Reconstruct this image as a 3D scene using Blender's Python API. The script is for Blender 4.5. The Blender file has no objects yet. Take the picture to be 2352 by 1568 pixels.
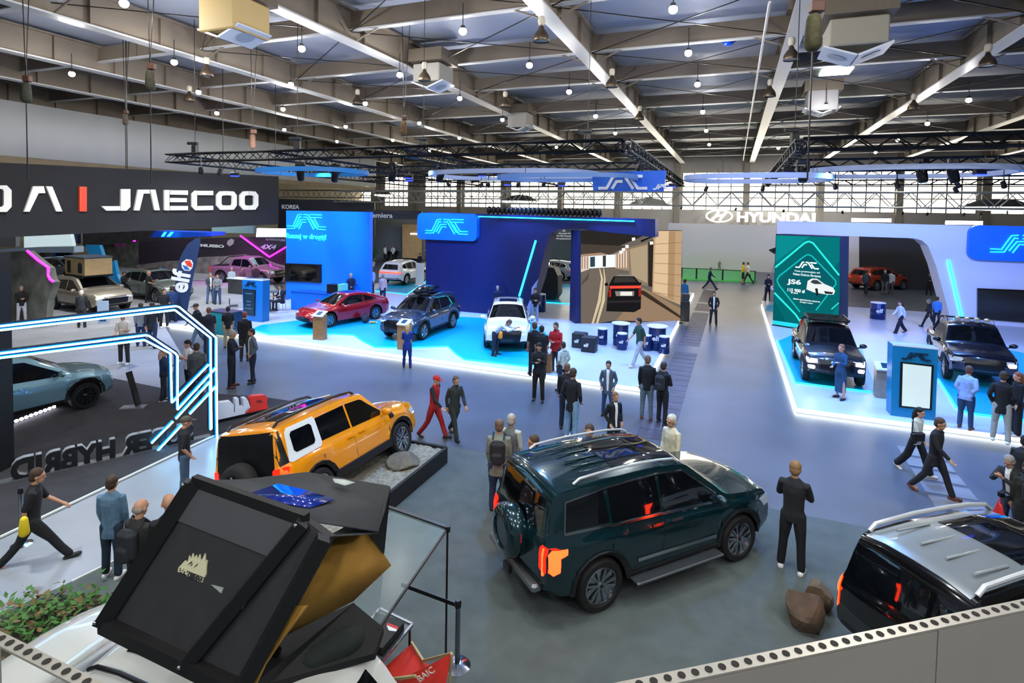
import bpy, bmesh, math, random
from mathutils import Vector, Matrix
from mathutils.bvhtree import BVHTree
R=math.radians; PI=math.pi
SC=bpy.context.scene; COL=SC.collection
# ---- camera model (image 2352x1568) ----
F=1280.; HC=5.7; PX,PY=1176.,545.; P=R(2.4); RO=0.018
cp,sp,cr,sr=math.cos(P),math.sin(P),math.cos(RO),math.sin(RO)
FW=(0,cp,-sp); U0=(0,sp,cp)
RT=(cr,sr*U0[1],sr*U0[2]); UP=(-sr,cr*U0[1],cr*U0[2])
def ray(px,py):
    a=(px-PX)/F; b=(PY-py)/F
    return tuple(FW[i]+a*RT[i]+b*UP[i] for i in range(3))
def G(px,py,z=0.):
    d=ray(px,py); t=(z-HC)/d[2]; return Vector((d[0]*t,d[1]*t,z))
def D(px,py,Y):
    d=ray(px,py); t=Y/d[1]; return Vector((d[0]*t,Y,HC+d[2]*t))
def onplane(px,py,p0,n):
    d=Vector(ray(px,py)); c=Vector((0,0,HC)); n=Vector(n)
    t=(Vector(p0)-c).dot(n)/d.dot(n); return c+d*t
TH=R(-21.6)
U=Vector((math.cos(TH),math.sin(TH),0)); V=Vector((-math.sin(TH),math.cos(TH),0))
cam=bpy.data.cameras.new('camera'); co=bpy.data.objects.new('camera',cam); COL.objects.link(co)
co.matrix_world=Matrix(((RT[0],UP[0],-FW[0],0),(RT[1],UP[1],-FW[1],0),(RT[2],UP[2],-FW[2],HC),(0,0,0,1)))
cam.sensor_width=36; cam.lens=F/2352*36; cam.shift_y=-(784-PY)/2352; cam.clip_end=400; cam.clip_start=.05
SC.camera=co
SC.view_settings.view_transform='Standard'; SC.view_settings.look='None'; SC.view_settings.gamma=1
SC.view_settings.use_curve_mapping=False
cy_=SC.cycles; cy_.max_bounces=4; cy_.diffuse_bounces=2; cy_.glossy_bounces=2; cy_.transmission_bounces=2; cy_.transparent_max_bounces=6; cy_.caustics_reflective=False; cy_.caustics_refractive=False; cy_.use_adaptive_sampling=True; cy_.adaptive_threshold=.08; cy_.adaptive_min_samples=8; cy_.use_denoising=True; cy_.sample_clamp_indirect=4
# ---- materials ----
MC={}
def lin(h):
    h=h.lstrip('#'); c=[int(h[i:i+2],16)/255 for i in (0,2,4)]
    return tuple(x/12.92 if x<=.04045 else ((x+.055)/1.055)**2.4 for x in c)+(1,)
def M(h,rough=.5,metal=0,em=0,coat=0,noise=0,nscale=8,alpha=1,bump=0,emh=None,name=None,trans=0):
    k=(h,rough,metal,em,coat,noise,nscale,alpha,bump,emh,trans)
    if k in MC: return MC[k]
    m=bpy.data.materials.new(name or 'surface'); m.use_nodes=True; nt=m.node_tree; b=nt.nodes['Principled BSDF']
    c=lin(h); b.inputs['Base Color'].default_value=c; b.inputs['Roughness'].default_value=rough
    b.inputs['Metallic'].default_value=metal
    if coat: b.inputs['Coat Weight'].default_value=coat; b.inputs['Coat Roughness'].default_value=.03
    if em: b.inputs['Emission Color'].default_value=lin(emh or h); b.inputs['Emission Strength'].default_value=em
    if em and h=='#000000': b.inputs['Specular IOR Level'].default_value=0
    if alpha<1: b.inputs['Alpha'].default_value=alpha
    if trans: b.inputs['Transmission Weight'].default_value=trans
    if noise or bump:
        tc=nt.nodes.new('ShaderNodeTexCoord'); n=nt.nodes.new('ShaderNodeTexNoise'); n.inputs['Scale'].default_value=nscale; n.inputs['Detail'].default_value=4
        nt.links.new(tc.outputs['Object'],n.inputs['Vector'])
        if noise:
            mx=nt.nodes.new('ShaderNodeMix'); mx.data_type='RGBA'
            mr=nt.nodes.new('ShaderNodeMapRange'); mr.inputs[1].default_value=.3; mr.inputs[2].default_value=.7
            nt.links.new(n.outputs['Fac'],mr.inputs[0]); nt.links.new(mr.outputs[0],mx.inputs[0])
            mx.inputs[6].default_value=tuple(x*(1-noise) for x in c[:3])+(1,); mx.inputs[7].default_value=tuple(min(1,x*(1+noise)) for x in c[:3])+(1,)
            nt.links.new(mx.outputs[2],b.inputs['Base Color'])
        if bump:
            bp=nt.nodes.new('ShaderNodeBump'); bp.inputs['Strength'].default_value=bump; bp.inputs['Distance'].default_value=.02
            nt.links.new(n.outputs['Fac'],bp.inputs['Height']); nt.links.new(bp.outputs[0],b.inputs['Normal'])
    MC[k]=m; return m
def glow(h,s): return M(h,.5,0,s)
# ---- objects ----
def tag(o,label=None,cat=None,group=None,kind=None):
    if label: o['label']=label
    if cat: o['category']=cat
    if group: o['group']=group
    if kind: o['kind']=kind
    return o
def thing(name,label,cat,loc=(0,0,0),rz=0,group=None):
    o=bpy.data.objects.new(name,None); COL.objects.link(o); o.location=loc; o.rotation_euler=(0,0,rz); o.empty_display_size=.2
    return tag(o,label,cat,group)
class MB:
    def __init__(s,M=None): s.v=[];s.f=[];s.mi=[];s.M=M or Matrix()
    def add(s,vs,fs,m=0):
        n=len(s.v); s.v+=[tuple(s.M@Vector(v)) for v in vs]; s.f+=[tuple(i+n for i in f) for f in fs]; s.mi+=[m]*len(fs); return s
    def box(s,c,d,m=0,rz=0,bev=0):
        x,y,z=[a/2 for a in d]
        if bev:
            b=bev; prof=[(x-b,-y),(x,-y+b),(x,y-b),(x-b,y),(-x+b,y),(-x,y-b),(-x,-y+b),(-x+b,-y)]
            vs=[]
            for zz,k in ((-z,1),(-z+b,0),(z-b,0),(z,1)):
                for (a,q) in prof: vs.append((a-(b*(1 if a>0 else -1) if k else 0),q-(b*(1 if q>0 else -1) if k else 0),zz))
            fs=[tuple(reversed(range(8))),tuple(range(24,32))]
            for j in range(3):
                for i in range(8): fs.append((j*8+i,j*8+(i+1)%8,j*8+8+(i+1)%8,j*8+8+i))
        else:
            vs=[(a,b,e) for e in (-z,z) for a,b in ((-x,-y),(x,-y),(x,y),(-x,y))]
            fs=[(3,2,1,0),(4,5,6,7),(0,1,5,4),(1,2,6,5),(2,3,7,6),(3,0,4,7)]
        T=Matrix.Translation(c)@Matrix.Rotation(rz,4,'Z')
        return s.add([T@Vector(v) for v in vs],fs,m)
    def bar(s,p,q,w=.05,h=None,m=0):
        p=Vector(p);q=Vector(q);d=q-p; L=d.length
        if L<1e-6: return s
        h=h or w; zx=d.normalized(); up=Vector((0,0,1)) if abs(zx.z)<.99 else Vector((0,1,0))
        sx=zx.cross(up).normalized(); sy=sx.cross(zx)
        vs=[]
        for e in (p,q):
            for a,b in ((-1,-1),(1,-1),(1,1),(-1,1)): vs.append(e+sx*a*w/2+sy*b*h/2)
        return s.add(vs,[(0,1,2,3),(7,6,5,4),(0,4,5,1),(1,5,6,2),(2,6,7,3),(3,7,4,0)],m)
    def tube(s,pts,r,n=8,m=0,closed=False,sy=1):
        pts=[Vector(p) for p in pts]; k=len(pts); rs=r if isinstance(r,(list,tuple)) else [r]*k
        vs=[];fs=[]; prev=None
        for i,p in enumerate(pts):
            a=pts[(i-1)%k] if (i>0 or closed) else p; b=pts[(i+1)%k] if (i<k-1 or closed) else p
            t=(b-a).normalized()
            if prev is None:
                up=Vector((0,0,1)) if abs(t.z)<.9 else Vector((1,0,0)); x=t.cross(up).normalized()
            else: x=(prev-t*prev.dot(t)).normalized()
            prev=x; y=t.cross(x)
            for j in range(n):
                an=2*PI*j/n; vs.append(p+x*math.cos(an)*rs[i]+y*math.sin(an)*rs[i]*sy)
        for i in range(k if closed else k-1):
            i2=(i+1)%k
            for j in range(n): fs.append((i*n+j,i*n+(j+1)%n,i2*n+(j+1)%n,i2*n+j))
        if not closed: fs+=[tuple(reversed(range(n))),tuple(range((k-1)*n,k*n))]
        return s.add(vs,fs,m)
    def lathe(s,prof,c=(0,0,0),n=16,m=0,T=None):
        T=(Matrix.Translation(c) if T is None else T); vs=[];fs=[];k=len(prof)
        for r,z in prof:
            for j in range(n): a=2*PI*j/n; vs.append(T@Vector((r*math.cos(a),r*math.sin(a),z)))
        for i in range(k-1):
            for j in range(n): fs.append((i*n+j,i*n+(j+1)%n,(i+1)*n+(j+1)%n,(i+1)*n+j))
        fs+=[tuple(reversed(range(n))),tuple(range((k-1)*n,k*n))]
        return s.add(vs,fs,m)
    def ell(s,c,r,n=12,k=8,m=0,T=None):
        T=T or Matrix(); vs=[];fs=[]
        for i in range(1,k):
            ph=PI*i/k
            for j in range(n): a=2*PI*j/n; vs.append((math.sin(ph)*math.cos(a)*r[0],math.sin(ph)*math.sin(a)*r[1],-math.cos(ph)*r[2]))
        b=len(vs); vs+=[(0,0,-r[2]),(0,0,r[2])]
        for i in range(k-2):
            for j in range(n): fs.append((i*n+j,i*n+(j+1)%n,(i+1)*n+(j+1)%n,(i+1)*n+j))
        for j in range(n): fs.append((b,(j+1)%n,j)); fs.append((b+1,(k-2)*n+j,(k-2)*n+(j+1)%n))
        return s.add([Vector(c)+T@Vector(v) for v in vs],fs,m)
    def prism(s,poly,z0,z1,m=0,T=None,side=None):
        T=T or Matrix(); n=len(poly)
        ar=sum(poly[i][0]*poly[(i+1)%n][1]-poly[(i+1)%n][0]*poly[i][1] for i in range(n))
        if ar<0: poly=list(reversed(poly))
        vs=[T@Vector((x,y,z0)) for x,y in poly]+[T@Vector((x,y,z1)) for x,y in poly]
        s.add(vs,[tuple(range(n,2*n))],m); k=len(s.v)-2*n
        fs=[tuple(reversed(range(n)))]+[(i,(i+1)%n,n+(i+1)%n,n+i) for i in range(n)]
        s.f+=[tuple(i+k for i in f) for f in fs]; s.mi+=[m if side is None else side]*len(fs); return s
    def ribbon(s,pts,w,z0,z1,m=0,T=None):
        # mitred flat stroke
        pts=[Vector((p[0],p[1])) for p in pts]; L=[];Rr=[]
        for i,p in enumerate(pts):
            d1=(p-pts[i-1]).normalized() if i else None; d2=(pts[i+1]-p).normalized() if i<len(pts)-1 else None
            if d1 is None: d1=d2
            if d2 is None: d2=d1
            n1=Vector((-d1.y,d1.x)); n2=Vector((-d2.y,d2.x)); n=(n1+n2).normalized(); k=w/2/max(.35,n.dot(n1))
            L.append(p+n*k); Rr.append(p-n*k)
        for i in range(len(pts)-1):
            s.prism([L[i],Rr[i],Rr[i+1],L[i+1]],z0,z1,m,T)
        return s
    def mesh(s,name,mats,smooth=None):
        me=bpy.data.meshes.new(name); me.from_pydata(s.v,[],s.f)
        for m in (mats if isinstance(mats,(list,tuple)) else [mats]): me.materials.append(m)
        me.polygons.foreach_set('material_index',s.mi)
        if smooth:
            me.polygons.foreach_set('use_smooth',[True]*len(me.polygons)); me.set_sharp_from_angle(angle=R(smooth))
        me.validate(); me.update(); return me
    def build(s,name,mats,parent=None,smooth=None,label=None,cat=None,group=None,kind=None):
        o=bpy.data.objects.new(name,s.mesh(name,mats,smooth)); COL.objects.link(o); o.parent=parent
        return tag(o,label,cat,group,kind)
def dup(o,parent=None,loc=None,rz=None,label=None):
    c=o.copy(); COL.objects.link(c); c.parent=parent
    if loc is not None: c.location=loc
    if rz is not None: c.rotation_euler=(0,0,rz)
    if label: c['label']=label
    for ch in list(KIDS(o)): dup(ch,c)
    return c
def KIDS(o): return [x for x in COL.objects if x.parent==o]
def frame(o,x,y=None,z=(0,0,1)):
    "matrix with origin o, local x axis along x, local y up z (for upright 2D drawings): returns X->x, Y->z, Z->normal"
    X=Vector(x).normalized(); Y=Vector(z).normalized(); Z=X.cross(Y).normalized(); Y=Z.cross(X)
    return Matrix(((X.x,Y.x,Z.x,o[0]),(X.y,Y.y,Z.y,o[1]),(X.z,Y.z,Z.z,o[2]),(0,0,0,1)))
FONTC=[0]
def text(s,size,mat,T,depth=.02,name='lettering',parent=None,bold=0.,sx=1,align='LEFT',space=1,shear=0,label=None,cat=None,group=None):
    cu=bpy.data.curves.new('t','FONT'); cu.body=s; cu.size=size; cu.extrude=depth/2; cu.offset=bold; cu.align_x=align; cu.space_character=space; cu.shear=shear; cu.resolution_u=3
    o=bpy.data.objects.new('t',cu); me=bpy.data.meshes.new_from_object(o)
    me.transform(Matrix.Diagonal((sx,1,1,1))); me.transform(T); me.materials.clear(); me.materials.append(mat); me.name=name
    bpy.data.objects.remove(o); bpy.data.curves.remove(cu)
    ob=bpy.data.objects.new(name,me); COL.objects.link(ob); ob.parent=parent
    return tag(ob,label,cat,group)
JL=[[(0,.08),(.6,.08),(1.05,.92),(1.3,.92)],[(.98,.03),(1.3,.56),(1.72,.56)],[(1.5,.92),(1.88,.92),(2.48,.03)],[(2.12,.92),(3.1,.92)],[(2.36,.7),(2.8,.08),(3.45,.08)]]
def jaclogo(mb,T,h,w=.15,z0=0,z1=.03,m=0,outline=False):
    for st in JL:
        pts=[(x*h,y*h) for x,y in st]
        if outline:
            for sg in (-1,1):
                q=[]
                for i,p in enumerate(pts):
                    a=Vector(pts[max(0,i-1)]);b=Vector(pts[min(len(pts)-1,i+1)]); d=(b-a).normalized(); q.append((p[0]-d.y*sg*w*h*.5,p[1]+d.x*sg*w*h*.5))
                mb.ribbon(q,w*h*.3,z0,z1,m,T)
        else: mb.ribbon(pts,w*h,z0,z1,m,T)
    return mb
# ---- cars ----
GLASS=M('#0a0d12',.04,0,coat=1,name='tinted glass'); BLK=M('#0b0c0e',.35,name='black trim'); CHR=M('#c9ccd2',.14,1,name='chrome'); TYRE=M('#0c0c0d',.75,name='tyre rubber',noise=.2,nscale=30)
PLAST=M('#15171a',.6,name='dark plastic'); ALLOY=M('#aab0b8',.25,1,name='alloy')
def interp(pts,x):
    if x<=pts[0][0]: return pts[0][1]
    for (a,b),(c,d) in zip(pts,pts[1:]):
        if x<=c: return b+(d-b)*(x-a)/(c-a+1e-9)
    return pts[-1][1]
WHEELS={}
def wheel_meshes(r,style,hi):
    k=(r,style,hi)
    if k in WHEELS: return WHEELS[k]
    n=40 if hi else 20; w=.235; ri=r*.70
    T=Matrix.Rotation(PI/2,4,'X')   # axis z -> -y (outer side +z => -y)
    ty=MB(); ty.lathe([(ri,-w/2+.02),(ri+.02,-w/2),(r-.03,-w/2),(r-.005,-w/2+.03),(r,0),(r-.005,w/2-.03),(r-.03,w/2),(ri+.02,w/2),(ri,w/2-.02),(ri-.01,w/2-.09),(.02,w/2-.1)],n=n,T=T)
    rm=MB(); rm.lathe([(ri-.005,w/2-.1),(ri,w/2-.015),(ri-.018,w/2-.008),(ri-.03,w/2-.06)],n=n,T=T)
    rm.lathe([(.001,w/2-.06),(.055,w/2-.06),(.06,w/2-.03),(.04,w/2-.015),(.001,w/2-.013)],n=14,T=T)
    ns={'multi':6,'five':5,'six':6,'dark':5}[style]
    for i in range(ns):
        for sg in (-1,1):
            a=2*PI*i/ns; b=a+sg*(.2 if style!='five' else .24)
            p=Vector((math.cos(a+sg*.1)*.05,math.sin(a+sg*.1)*.05,w/2-.035)); q=Vector((math.cos(b)*(ri-.015),math.sin(b)*(ri-.015),w/2-.02))
            d=(q-p).normalized(); s=Vector((-d.y,d.x,0)); z=Vector((0,0,.02)); wa,wb=.018,.03 if style!='multi' else .026
            vs=[p-s*wa-z,p+s*wa-z,q+s*wb-z,q-s*wb-z,p-s*wa*.6+z*.2,p+s*wa*.6+z*.2,q+s*wb*.7+z*.2,q-s*wb*.7+z*.2]
            rm.add([T@v for v in vs],[(3,2,1,0),(4,5,6,7),(0,1,5,4),(1,2,6,5),(2,3,7,6),(3,0,4,7)])
    hub=MB(); hub.lathe([(.03,w/2-.02),(.028,w/2-.008),(.001,w/2-.006)],n=12,T=T)
    tm=ty.mesh('tyre',TYRE,40); am=rm.mesh('rim',ALLOY if style!='dark' else M('#3a3d42',.3,.8,name='dark alloy'),35); hm=hub.mesh('hub_cap',BLK,30)
    WHEELS[k]=(tm,am,hm); return WHEELS[k]
def put(me,name,parent,loc=(0,0,0),rot=(0,0,0)):
    o=bpy.data.objects.new(name,me); COL.objects.link(o); o.parent=parent; o.location=loc; o.rotation_euler=rot; return o
class Car:
    def __init__(s,name,label,sp,loc,rz,lod=1,pitch=0,group=None,cat='car'):
        s.sp=sp; s.lod=lod
        s.root=thing(name,label,cat,loc,rz,group)
        if pitch: s.root.rotation_euler=(0,-pitch,rz)
        s.paint=M(sp['col'],sp.get('rough',.28),sp.get('metal',.35),coat=1,name='car paint')
        s.body(); s.wheels()
    def body(s):
        sp=s.sp; L,W=sp['L'],sp['W']; hw=W/2; xf,xr=sp['xf'],sp['xr']; Ra=sp['r']+.07; top=sp['top']; zc=sp['r']
        xs=set()
        st=.06 if s.lod==2 else .1 if s.lod==1 else .16
        n=int(L/st)
        for i in range(n+1): xs.add(round(-L/2+L*i/n,4))
        for c in (xf,xr):
            na=14 if s.lod else 8
            xs={x for x in xs if abs(x-c)>Ra+.02}
            for i in range(na+1): xs.add(round(c-Ra*math.cos(PI*i/na),4))
            xs|={c-Ra-.004,c+Ra+.004}
        for e in (.02,.05,.1,.16,.24): xs|={L/2-e,-L/2+e}
        for a,b in top: 
            for e in (-.025,.025): xs.add(round(max(-L/2,min(L/2,a+e)),4))
        xs=sorted(x for x in xs if -L/2<=x<=L/2); out=[xs[0]]
        for x in xs[1:]:
            if x-out[-1]>.0035: out.append(x)
        xs=out
        sm=sp.get('sm',.05)
        def zt(x): return sum(interp(top,x+d*sm) for d in (-1,-.5,0,.5,1))/5
        sill=sp.get('sill',.3)
        def zb(x):
            z=interp([(-L/2,sill+.16),(-L/2+.25,sill+.03),(-L/2+.5,sill),(L/2-.5,sill),(L/2-.2,sill+.02),(L/2,sill+.12)],x)
            for c in (xf,xr):
                if abs(x-c)<=Ra+1e-3: z=max(z,zc+math.sqrt(max(0,Ra*Ra-(x-c)**2)))
            return z
        belt=sp['belt']; tum=sp.get('tumble',.2); Hh=max(b for a,b in top)
        rows=[]; NH=17
        pw=sp.get('plan',[(-L/2,.93),(-L/2+.3,1),(L/2-.6,1),(L/2,.88)])
        fb,rb=sp.get('fbow',.14),sp.get('rbow',.08)
        def warp(x,y,z):
            t=min(1,abs(y)/hw); k=max(0,(x-(L/2-.55))/.55); x-=fb*k*t**2.2
            k2=max(0,((-L/2+.5)-x)/.5); x+=rb*k2*t**2.4; return x
        for x in xs:
            w=hw*interp(pw,x); t=zt(x); b=zb(x); zs=min(interp(belt,x),t-.03); fr=max(0,min(1,(t-zs)/(Hh-interp(belt,x))))
            # gentle hip over wheels
            hip=sum(.02*math.exp(-((x-c)/.45)**2) for c in (xf,xr))
            w2=w+hip-.02; wt=w2-.04-tum*fr; h=zs-b; r=min(.10,.5*(t-zs)+.015)
            ring=[(0,b),(w2*.78,b),(w2-.07,b),(w2-.02,b+.02+.02*h),(w2+.0,b+.25*h),(w2-.012,b+.45*h),(w2+.004,b+.62*h),(w2-.004,b+.8*h),(w2-.02,b+.93*h),(w2-.05,zs+.005)]
            e=t-r*1.1
            for q in (.33,.66,1): ring.append((w2-.05+(wt-(w2-.05))*q*.97,zs+(e-zs)*q))
            ring+= [(wt-.03,t-.38*r),(wt-.13,t-.02),(wt*.5,t+.018),(0,t+.028)]
            rows.append([(warp(x,y,z),y,z) for y,z in ring])
        mb=MB(); vs=[];fs=[];mi=[]
        nR=NH
        for rg in rows: vs+=rg
        base=len(vs)
        for rg in rows: vs+=[(x,-y,z) for x,y,z in rg]
        k=len(rows)
        for i in range(k-1):
            for j in range(nR-1):
                a,b2,c,d=i*nR+j,i*nR+j+1,(i+1)*nR+j+1,(i+1)*nR+j
                m=1 if j<3 else 0
                fs.append((a,b2,c,d)); mi.append(m); fs.append((base+a,base+d,base+c,base+b2)); mi.append(m)
        # caps
        for e in (0,k-1):
            rg=rows[e]; x0=xs[e]; nc=6; grid=[]
            for j in range(nR):
                y0,z0=rg[j][1],rg[j][2]; row=[]
                for q in range(-nc,nc+1):
                    y=y0*q/nc; bz=.0
                    row.append(len(vs)); vs.append((warp(x0,y,z0),y,z0))
                grid.append(row)
            for j in range(nR-1):
                for q in range(2*nc):
                    a,b2,c,d=grid[j][q],grid[j][q+1],grid[j+1][q+1],grid[j+1][q]
                    fs.append((a,b2,c,d) if e else (d,c,b2,a)); mi.append(0)
        mb.v=vs;mb.f=fs;mb.mi=mi
        me=bpy.data.meshes.new('body'); me.from_pydata(vs,[],fs)
        me.materials.append(s.paint); me.materials.append(BLK); me.polygons.foreach_set('material_index',mi)
        bm=bmesh.new(); bm.from_mesh(me); bmesh.ops.remove_doubles(bm,verts=bm.verts,dist=.0012); bmesh.ops.recalc_face_normals(bm,faces=bm.faces)
        s.bvh=BVHTree.FromBMesh(bm); bm.to_mesh(me); bm.free()
        me.polygons.foreach_set('use_smooth',[True]*len(me.polygons)); me.set_sharp_from_angle(angle=R(38)); me.update()
        s.bo=bpy.data.objects.new('body',me); COL.objects.link(s.bo); s.bo.parent=s.root
        s.zt=zt; s.xs=xs
    def decal(s,side,polys,mat,name,off=.006,parent=None,both=False,g=None,label=None):
        g=g or (.12 if s.lod<2 else .08); out=[]
        if isinstance(polys[0][0],(int,float)): polys=[polys]
        sides=[side]+(['L' if side=='R' else 'R'] if both else [])
        for sd in sides:
            V2=[];F2=[]
            dr={'R':Vector((0,1,0)),'L':Vector((0,-1,0)),'F':Vector((-1,0,0)),'B':Vector((1,0,0)),'T':Vector((0,0,-1))}[sd]
            for poly in polys:
                bm=bmesh.new(); vv=[bm.verts.new((p[0],p[1],0)) for p in poly]; bm.faces.new(vv)
                mnx,mxx=min(p[0] for p in poly),max(p[0] for p in poly); mny,mxy=min(p[1] for p in poly),max(p[1] for p in poly)
                for ax,lo,hi in ((0,mnx,mxx),(1,mny,mxy)):
                    kk=int((hi-lo)/g)
                    for i in range(1,kk+1):
                        c=lo+(hi-lo)*i/(kk+1); co_=(c,0,0) if ax==0 else (0,c,0); no=(1,0,0) if ax==0 else (0,1,0)
                        bmesh.ops.bisect_plane(bm,geom=bm.verts[:]+bm.edges[:]+bm.faces[:],plane_co=co_,plane_no=no,dist=1e-5)
                bm.verts.index_update(); pos=[]
                for v in bm.verts:
                    a,b=v.co.x,v.co.y
                    o={'R':Vector((a,-4,b)),'L':Vector((a,4,b)),'F':Vector((6,a,b)),'B':Vector((-6,a,b)),'T':Vector((a,b,6))}[sd]
                    h=s.bvh.ray_cast(o,dr)
                    if h[0] is None:
                        o2=o+dr*(3.1 if sd in 'RL' else 3.8 if sd in 'FB' else 4.5); h=s.bvh.find_nearest(o2)
                    nn=h[1]; 
                    if nn.dot(dr)>0: nn=-nn
                    pos.append((h[0],(nn*.6-dr*.4).normalized()))
                n0=len(V2); nv=len(pos)
                V2+=[tuple(p+n*off) for p,n in pos]+[tuple(p-n*.012) for p,n in pos]
                flip=bm.faces[:] and False
                for f in bm.faces:
                    ids=[v.index for v in f.verts]; p=[Vector(V2[n0+i]) for i in ids]
                    nr=(p[1]-p[0]).cross(p[2]-p[0]); 
                    if nr.dot(dr)>0: ids=ids[::-1]
                    F2.append([n0+i for i in ids])
                for e in bm.edges:
                    if len(e.link_faces)==1: i,j=e.verts[0].index,e.verts[1].index; F2.append([n0+i,n0+j,n0+nv+j,n0+nv+i])
                bm.free()
            me=bpy.data.meshes.new(name); me.from_pydata(V2,[],F2); me.materials.append(mat)
            me.polygons.foreach_set('use_smooth',[True]*len(me.polygons)); me.set_sharp_from_angle(angle=R(30)); me.update()
            o=bpy.data.objects.new(name,me); COL.objects.link(o); o.parent=parent or s.root
            if label: o['label']=label
            out.append(o)
        return out
    def wheels(s):
        sp=s.sp; r=sp['r']; tm,am,hm=wheel_meshes(r,sp.get('wheel','five'),s.lod==2)
        for x in (sp['xf'],sp['xr']):
            for sd in (-1,1):
                y=sd*(sp['W']/2-.125)
                w=put(tm,'wheel',s.root,(x,y,r),(0,0,0 if sd<0 else PI))
                if s.lod: put(am,'rim',w); put(hm,'hub_cap',w)
                else: put(am,'rim',w)
    def mirror(s,x,z,mat=None,sz=1.):
        for sd in (-1,1):
            y=sd*(s.sp['W']/2+.07); m=MB()
            m.ell((x,y+sd*.03,z+.03),(.07*sz,.13*sz,.085*sz),10,6); m.bar((x,y-sd*.14,z-.05),(x,y,z-.01),.05,.04)
            m.build('mirror',mat or s.paint,s.root,40)
    def rails(s,x0,x1,y,z,mat,h=.05,r=.02):
        for sd in (-1,1):
            m=MB(); zz=lambda x:s.zt(x)
            pts=[(x0-.05,sd*y,zz(x0)-.01),(x0+.06,sd*y,zz(x0)+h)]+[(x0+.06+(x1-x0-.12)*i/6,sd*y,zz(x0+(x1-x0)*i/6)+h) for i in range(1,7)]+[(x1+.05,sd*y,zz(x1)-.01)]
            m.tube(pts,r,8); m.build('roof_rail',mat,s.root,40)
    def handles(s,xs,z,mat):
        for x in xs:
            for sd in 'RL':
                s.decal(sd,[(x-.11,z-.018),(x+.11,z-.018),(x+.11,z+.018),(x-.11,z+.018)],mat,'door_handle',off=.03)
def rp(x0,z0,x1,z1,c=.03):
    return [(x0+c,z0),(x1-c,z0),(x1,z0+c),(x1,z1-c),(x1-c,z1),(x0+c,z1),(x0,z1-c),(x0,z0+c)]
def strip(x0,z0,x1,z1,w=.012):
    d=Vector((x1-x0,z1-z0)).normalized(); n=Vector((-d.y,d.x))*w/2
    return [(x0+n.x,z0+n.y),(x0-n.x,z0-n.y),(x1-n.x,z1-n.y),(x1+n.x,z1+n.y)]
SUVBOX=dict(L=4.70,W=1.94,r=.39,xf=1.42,xr=-1.40,sill=.36,wheel='multi',sm=.05,tumble=.17,
  top=[(-2.35,.98),(-2.33,1.12),(-2.30,1.2),(-2.16,1.78),(-2.05,1.84),(-1.2,1.89),(-.2,1.88),(.35,1.82),(1.08,1.26),(1.2,1.2),(2.0,1.11),(2.25,1.04),(2.33,.9),(2.35,.8)],
  belt=[(-2.35,1.16),(0,1.12),(1.2,1.09),(2.35,.98)],fbow=.16,rbow=.07)
SUV=dict(L=4.5,W=1.88,r=.36,xf=1.38,xr=-1.30,sill=.3,wheel='five',sm=.07,tumble=.24,
  top=[(-2.25,.86),(-2.22,1.0),(-2.12,1.12),(-1.82,1.52),(-1.6,1.62),(-.8,1.69),(0,1.68),(.3,1.62),(1.05,1.12),(1.2,1.06),(1.9,.98),(2.15,.9),(2.23,.75),(2.25,.62)],
  belt=[(-2.25,1.08),(-1,1.02),(1.2,.95),(2.25,.82)],fbow=.2,rbow=.14)
SEDAN=dict(L=4.75,W=1.84,r=.34,xf=1.42,xr=-1.33,sill=.22,wheel='five',sm=.1,tumble=.3,
  top=[(-2.37,.78),(-2.34,.93),(-2.25,1.06),(-1.95,1.1),(-1.2,1.36),(-.6,1.47),(0,1.47),(.3,1.42),(1.15,1.0),(1.3,.95),(1.9,.84),(2.2,.74),(2.34,.6),(2.37,.5)],
  belt=[(-2.37,1.0),(-1,.94),(1.2,.86),(2.37,.7)],fbow=.26,rbow=.2)
PICK=dict(L=5.3,W=1.95,r=.40,xf=1.75,xr=-1.55,sill=.42,wheel='six',sm=.05,tumble=.2,
  top=[(-2.65,1.0),(-2.62,1.16),(-.98,1.2),(-.94,1.25),(-.72,1.78),(-.5,1.86),(.3,1.88),(.62,1.8),(1.22,1.28),(1.36,1.22),(2.2,1.12),(2.52,1.04),(2.63,.88),(2.65,.74)],
  belt=[(-2.65,1.1),(-.9,1.12),(1.3,1.1),(2.65,.96)],fbow=.18,rbow=.04)
def spec(b,**k): d=dict(b); d.update(k); return d
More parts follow.
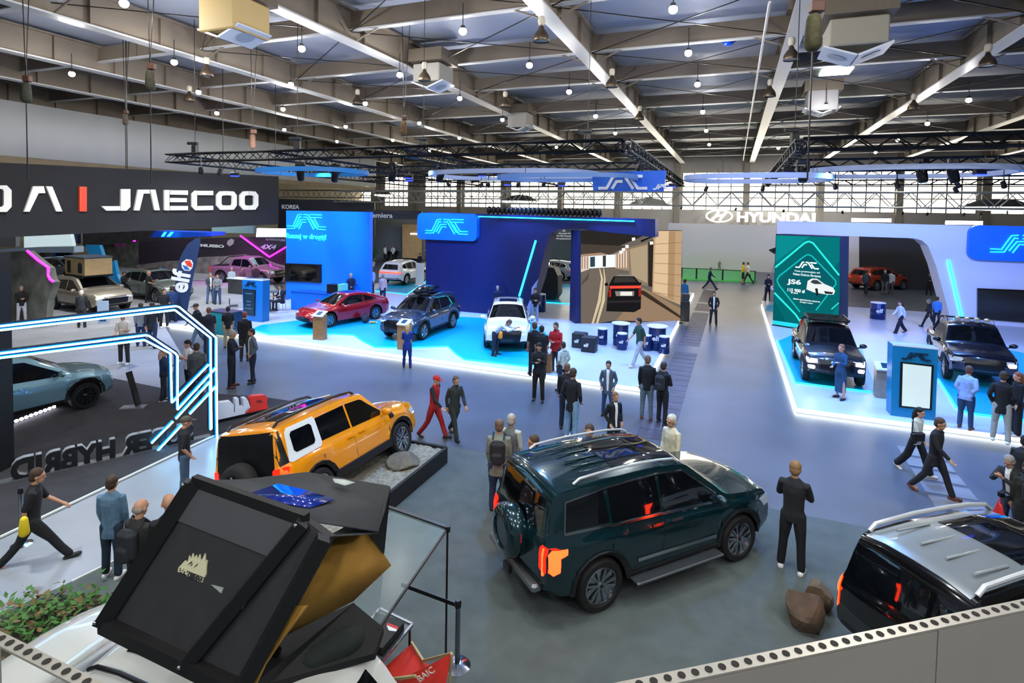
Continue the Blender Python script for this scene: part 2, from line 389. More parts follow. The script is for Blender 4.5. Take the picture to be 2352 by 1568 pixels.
def finish(c,kind,lamp=None,tail='#ff2010',headlit=0,glassm=None,clad=True,railm=None,plate=None,handle=None,winchrome=None):
    sp=c.sp; L,W=sp['L'],sp['W']; gl=glassm or GLASS; hi=c.lod==2
    # windows per kind, side coordinates (x,z)
    if kind=='box':
        wins=[[(-1.98,1.3),(-1.92,1.66),(-1.3,1.72),(-1.24,1.28)],[(-1.18,1.25),(-1.22,1.72),(-.3,1.73),(-.26,1.22)],[(-.2,1.21),(-.24,1.73),(.25,1.7),(.86,1.25),(.8,1.17)]]
        ws=[(.42,-.70),(.42,.70),(1.02,.80),(1.02,-.80)]; rwB=[(-.66,1.24),(.66,1.24),(.6,1.68),(-.6,1.68)]; sun=[(-.95,-.5),(.25,-.5),(.25,.5),(-.95,.5)]
        doors=[-1.21,-.23,1.0]; hz=1.06; gr=rp(-.55,.62,.55,.95,.05); hl=[(.62,.82),(.88,.8),(.9,.95),(.62,.98)]; tl=rp(.72,.78,.92,1.12,.03); mx=.82; mz=1.2
    elif kind=='suv':
        wins=[[(-1.75,1.28),(-1.55,1.44),(-1.2,1.5),(-1.15,1.16),(-1.5,1.16)],[(-1.1,1.13),(-1.15,1.51),(-.3,1.56),(-.27,1.08)],[(-.21,1.08),(-.24,1.56),(.12,1.53),(.85,1.12),(.8,1.03)]]
        ws=[(.35,-.62),(.35,.62),(1.0,.76),(1.0,-.76)]; rwB=[(-.62,1.12),(.62,1.12),(.5,1.46),(-.5,1.46)]; sun=[(-.55,-.38),(.1,-.38),(.1,.38),(-.55,.38)]
        doors=[-1.13,-.24,.95]; hz=.92; gr=[(-.6,.86),(.6,.86),(.52,.42),(-.52,.42)]; hl=[(.5,.8),(.8,.74),(.84,.82),(.5,.86)]; tl=rp(.5,.86,.9,.96,.02); mx=.78; mz=1.1
    elif kind=='sedan':
        wins=[[(-1.45,1.08),(-1.1,1.22),(-.72,1.33),(-.68,1.02)],[(-.62,1.01),(-.66,1.34),(.12,1.34),(.85,1.0),(.8,.93)]]
        ws=[(.35,-.56),(.35,.56),(1.1,.74),(1.1,-.74)]; rwB=None; sun=[(-.5,-.36),(.1,-.36),(.1,.36),(-.5,.36)]
        doors=[-.65,.4,-1.5]; hz=.84; gr=[(-.5,.5),(.5,.5),(.6,.3),(-.6,.3)]; hl=[(.5,.62),(.8,.66),(.78,.72),(.5,.68)]; tl=rp(.3,.84,.85,.92,.02); mx=.8; mz=.98
    else:
        wins=[[(-.72,1.26),(-.6,1.66),(.02,1.72),(.05,1.22)],[(.11,1.21),(.08,1.72),(.5,1.69),(1.06,1.26),(1.0,1.17)]]
        ws=[(.68,-.68),(.68,.68),(1.2,.78),(1.2,-.78)]; rwB=[(-.6,1.3),(.6,1.3),(.55,1.66),(-.55,1.66)]; sun=None
        doors=[.08,-.8,1.2]; hz=1.04; gr=rp(-.52,.62,.52,.98,.05); hl=[(.58,.84),(.88,.8),(.9,.96),(.58,.96)]; tl=rp(.8,.75,.93,1.08,.02); mx=1.0; mz=1.22
    for w in wins: c.decal('R',w,gl,'window',both=True,off=.004)
    if winchrome and hi:
        fl=[]
        bl=[wins[0][0]]+[wins[0][-1]]+[wins[1][0],wins[1][-1]]+[wins[2][0],wins[2][-1]]; tp=[wins[0][1],wins[0][2],wins[1][1],wins[1][2],wins[2][1],wins[2][2],wins[2][3]]
        ps=[(bl[0][0]-.03,bl[0][1]-.03)]+[(x,z-.035) for x,z in bl[1:]]
        for a,b in zip(ps,ps[1:]): fl.append(strip(*a,*b,.035))
        ps=[(bl[0][0]-.03,bl[0][1]-.03),(tp[0][0]-.03,tp[0][1]+.01)]+[(x,z+.02) for x,z in tp[1:-1]]+[(tp[-1][0]+.05,tp[-1][1])]
        for a,b in zip(ps,ps[1:]): fl.append(strip(*a,*b,.022))
        c.decal('R',fl,winchrome,'window_trim',both=True,off=.012)
    c.decal('T',ws,gl,'windscreen',off=.004)
    if rwB: c.decal('B',rwB,gl,'rear_window',off=.004)
    elif kind=='sedan': c.decal('T',[(-1.9,-.6),(-1.15,-.52),(-1.15,.52),(-1.9,.6)],gl,'rear_window',off=.004)
    if sun: c.decal('T',sun,gl,'sunroof',off=.006)
    c.mirror(mx,mz)
    lm=lamp or M('#dfe8f2',.08,.2,name='headlamp lens'); lm=M('#ffffff',.3,0,headlit) if headlit else lm
    for sg in (1,-1):
        c.decal('F',[(sg*a,b) for a,b in hl],lm,'headlamp',off=.01)
        if not sp.get('tl0'): c.decal('B',[(sg*a,b) for a,b in tl],M(tail,.3,0,4 if c.sp.get('lit') else .15,emh='#ff1205'),'tail_lamp',off=.015)
    c.decal('F',gr,M('#101114',.3,.3,name='grille'),'grille',off=.01)
    if plate!=0: c.decal('F',rp(-.26,.42,.26,.53,.01),M('#1b2430',.4) ,'number_plate',off=.02)
    s0=sp['sill']
    if clad:
        r=sp['r']+.07
        for x in (sp['xf'],sp['xr']):
            arc=[]
            na=9
            for i in range(na):
                a,b=PI*i/na,PI*(i+1)/na
                arc.append([(x+math.cos(t)*q,sp['r']+math.sin(t)*q) for t,q in ((a,r+.004),(b,r+.004),(b,r+.07),(a,r+.07))])
            c.decal('R',arc,PLAST,'fender_flare',both=True,off=.03 if hi else .02,g=.3)
        c.decal('R',[(sp['xr']+r+.06,s0+.01),(sp['xf']-r-.06,s0+.01),(sp['xf']-r-.06,s0+.1),(sp['xr']+r+.06,s0+.1)],PLAST,'sill_cladding',both=True,off=.02)
    if c.lod:
        gaps=[strip(x,s0+.1,x-(.02 if x>0 else 0),interp(sp['belt'],x),.01) for x in doors]
        gaps.append(strip(doors[-1] if doors[-1]<0 else doors[0],s0+.1,doors[1],s0+.1,.01))
        for g_ in gaps: c.decal('R',g_,BLK,'panel_gap',both=True,off=.002,g=.15)
        c.handles([doors[0]+.85 if kind in('box','suv') else doors[0]+.2, doors[0]-.12 if kind=='x' else doors[1]+.25],hz,handle or c.paint)
    c.decal('F',rp(-.8,s0+.03,.8,s0+.14,.02),PLAST,'front_bumper',off=.02)
    c.decal('B',rp(-.78,s0+.04,.78,s0+.24,.02),PLAST,'rear_bumper',off=.02)
    if railm: c.rails(-1.7 if kind!='pickup' else -.5,.2,W/2-.3 if kind!='suv' else W/2-.33,0,railm)
def wheelpose(pr,pf,side,sp,z=0):
    "root location/heading from tyre contact pixels of one side"
    a=G(pr[0],pr[1],z);b=G(pf[0],pf[1],z); d=(b-a).normalized(); h=math.atan2(d.y,d.x)
    n=Vector((-d.y,d.x,0)); mid=(a+b)/2; mx=(sp['xf']+sp['xr'])/2
    loc=mid+n*(1 if side=='R' else -1)*(sp['W']/2-.08)-d*mx
    return loc,h
# ---- people ----
SK=M('#c99a80',.55,name='skin'); 
POSE=dict(
 stand=dict(l=((4,3,4),(-2,3,2)),a=((6,9,12,4),(4,9,14,4))),
 hands=dict(l=((5,4,5),(-3,4,4)),a=((14,12,82,38),(12,12,86,38))),
 cross=dict(l=((3,6,3),(-1,5,2)),a=((22,16,92,62),(20,16,90,60))),
 pocket=dict(l=((5,5,6),(-3,5,3)),a=((-12,20,48,14),(-10,20,46,14))),
 back=dict(l=((3,4,2),(-1,4,2)),a=((-22,16,30,40),(-22,16,30,40)),lean=6),
 walk=dict(l=((24,1,6),(-18,1,16)),a=((-20,9,18,4),(22,9,26,6)),lean=3),
 walk2=dict(l=((-18,1,18),(24,1,6)),a=((18,9,24,6),(-18,9,16,4)),lean=3),
 stride=dict(l=((-24,1,14),(38,1,6)),a=((26,12,30,8),(-18,8,14,4)),lean=4),
 phone=dict(l=((4,4,4),(-3,4,4)),a=((26,10,100,30),(16,10,92,40)),head=-25),
 bend=dict(l=((8,5,10),(2,5,6)),a=((62,10,40,18),(50,10,60,24)),lean=52,head=-20),
 sit=dict(l=((82,8,80),(78,8,74)),a=((24,8,62,22),(30,8,58,22)),lean=6,sit=1),
 talk=dict(l=((4,5,4),(-3,5,3)),a=((18,12,88,10),(10,10,60,20))),
 camera=dict(l=((4,5,4),(-3,5,3)),a=((38,14,96,40),(36,14,100,40)),head=-22,lean=8),
 play=dict(l=((20,6,24),(-12,6,10)),a=((20,26,50,10),(-8,26,40,10)),lean=10),
)
def limb(mb,pts,rs,n=10,m=0,sy=1):
    "closed tapered tube with rounded ends"
    P_=[Vector(p) for p in pts]; a=(P_[0]-P_[1]).normalized(); b=(P_[-1]-P_[-2]).normalized()
    pp=[P_[0]+a*rs[0]*.8,P_[0]+a*rs[0]*.45]+P_+[P_[-1]+b*rs[-1]*.45,P_[-1]+b*rs[-1]*.8]
    rr=[rs[0]*.45,rs[0]*.85]+list(rs)+[rs[-1]*.85,rs[-1]*.45]
    mb.tube(pp,rr,n,m,sy=sy)
def loft(mb,secs,n=14,m=0):
    "secs: (center,halfdepth(x),halfwidth(y)) stacked, local frame along list; closed"
    vs=[];fs=[]
    for c,a,b,X,Y in secs:
        for j in range(n): t=2*PI*j/n; vs.append(Vector(c)+X*a*math.cos(t)+Y*b*math.sin(t))
    k=len(secs)
    for i in range(k-1):
        for j in range(n): fs.append((i*n+j,i*n+(j+1)%n,(i+1)*n+(j+1)%n,(i+1)*n+j))
    fs+=[tuple(reversed(range(n))),tuple(range((k-1)*n,k*n))]
    mb.add(vs,fs,m)
def person(loc,h,ang,pose,top,bot,hair,label,o=''):
    """o flags: S short sleeves, J open jacket(white shirt), W woman, L long hair, B bald, C cap, K backpack, V vest, w wide trousers, D dress, s shorts, N near, f far, g=beard"""
    Q=POSE[pose]; k=h/1.78; near='N' in o; far='f' in o
    sk=M('#b98b70' if 'W' not in o else '#c99a82',.55,name='skin')
    vox=.009 if near else .02 if far else .013
    lean=R(Q.get('lean',0)); sit=Q.get('sit')
    legs=Q['l']; arms=Q['a']
    def leg(a,out,kn,sg):
        a=R(a);t=R(out); d1=Vector((math.sin(a),sg*math.sin(t),-math.cos(a))); b=a-R(kn); d2=Vector((math.sin(b),sg*math.sin(t)*.6,-math.cos(b)))
        return d1.normalized()*.43,d2.normalized()*.42,b
    L=[leg(*legs[0],1),leg(*legs[1],-1)]
    foot=.085
    hz=max(-(d1.z+d2.z)+foot-(0 if b>-.25 else .03) for d1,d2,b in L)
    Pv=Vector((0,0,hz)); X=Vector((math.cos(lean),0,-math.sin(lean))); Z=Vector((math.sin(lean),0,math.cos(lean))); Y=Vector((0,1,0))
    at=lambda z,x=0,y=0:(Pv+Z*z+X*x+Y*y)
    wom='W' in o; sw=.145 if wom else .17; fat=1.18 if 'F' in o else 1
    # legs
    jl=[]
    for i,sg in ((0,1),(1,-1)):
        d1,d2,b=L[i]; hp=Pv+Vector((0,sg*.085,-.02)); kn=hp+d1; an=kn+d2; jl.append((hp,kn,an,b,sg))
    ja=[]
    for i,sg in ((0,1),(1,-1)):
        a,out,el,inn=[R(v) for v in arms[i]]; out*=.75; a-=lean*.0
        sh=at(.485,0,sg*sw); d=Vector((math.sin(a)*math.cos(out),sg*math.sin(out),-math.cos(a)*math.cos(out)))
        e=sh+d*.29; a2=a+el; d2=Vector((math.sin(a2)*math.cos(inn),-sg*math.sin(inn),-math.cos(a2)*math.cos(inn))); w=e+d2*.25; ja.append((sh,e,w,d2,sg))
    hp_=R(Q.get('head',-6)); hy=R(Q.get('yaw',0)); hd=at(.68,.03+.02*abs(math.sin(lean)))
    Hm=Matrix.Translation(hd)@Matrix.Rotation(hy,4,'Z')@Matrix.Rotation(lean*.5-hp_,4,'Y')
    # body
    B=MB()
    loft(B,[(at(-.06),.08,.12,X,Y),(at(.05),.09,.13,X,Y),(at(.2),.08,.11,X,Y),(at(.38),.095,.13,X,Y),(at(.47),.07,sw-.06,X,Y),(at(.52),.05,.06,X,Y)])
    limb(B,[at(.5),at(.6,.01)],[.056,.053]); 
    for hp,kn,an,b,sg in jl: limb(B,[hp,(hp+kn)/2,kn,kn+(an-kn)*.35,an],[.072,.066,.05,.052,.038]); limb(B,[an,an+Vector((.1,0,-.05))],[.036,.028])
    for sh,e,w,d2,sg in ja:
        limb(B,[at(.44,0,sg*sw*.5),sh-Z*.035-Y*sg*.012,(sh+e)/2,e,e+(w-e)*.3,w],[.036,.040,.042,.036,.037,.026])
        # hand
        X2=d2; side=Y*(-sg) if abs(d2.y)<.8 else Vector((1,0,0)); nrm=X2.cross(side).normalized(); side=nrm.cross(X2).normalized()
        pc=w+X2*.05
        limb(B,[w,w+X2*.035,w+X2*.08],[.027,.032,.03],sy=1)
        for q,(of,ln) in enumerate(((-.027,.062),(-.009,.075),(.01,.07),(.027,.052))):
            b0=w+X2*.085+side*of*1.0; b1=b0+X2*ln*.5+side*of*.2+nrm*.008; b2=b1+X2*ln*.42+nrm*.022; limb(B,[b0,b1,b2],[.0115,.0105,.009],6)
        t0=w+X2*.03-side*.028; t1=t0+X2*.035-side*.025; t2=t1+X2*.028-side*.004+nrm*.008; limb(B,[t0,t1,t2],[.014,.0125,.010],6)
    T=Hm
    def he(c,r): B.ell(T@Vector(c),r,14,10,T=T.to_3x3().to_4x4())
    he((0,0,.03),(.098,.078,.10)); he((.03,0,-.045),(.062,.056,.062)); he((.055,0,-.085),(.03,.032,.024)); 
    B.tube([T@Vector((.085,0,.03)),T@Vector((.108,0,-.012)),T@Vector((.094,0,-.026))],[.009,.017,.012],6)
    he((.083,0,-.057),(.014,.024,.010))
    for sg in (-1,1): he((-.0,sg*.079,0),(.022,.012,.032)); he((.083,sg*.03,.038),(.018,.022,.008))
    root=bpy.data.objects.new('person',B.mesh('person',sk,80)); COL.objects.link(root); rmesh(root,vox,2)
    root.location=loc; root.rotation_euler=(0,0,ang); root.scale=(k,k,k); tag(root,label,'person')
    def part(mb,name,mat,v=vox,sm=2,label=None): ob=mb.build(name,mat,root,80); rmesh(ob,v,sm); return tag(ob,label)
    if near:
        for sg in (-1,1):
            e=MB(); e.ell(T@Vector((.087,sg*.03,.016)),(.006,.010,.006),8,6); e.build('eye',M('#20160f',.2,name='eye'),root,60)
            e=MB(); e.tube([T@Vector((.096,sg*.015,.036)),T@Vector((.095,sg*.034,.042)),T@Vector((.084,sg*.05,.034))],.0035,5); e.build('eyebrow',M(hair if 'B' not in o else '#5a4636',.8),root,60)
        e=MB(); e.tube([T@Vector((.093,-.022,-.058)),T@Vector((.099,0,-.057)),T@Vector((.093,.022,-.058))],[.003,.006,.003],5); e.build('mouth',M('#9c5a50',.5),root,60)
    # top garment
    tw=M(top,.85,noise=.18,nscale=14,name='cloth'); G_=MB(); long=.12 if ('J' in o or 'c' in o) else .02
    hem=-.10-long; f=fat
    loft(G_,[(at(hem),.112*f,.168*f,X,Y),(at(hem+.1),.118*f,.165*f,X,Y),(at(.08),.108*f,.15*f if not wom else .13,X,Y),(at(.22),.112*f,.152*f if not wom else .135,X,Y),(at(.36),.122*f,.172*f if not wom else .15,X,Y),(at(.46),.108*f,sw+.0,X,Y),(at(.52),.078,sw*.72,X,Y),(at(.565),.055,.065,X,Y)],16)
    if 'V' not in o:
        for sh,e,w,d2,sg in ja:
            ee=w-d2*.02 if 'S' not in o else e-(e-sh)*.1
            pts=[at(.46,0,sg*sw*.6),sh-Z*.018,(sh+e)/2,e]+([e+(w-e)*.4,ee] if 'S' not in o else []); rs=[.058,.064,.058,.052]+([.05,.04] if 'S' not in o else [])
            if 'S' in o: pts[-1]=ee
            limb(G_,pts,rs)
    if 'h' in o: limb(G_,[at(.53,-.05,-.06),at(.55,-.09,0),at(.53,-.05,.06)],[.045,.055,.045])
    part(G_,'jacket' if ('J' in o or 'c' in o) else 'shirt',tw)
    if 'V' in o:
        for sh,e,w,d2,sg in ja: g=MB(); limb(g,[at(.48,0,sg*sw*.6),sh,(sh+e)/2,e,e+(w-e)*.4,w],[.06,.063,.054,.047,.044,.036]); part(g,'sleeve',M('#1c1f26' if top!='#6a6f70' else '#b9bdb6',.85))
    if 'J' in o:
        g=MB(); loft(g,[(at(-.1,.112*f),.014,.03,X,Y),(at(.1,.105*f),.014,.04,X,Y),(at(.3,.112*f),.016,.05,X,Y),(at(.45,.10*f),.02,.05,X,Y),(at(.56,.045),.03,.06,X,Y)],10); part(g,'shirt_front',M('#e8eaec',.8))
    # trousers / dress
    bt=M(bot,.85,noise=.18,nscale=12,name='trouser cloth'); g=MB(); wd=1.35 if 'w' in o else 1
    if 'D' in o:
        loft(g,[(Pv+Vector((0,0,-.72)),.11,.17,Vector((1,0,0)),Y),(Pv+Vector((0,0,-.4)),.12,.18,Vector((1,0,0)),Y),(Pv+Vector((0,0,-.1)),.125,.185,Vector((1,0,0)),Y),(at(.1),.10,.135,X,Y)],16); part(g,'skirt',bt)
    else:
        loft(g,[(at(-.12),.08,.12,X,Y),(at(-.04),.112*f,.165*f,X,Y),(at(.08),.10*f,.14*f,X,Y)],14)
        for hp,kn,an,b,sg in jl:
            if 's' in o: limb(g,[hp,(hp+kn)/2,kn],[.1,.1,.095])
            else: limb(g,[hp,(hp+kn)/2,kn,kn+(an-kn)*.5,an+Vector((0,0,.03))],[.1*f,.09*f,.068*wd,.063*wd*1.02,.056*wd*1.1])
        part(g,'trousers',bt)
    shc={'1':'#e6e6e6','2':'#5b2f22'}.get([c for c in o if c in '12'][0] if any(c in '12' for c in o) else '','#17181b')
    for hp,kn,an,b,sg in jl:
        t=max(-.9,min(.45,b+ (0 if not sit else 1.3)*0)); fw=Vector((math.cos(t*.8),sg*.12,math.sin(t*.8)*1.0)); fz=Vector((-math.sin(t*.8),0,math.cos(t*.8)))
        if b>-.25: fw=Vector((1,sg*.12,max(0,b)*.5)); fz=Vector((0,0,1))
        g=MB(); heel=an-fz*.035-fw*.045; limb(g,[heel,heel+fw*.09,heel+fw*.19],[.047,.047,.038],10)
        part(g,'shoe',M(shc,.6,name='shoe'),max(vox,.012))
    # hair / hat
    if 'C' in o:
        g=MB(); g.ell(T@Vector((-.004,0,.055)),(.108,.088,.085),14,10,T=T.to_3x3().to_4x4())
        limb(g,[T@Vector((.08,-.0,.05)),T@Vector((.165,0,.04))],[.05,.045],10,sy=.25); part(g,'cap',M(hair,.8,name='cap cloth'),max(.009,vox*.8))
    elif 'B' not in o:
        g=MB(); tt=T.to_3x3().to_4x4()
        g.ell(T@Vector((-.018,0,.058)),(.102,.089,.093),14,10,T=tt); g.ell(T@Vector((-.05,0,-.0)),(.066,.083,.085),14,8,T=tt)
        if 'L' in o: limb(g,[T@Vector((-.06,0,.04)),T@Vector((-.085,0,-.08)),T@Vector((-.09,0,-.2)),T@Vector((-.08,0,-.28))],[.085,.088,.07,.04],12)
        if 'H' in o: g.ell(T@Vector((-.03,0,.0)),(.115,.11,.14),14,10,T=tt)
        part(g,'hair' if 'H' not in o else 'hood',M(hair,.75,noise=.3,nscale=40,name='hair'),max(.009,vox*.8))
    elif 'r' in o:
        g=MB(); tt=T.to_3x3().to_4x4(); g.ell(T@Vector((-.055,0,.0)),(.05,.083,.06),14,8,T=tt); part(g,'hair',M(hair,.8),.01)
    if 'g' in o:
        g=MB(); tt=T.to_3x3().to_4x4(); g.ell(T@Vector((.045,0,-.078)),(.052,.056,.04),12,8,T=tt); part(g,'beard',M(hair if 'B' not in o else '#3a2c22',.85),.01)
    if 'K' in o:
        g=MB(); g.box(at(.27,-.175),(.17,.29,.44),bev=.06); g.box(at(.17,-.26),(.07,.2,.2),bev=.025); part(g,'backpack',M('#20242a',.8,name='pack cloth'),.014)
        for sg in (-1,1): s_=MB(); s_.tube([at(.47,-.09,sg*.1),at(.575,0,sg*.105),at(.42,.125,sg*.12),at(.2,.115,sg*.14),at(.14,-.06,sg*.15)],.018,6); s_.build('strap',M('#20242a',.8,name='pack cloth'),root,60)
    return root,ja,at
def rmesh(o,v,sm):
    m=o.modifiers.new('Remesh','REMESH'); m.mode='VOXEL'; m.voxel_size=v; m.use_smooth_shade=True
    if sm: s=o.modifiers.new('Smooth','SMOOTH'); s.iterations=sm; s.factor=.5
def Pp(fx,fy,hy,face,pose,top,bot,hair,label,o='',h=None,z=0.,hx=None):
    "place by feet pixel (fx,fy) & head-top row hy; if fy is None place by head with height h"
    if fy is None:
        hh=(h or 1.75); p=G(fx,hy,z+hh); p.z=z
    else:
        p=G(fx,fy,z); d=ray(fx,hy); t=p.y/d[1]; hh=HC+d[2]*t-z
        if POSE[pose].get('lean',0)>30 or POSE[pose].get('sit'): hh=h or 1.78
        else: hh=max(1.58,min(1.93,hh)) if not h else h
    ang=math.atan2(-p.y,-p.x)+R(face)
    return person(p,hh,ang,pose,top,bot,hair,label,o)
# ---- world & generic helpers for drawing on real planes ----
w=bpy.data.worlds.new('world'); SC.world=w; w.use_nodes=True; bg=w.node_tree.nodes['Background']; bg.inputs[0].default_value=(.52,.58,.72,1); bg.inputs[1].default_value=.35
def st(o,kind='structure'): o['kind']=kind; return o
def hp(u,v,z=0): return Vector((U.x*u+V.x*v,U.y*u+V.y*v,z))
def uv(p): return (p[0]*U.x+p[1]*U.y, p[0]*V.x+p[1]*V.y)
class Plane:
    "vertical plane through ground point p0 along horizontal direction d (unit); px(x,y)->local (s,z); T maps local to world"
    def __init__(s,p0,d,tocam=True):
        s.p=Vector((p0[0],p0[1],0)); s.d=Vector((d[0],d[1],0)).normalized(); s.n=Vector((s.d.y,-s.d.x,0))
        if s.n.dot(s.p)>0: s.n=-s.n
        s.T=Matrix(((s.d.x,0,s.n.x,s.p.x),(s.d.y,0,s.n.y,s.p.y),(0,1,0,0),(0,0,0,1)))
    def q(s,x,y):
        w=onplane(x,y,s.p,s.n)-s.p; return (w.dot(s.d),w.z)
    def poly(s,pts): return [s.q(*p) for p in pts]
    def prism(s,mb,pts,z0=0,z1=.05,m=0,side=None): return mb.prism(s.poly(pts),z0,z1,m,s.T,side)
    def text(s,t,x,y,hpx,mat,w=None,depth=.03,z=.0,name='lettering',parent=None,bold=0,**k):
        a=s.q(x,y); b=s.q(x,y-hpx); size=(b[1]-a[1])/.7; T=s.T@Matrix.Translation((a[0],a[1],z+depth/2))
        sx=1
        if w: sx=1
        o=text(t,size,mat,T,depth,name,parent,bold*size,1,**k)
        if w:
            me=o.data; Ti=T.inverted(); xs=[(Ti@v.co).x for v in me.vertices]; wd=s.q(x+w,y)[0]-a[0]; f=wd/(max(xs)-min(xs)); x0=min(xs)
            me.transform(T@Matrix.Translation((0,0,0))@Matrix.Diagonal((f,1,1,1))@Matrix.Translation((-x0,0,0))@Ti)
        return o
def gpoly(pts,z=0): return [tuple(G(x,y,z))[:2] for x,y in pts]
# ---- floor ----
conc=M('#4d535e',.38,noise=.16,nscale=.6,bump=.02,name='polished concrete')
f=MB(); f.prism([tuple(hp(a,b))[:2] for a,b in ((-75,-12),(75,-12),(75,84),(-75,84))],-.3,0); f.build('floor',conc,kind='structure')
CARP=M('#525b5b',.9,noise=.12,nscale=3,bump=.05,name='grey carpet')
f=MB(); cz=.012
c1=G(960,1012);c2=G(2010,1215); d=(c2-c1).normalized(); far=c1+d*30; near0=c1-V*16
f.prism([tuple(c1)[:2],tuple(far)[:2],tuple(far-V*20)[:2],tuple(c1-V*20-U*9)[:2],tuple(G(165,1338))[:2],tuple(G(300,1272))[:2]],0,cz); f.build('floor',CARP,kind='structure')
DCARP=M('#302e31',.9,noise=.15,nscale=3,name='charcoal carpet')
f=MB(); f.prism(gpoly([(-500,1400),(0,1240),(495,1003),(672,925),(600,914),(500,908),(365,893),(252,870),(0,800),(-300,760)]),0,.05); f.build('floor',DCARP,kind='structure')
LT=M('#92989f',.3,noise=.06,nscale=1.5,name='light vinyl'); 
f=MB(); f.prism(gpoly([(-500,1400),(0,1240),(495,1003),(672,925),(800,960),(300,1272),(165,1338),(-100,1460)]),0,.02); f.build('floor',LT,kind='structure')
f=MB(); a,b=G(0,1240),G(495,1003); f.bar(a+Vector((0,0,.05)),b+Vector((0,0,.05)),.05,.03); a,b=G(165,1338),G(300,1272); f.bar(a+Vector((0,0,.02)),b+Vector((0,0,.02)),.03,.03); f.build('trim_1',M('#d8dcd8',.4),kind='structure')
# light carpet of left exhibitors
f=MB(); f.prism(gpoly([(-300,745),(-300,800),(0,800),(252,870),(372,893),(420,820),(380,752),(660,700),(560,560),(0,560)]),0,.008); f.build('floor',M('#8d8f93',.8,noise=.08,nscale=1,name='light carpet'),kind='structure')
# service duct covers with dark slabs in the aisle
random.seed(4)
sl=M('#4a4450',.5,noise=.3,nscale=2,name='duct cover'); k=0
for (xa,ya),(xb,yb) in (((1640,640),(1500,1010)),((2075,985),(2215,1180)),):
    a,b=G(xa,ya),G(xb,yb); n=int((b-a).length/.62); dd=(b-a).normalized(); m=MB()
    for i in range(n):
        if random.random()<.12: continue
        c=a+(b-a)*(i+.5)/n; m.box((c.x,c.y,.004),(.54,.9,.008),rz=math.atan2(dd.y,dd.x))
    m.build('floor',sl if k==0 else M('#7c7c82',.4,noise=.2,nscale=2,name='slab'),kind='structure'); k+=1
# ---- walls ----
VW=80.; WALLC=M('#a8a49b',.8,noise=.05,nscale=.5,name='hall plaster')
PW=Plane(hp(0,VW),U)
wins=[(430,480),(505,548),(575,612),(638,656),(677,744),(763,852),(883,937),(976,1049),(1066,1150),(1173,1281),(1295,1412),(1430,1545),(1567,1708),(1721,1876),(1893,2057),(2075,2245),(2278,2480),(2520,2800)]
zt_,zb_=PW.q(1200,400)[1],PW.q(1200,477)[1]
ws=[(PW.q(a,440)[0],PW.q(b,440)[0]) for a,b in wins]
m=MB(PW.T); SM=.4
m.box((0,zb_/2,-SM/2),(150,zb_,SM)); m.box((0,(zt_+15)/2,-SM/2),(150,15-zt_,SM))
xs=[-75]+[c for a in ws for c in a]+[75]
for i in range(0,len(xs),2): m.box(((xs[i]+xs[i+1])/2,(zt_+zb_)/2,-SM/2),(xs[i+1]-xs[i],zt_-zb_,SM))
m.build('wall_back',WALLC,kind='structure')
WP=M('#fff4d8',.5,0,7,emh='#fff3dc',name='daylight pane'); FRM=M('#3c3a36',.6,name='window frame')
for i,(a,b) in enumerate(ws):
    m=MB(PW.T); n=5
    for j in range(n+1): m.box((a+(b-a)*j/n,(zt_+zb_)/2,-.1),(.12,zt_-zb_,.12))
    for q in (0,.33,.62,1): m.box(((a+b)/2,zb_+(zt_-zb_)*q,-.1),(b-a,.12,.12))
    o=m.build('window_%d'%(i+1),FRM,kind='structure'); g=MB(PW.T); g.box(((a+b)/2,(zt_+zb_)/2,-.3),(b-a,zt_-zb_,.03)); g.build('pane',WP,o)
# columns against the far wall
m=MB()
for i in range(len(ws)-1):
    x=(ws[i][1]+ws[i+1][0])/2; m.box(hp(x,VW-.25,7),(.7,.5,14),rz=TH)
m.build('trim_2',M('#8c8779',.8,name='column'),kind='structure')
ul=uv(G(0,232,12.6))[0]; UL=ul; UW=-60
m=MB(); m.box(hp(UW,36,7.3),(.4,92,14.6),rz=TH); m.build('wall_left',M('#a79f88',.8,noise=.06,nscale=.6,name='side wall'),kind='structure')
PD=Plane(hp(UL,0),V); v1=PD.q(860,350)[0]; zl=PD.q(0,357)[1]; print('drape',UL,v1,zl)
v1=uv(PD.T@Vector((v1,0,0)))[1]; vs=[];fs=[]; n=160; m=MB()
for i in range(n+1):
    v=-8+(v1+8)*i/n; o=.07*math.sin(i*1.7)+.04*math.sin(i*.63)
    vs+= [hp(UL+.25+o,v,zl),hp(UL+.25+o*.4,v,12.7)]
for i in range(n): fs.append((2*i,2*i+2,2*i+3,2*i+1))
m.add(vs,fs); cu=m.build('drape',M('#c9ced2',.85,name='white drape'),smooth=60); tag(cu,'long white fabric drape hanging high along the upper left side','curtain')
sd=cu.modifiers.new('s','SOLIDIFY'); sd.thickness=.02
m=MB(); m.box(hp(UL,(v1-8)/2,zl-.25),(.3,v1+8,.5),rz=TH); m.build('trim_4',M('#8d7f68',.7,noise=.1,nscale=1,name='beam board'),kind='structure')
m=MB(); m.box(hp(73,36,7.3),(.4,92,14.6),rz=TH); m.build('wall_right',WALLC,kind='structure')
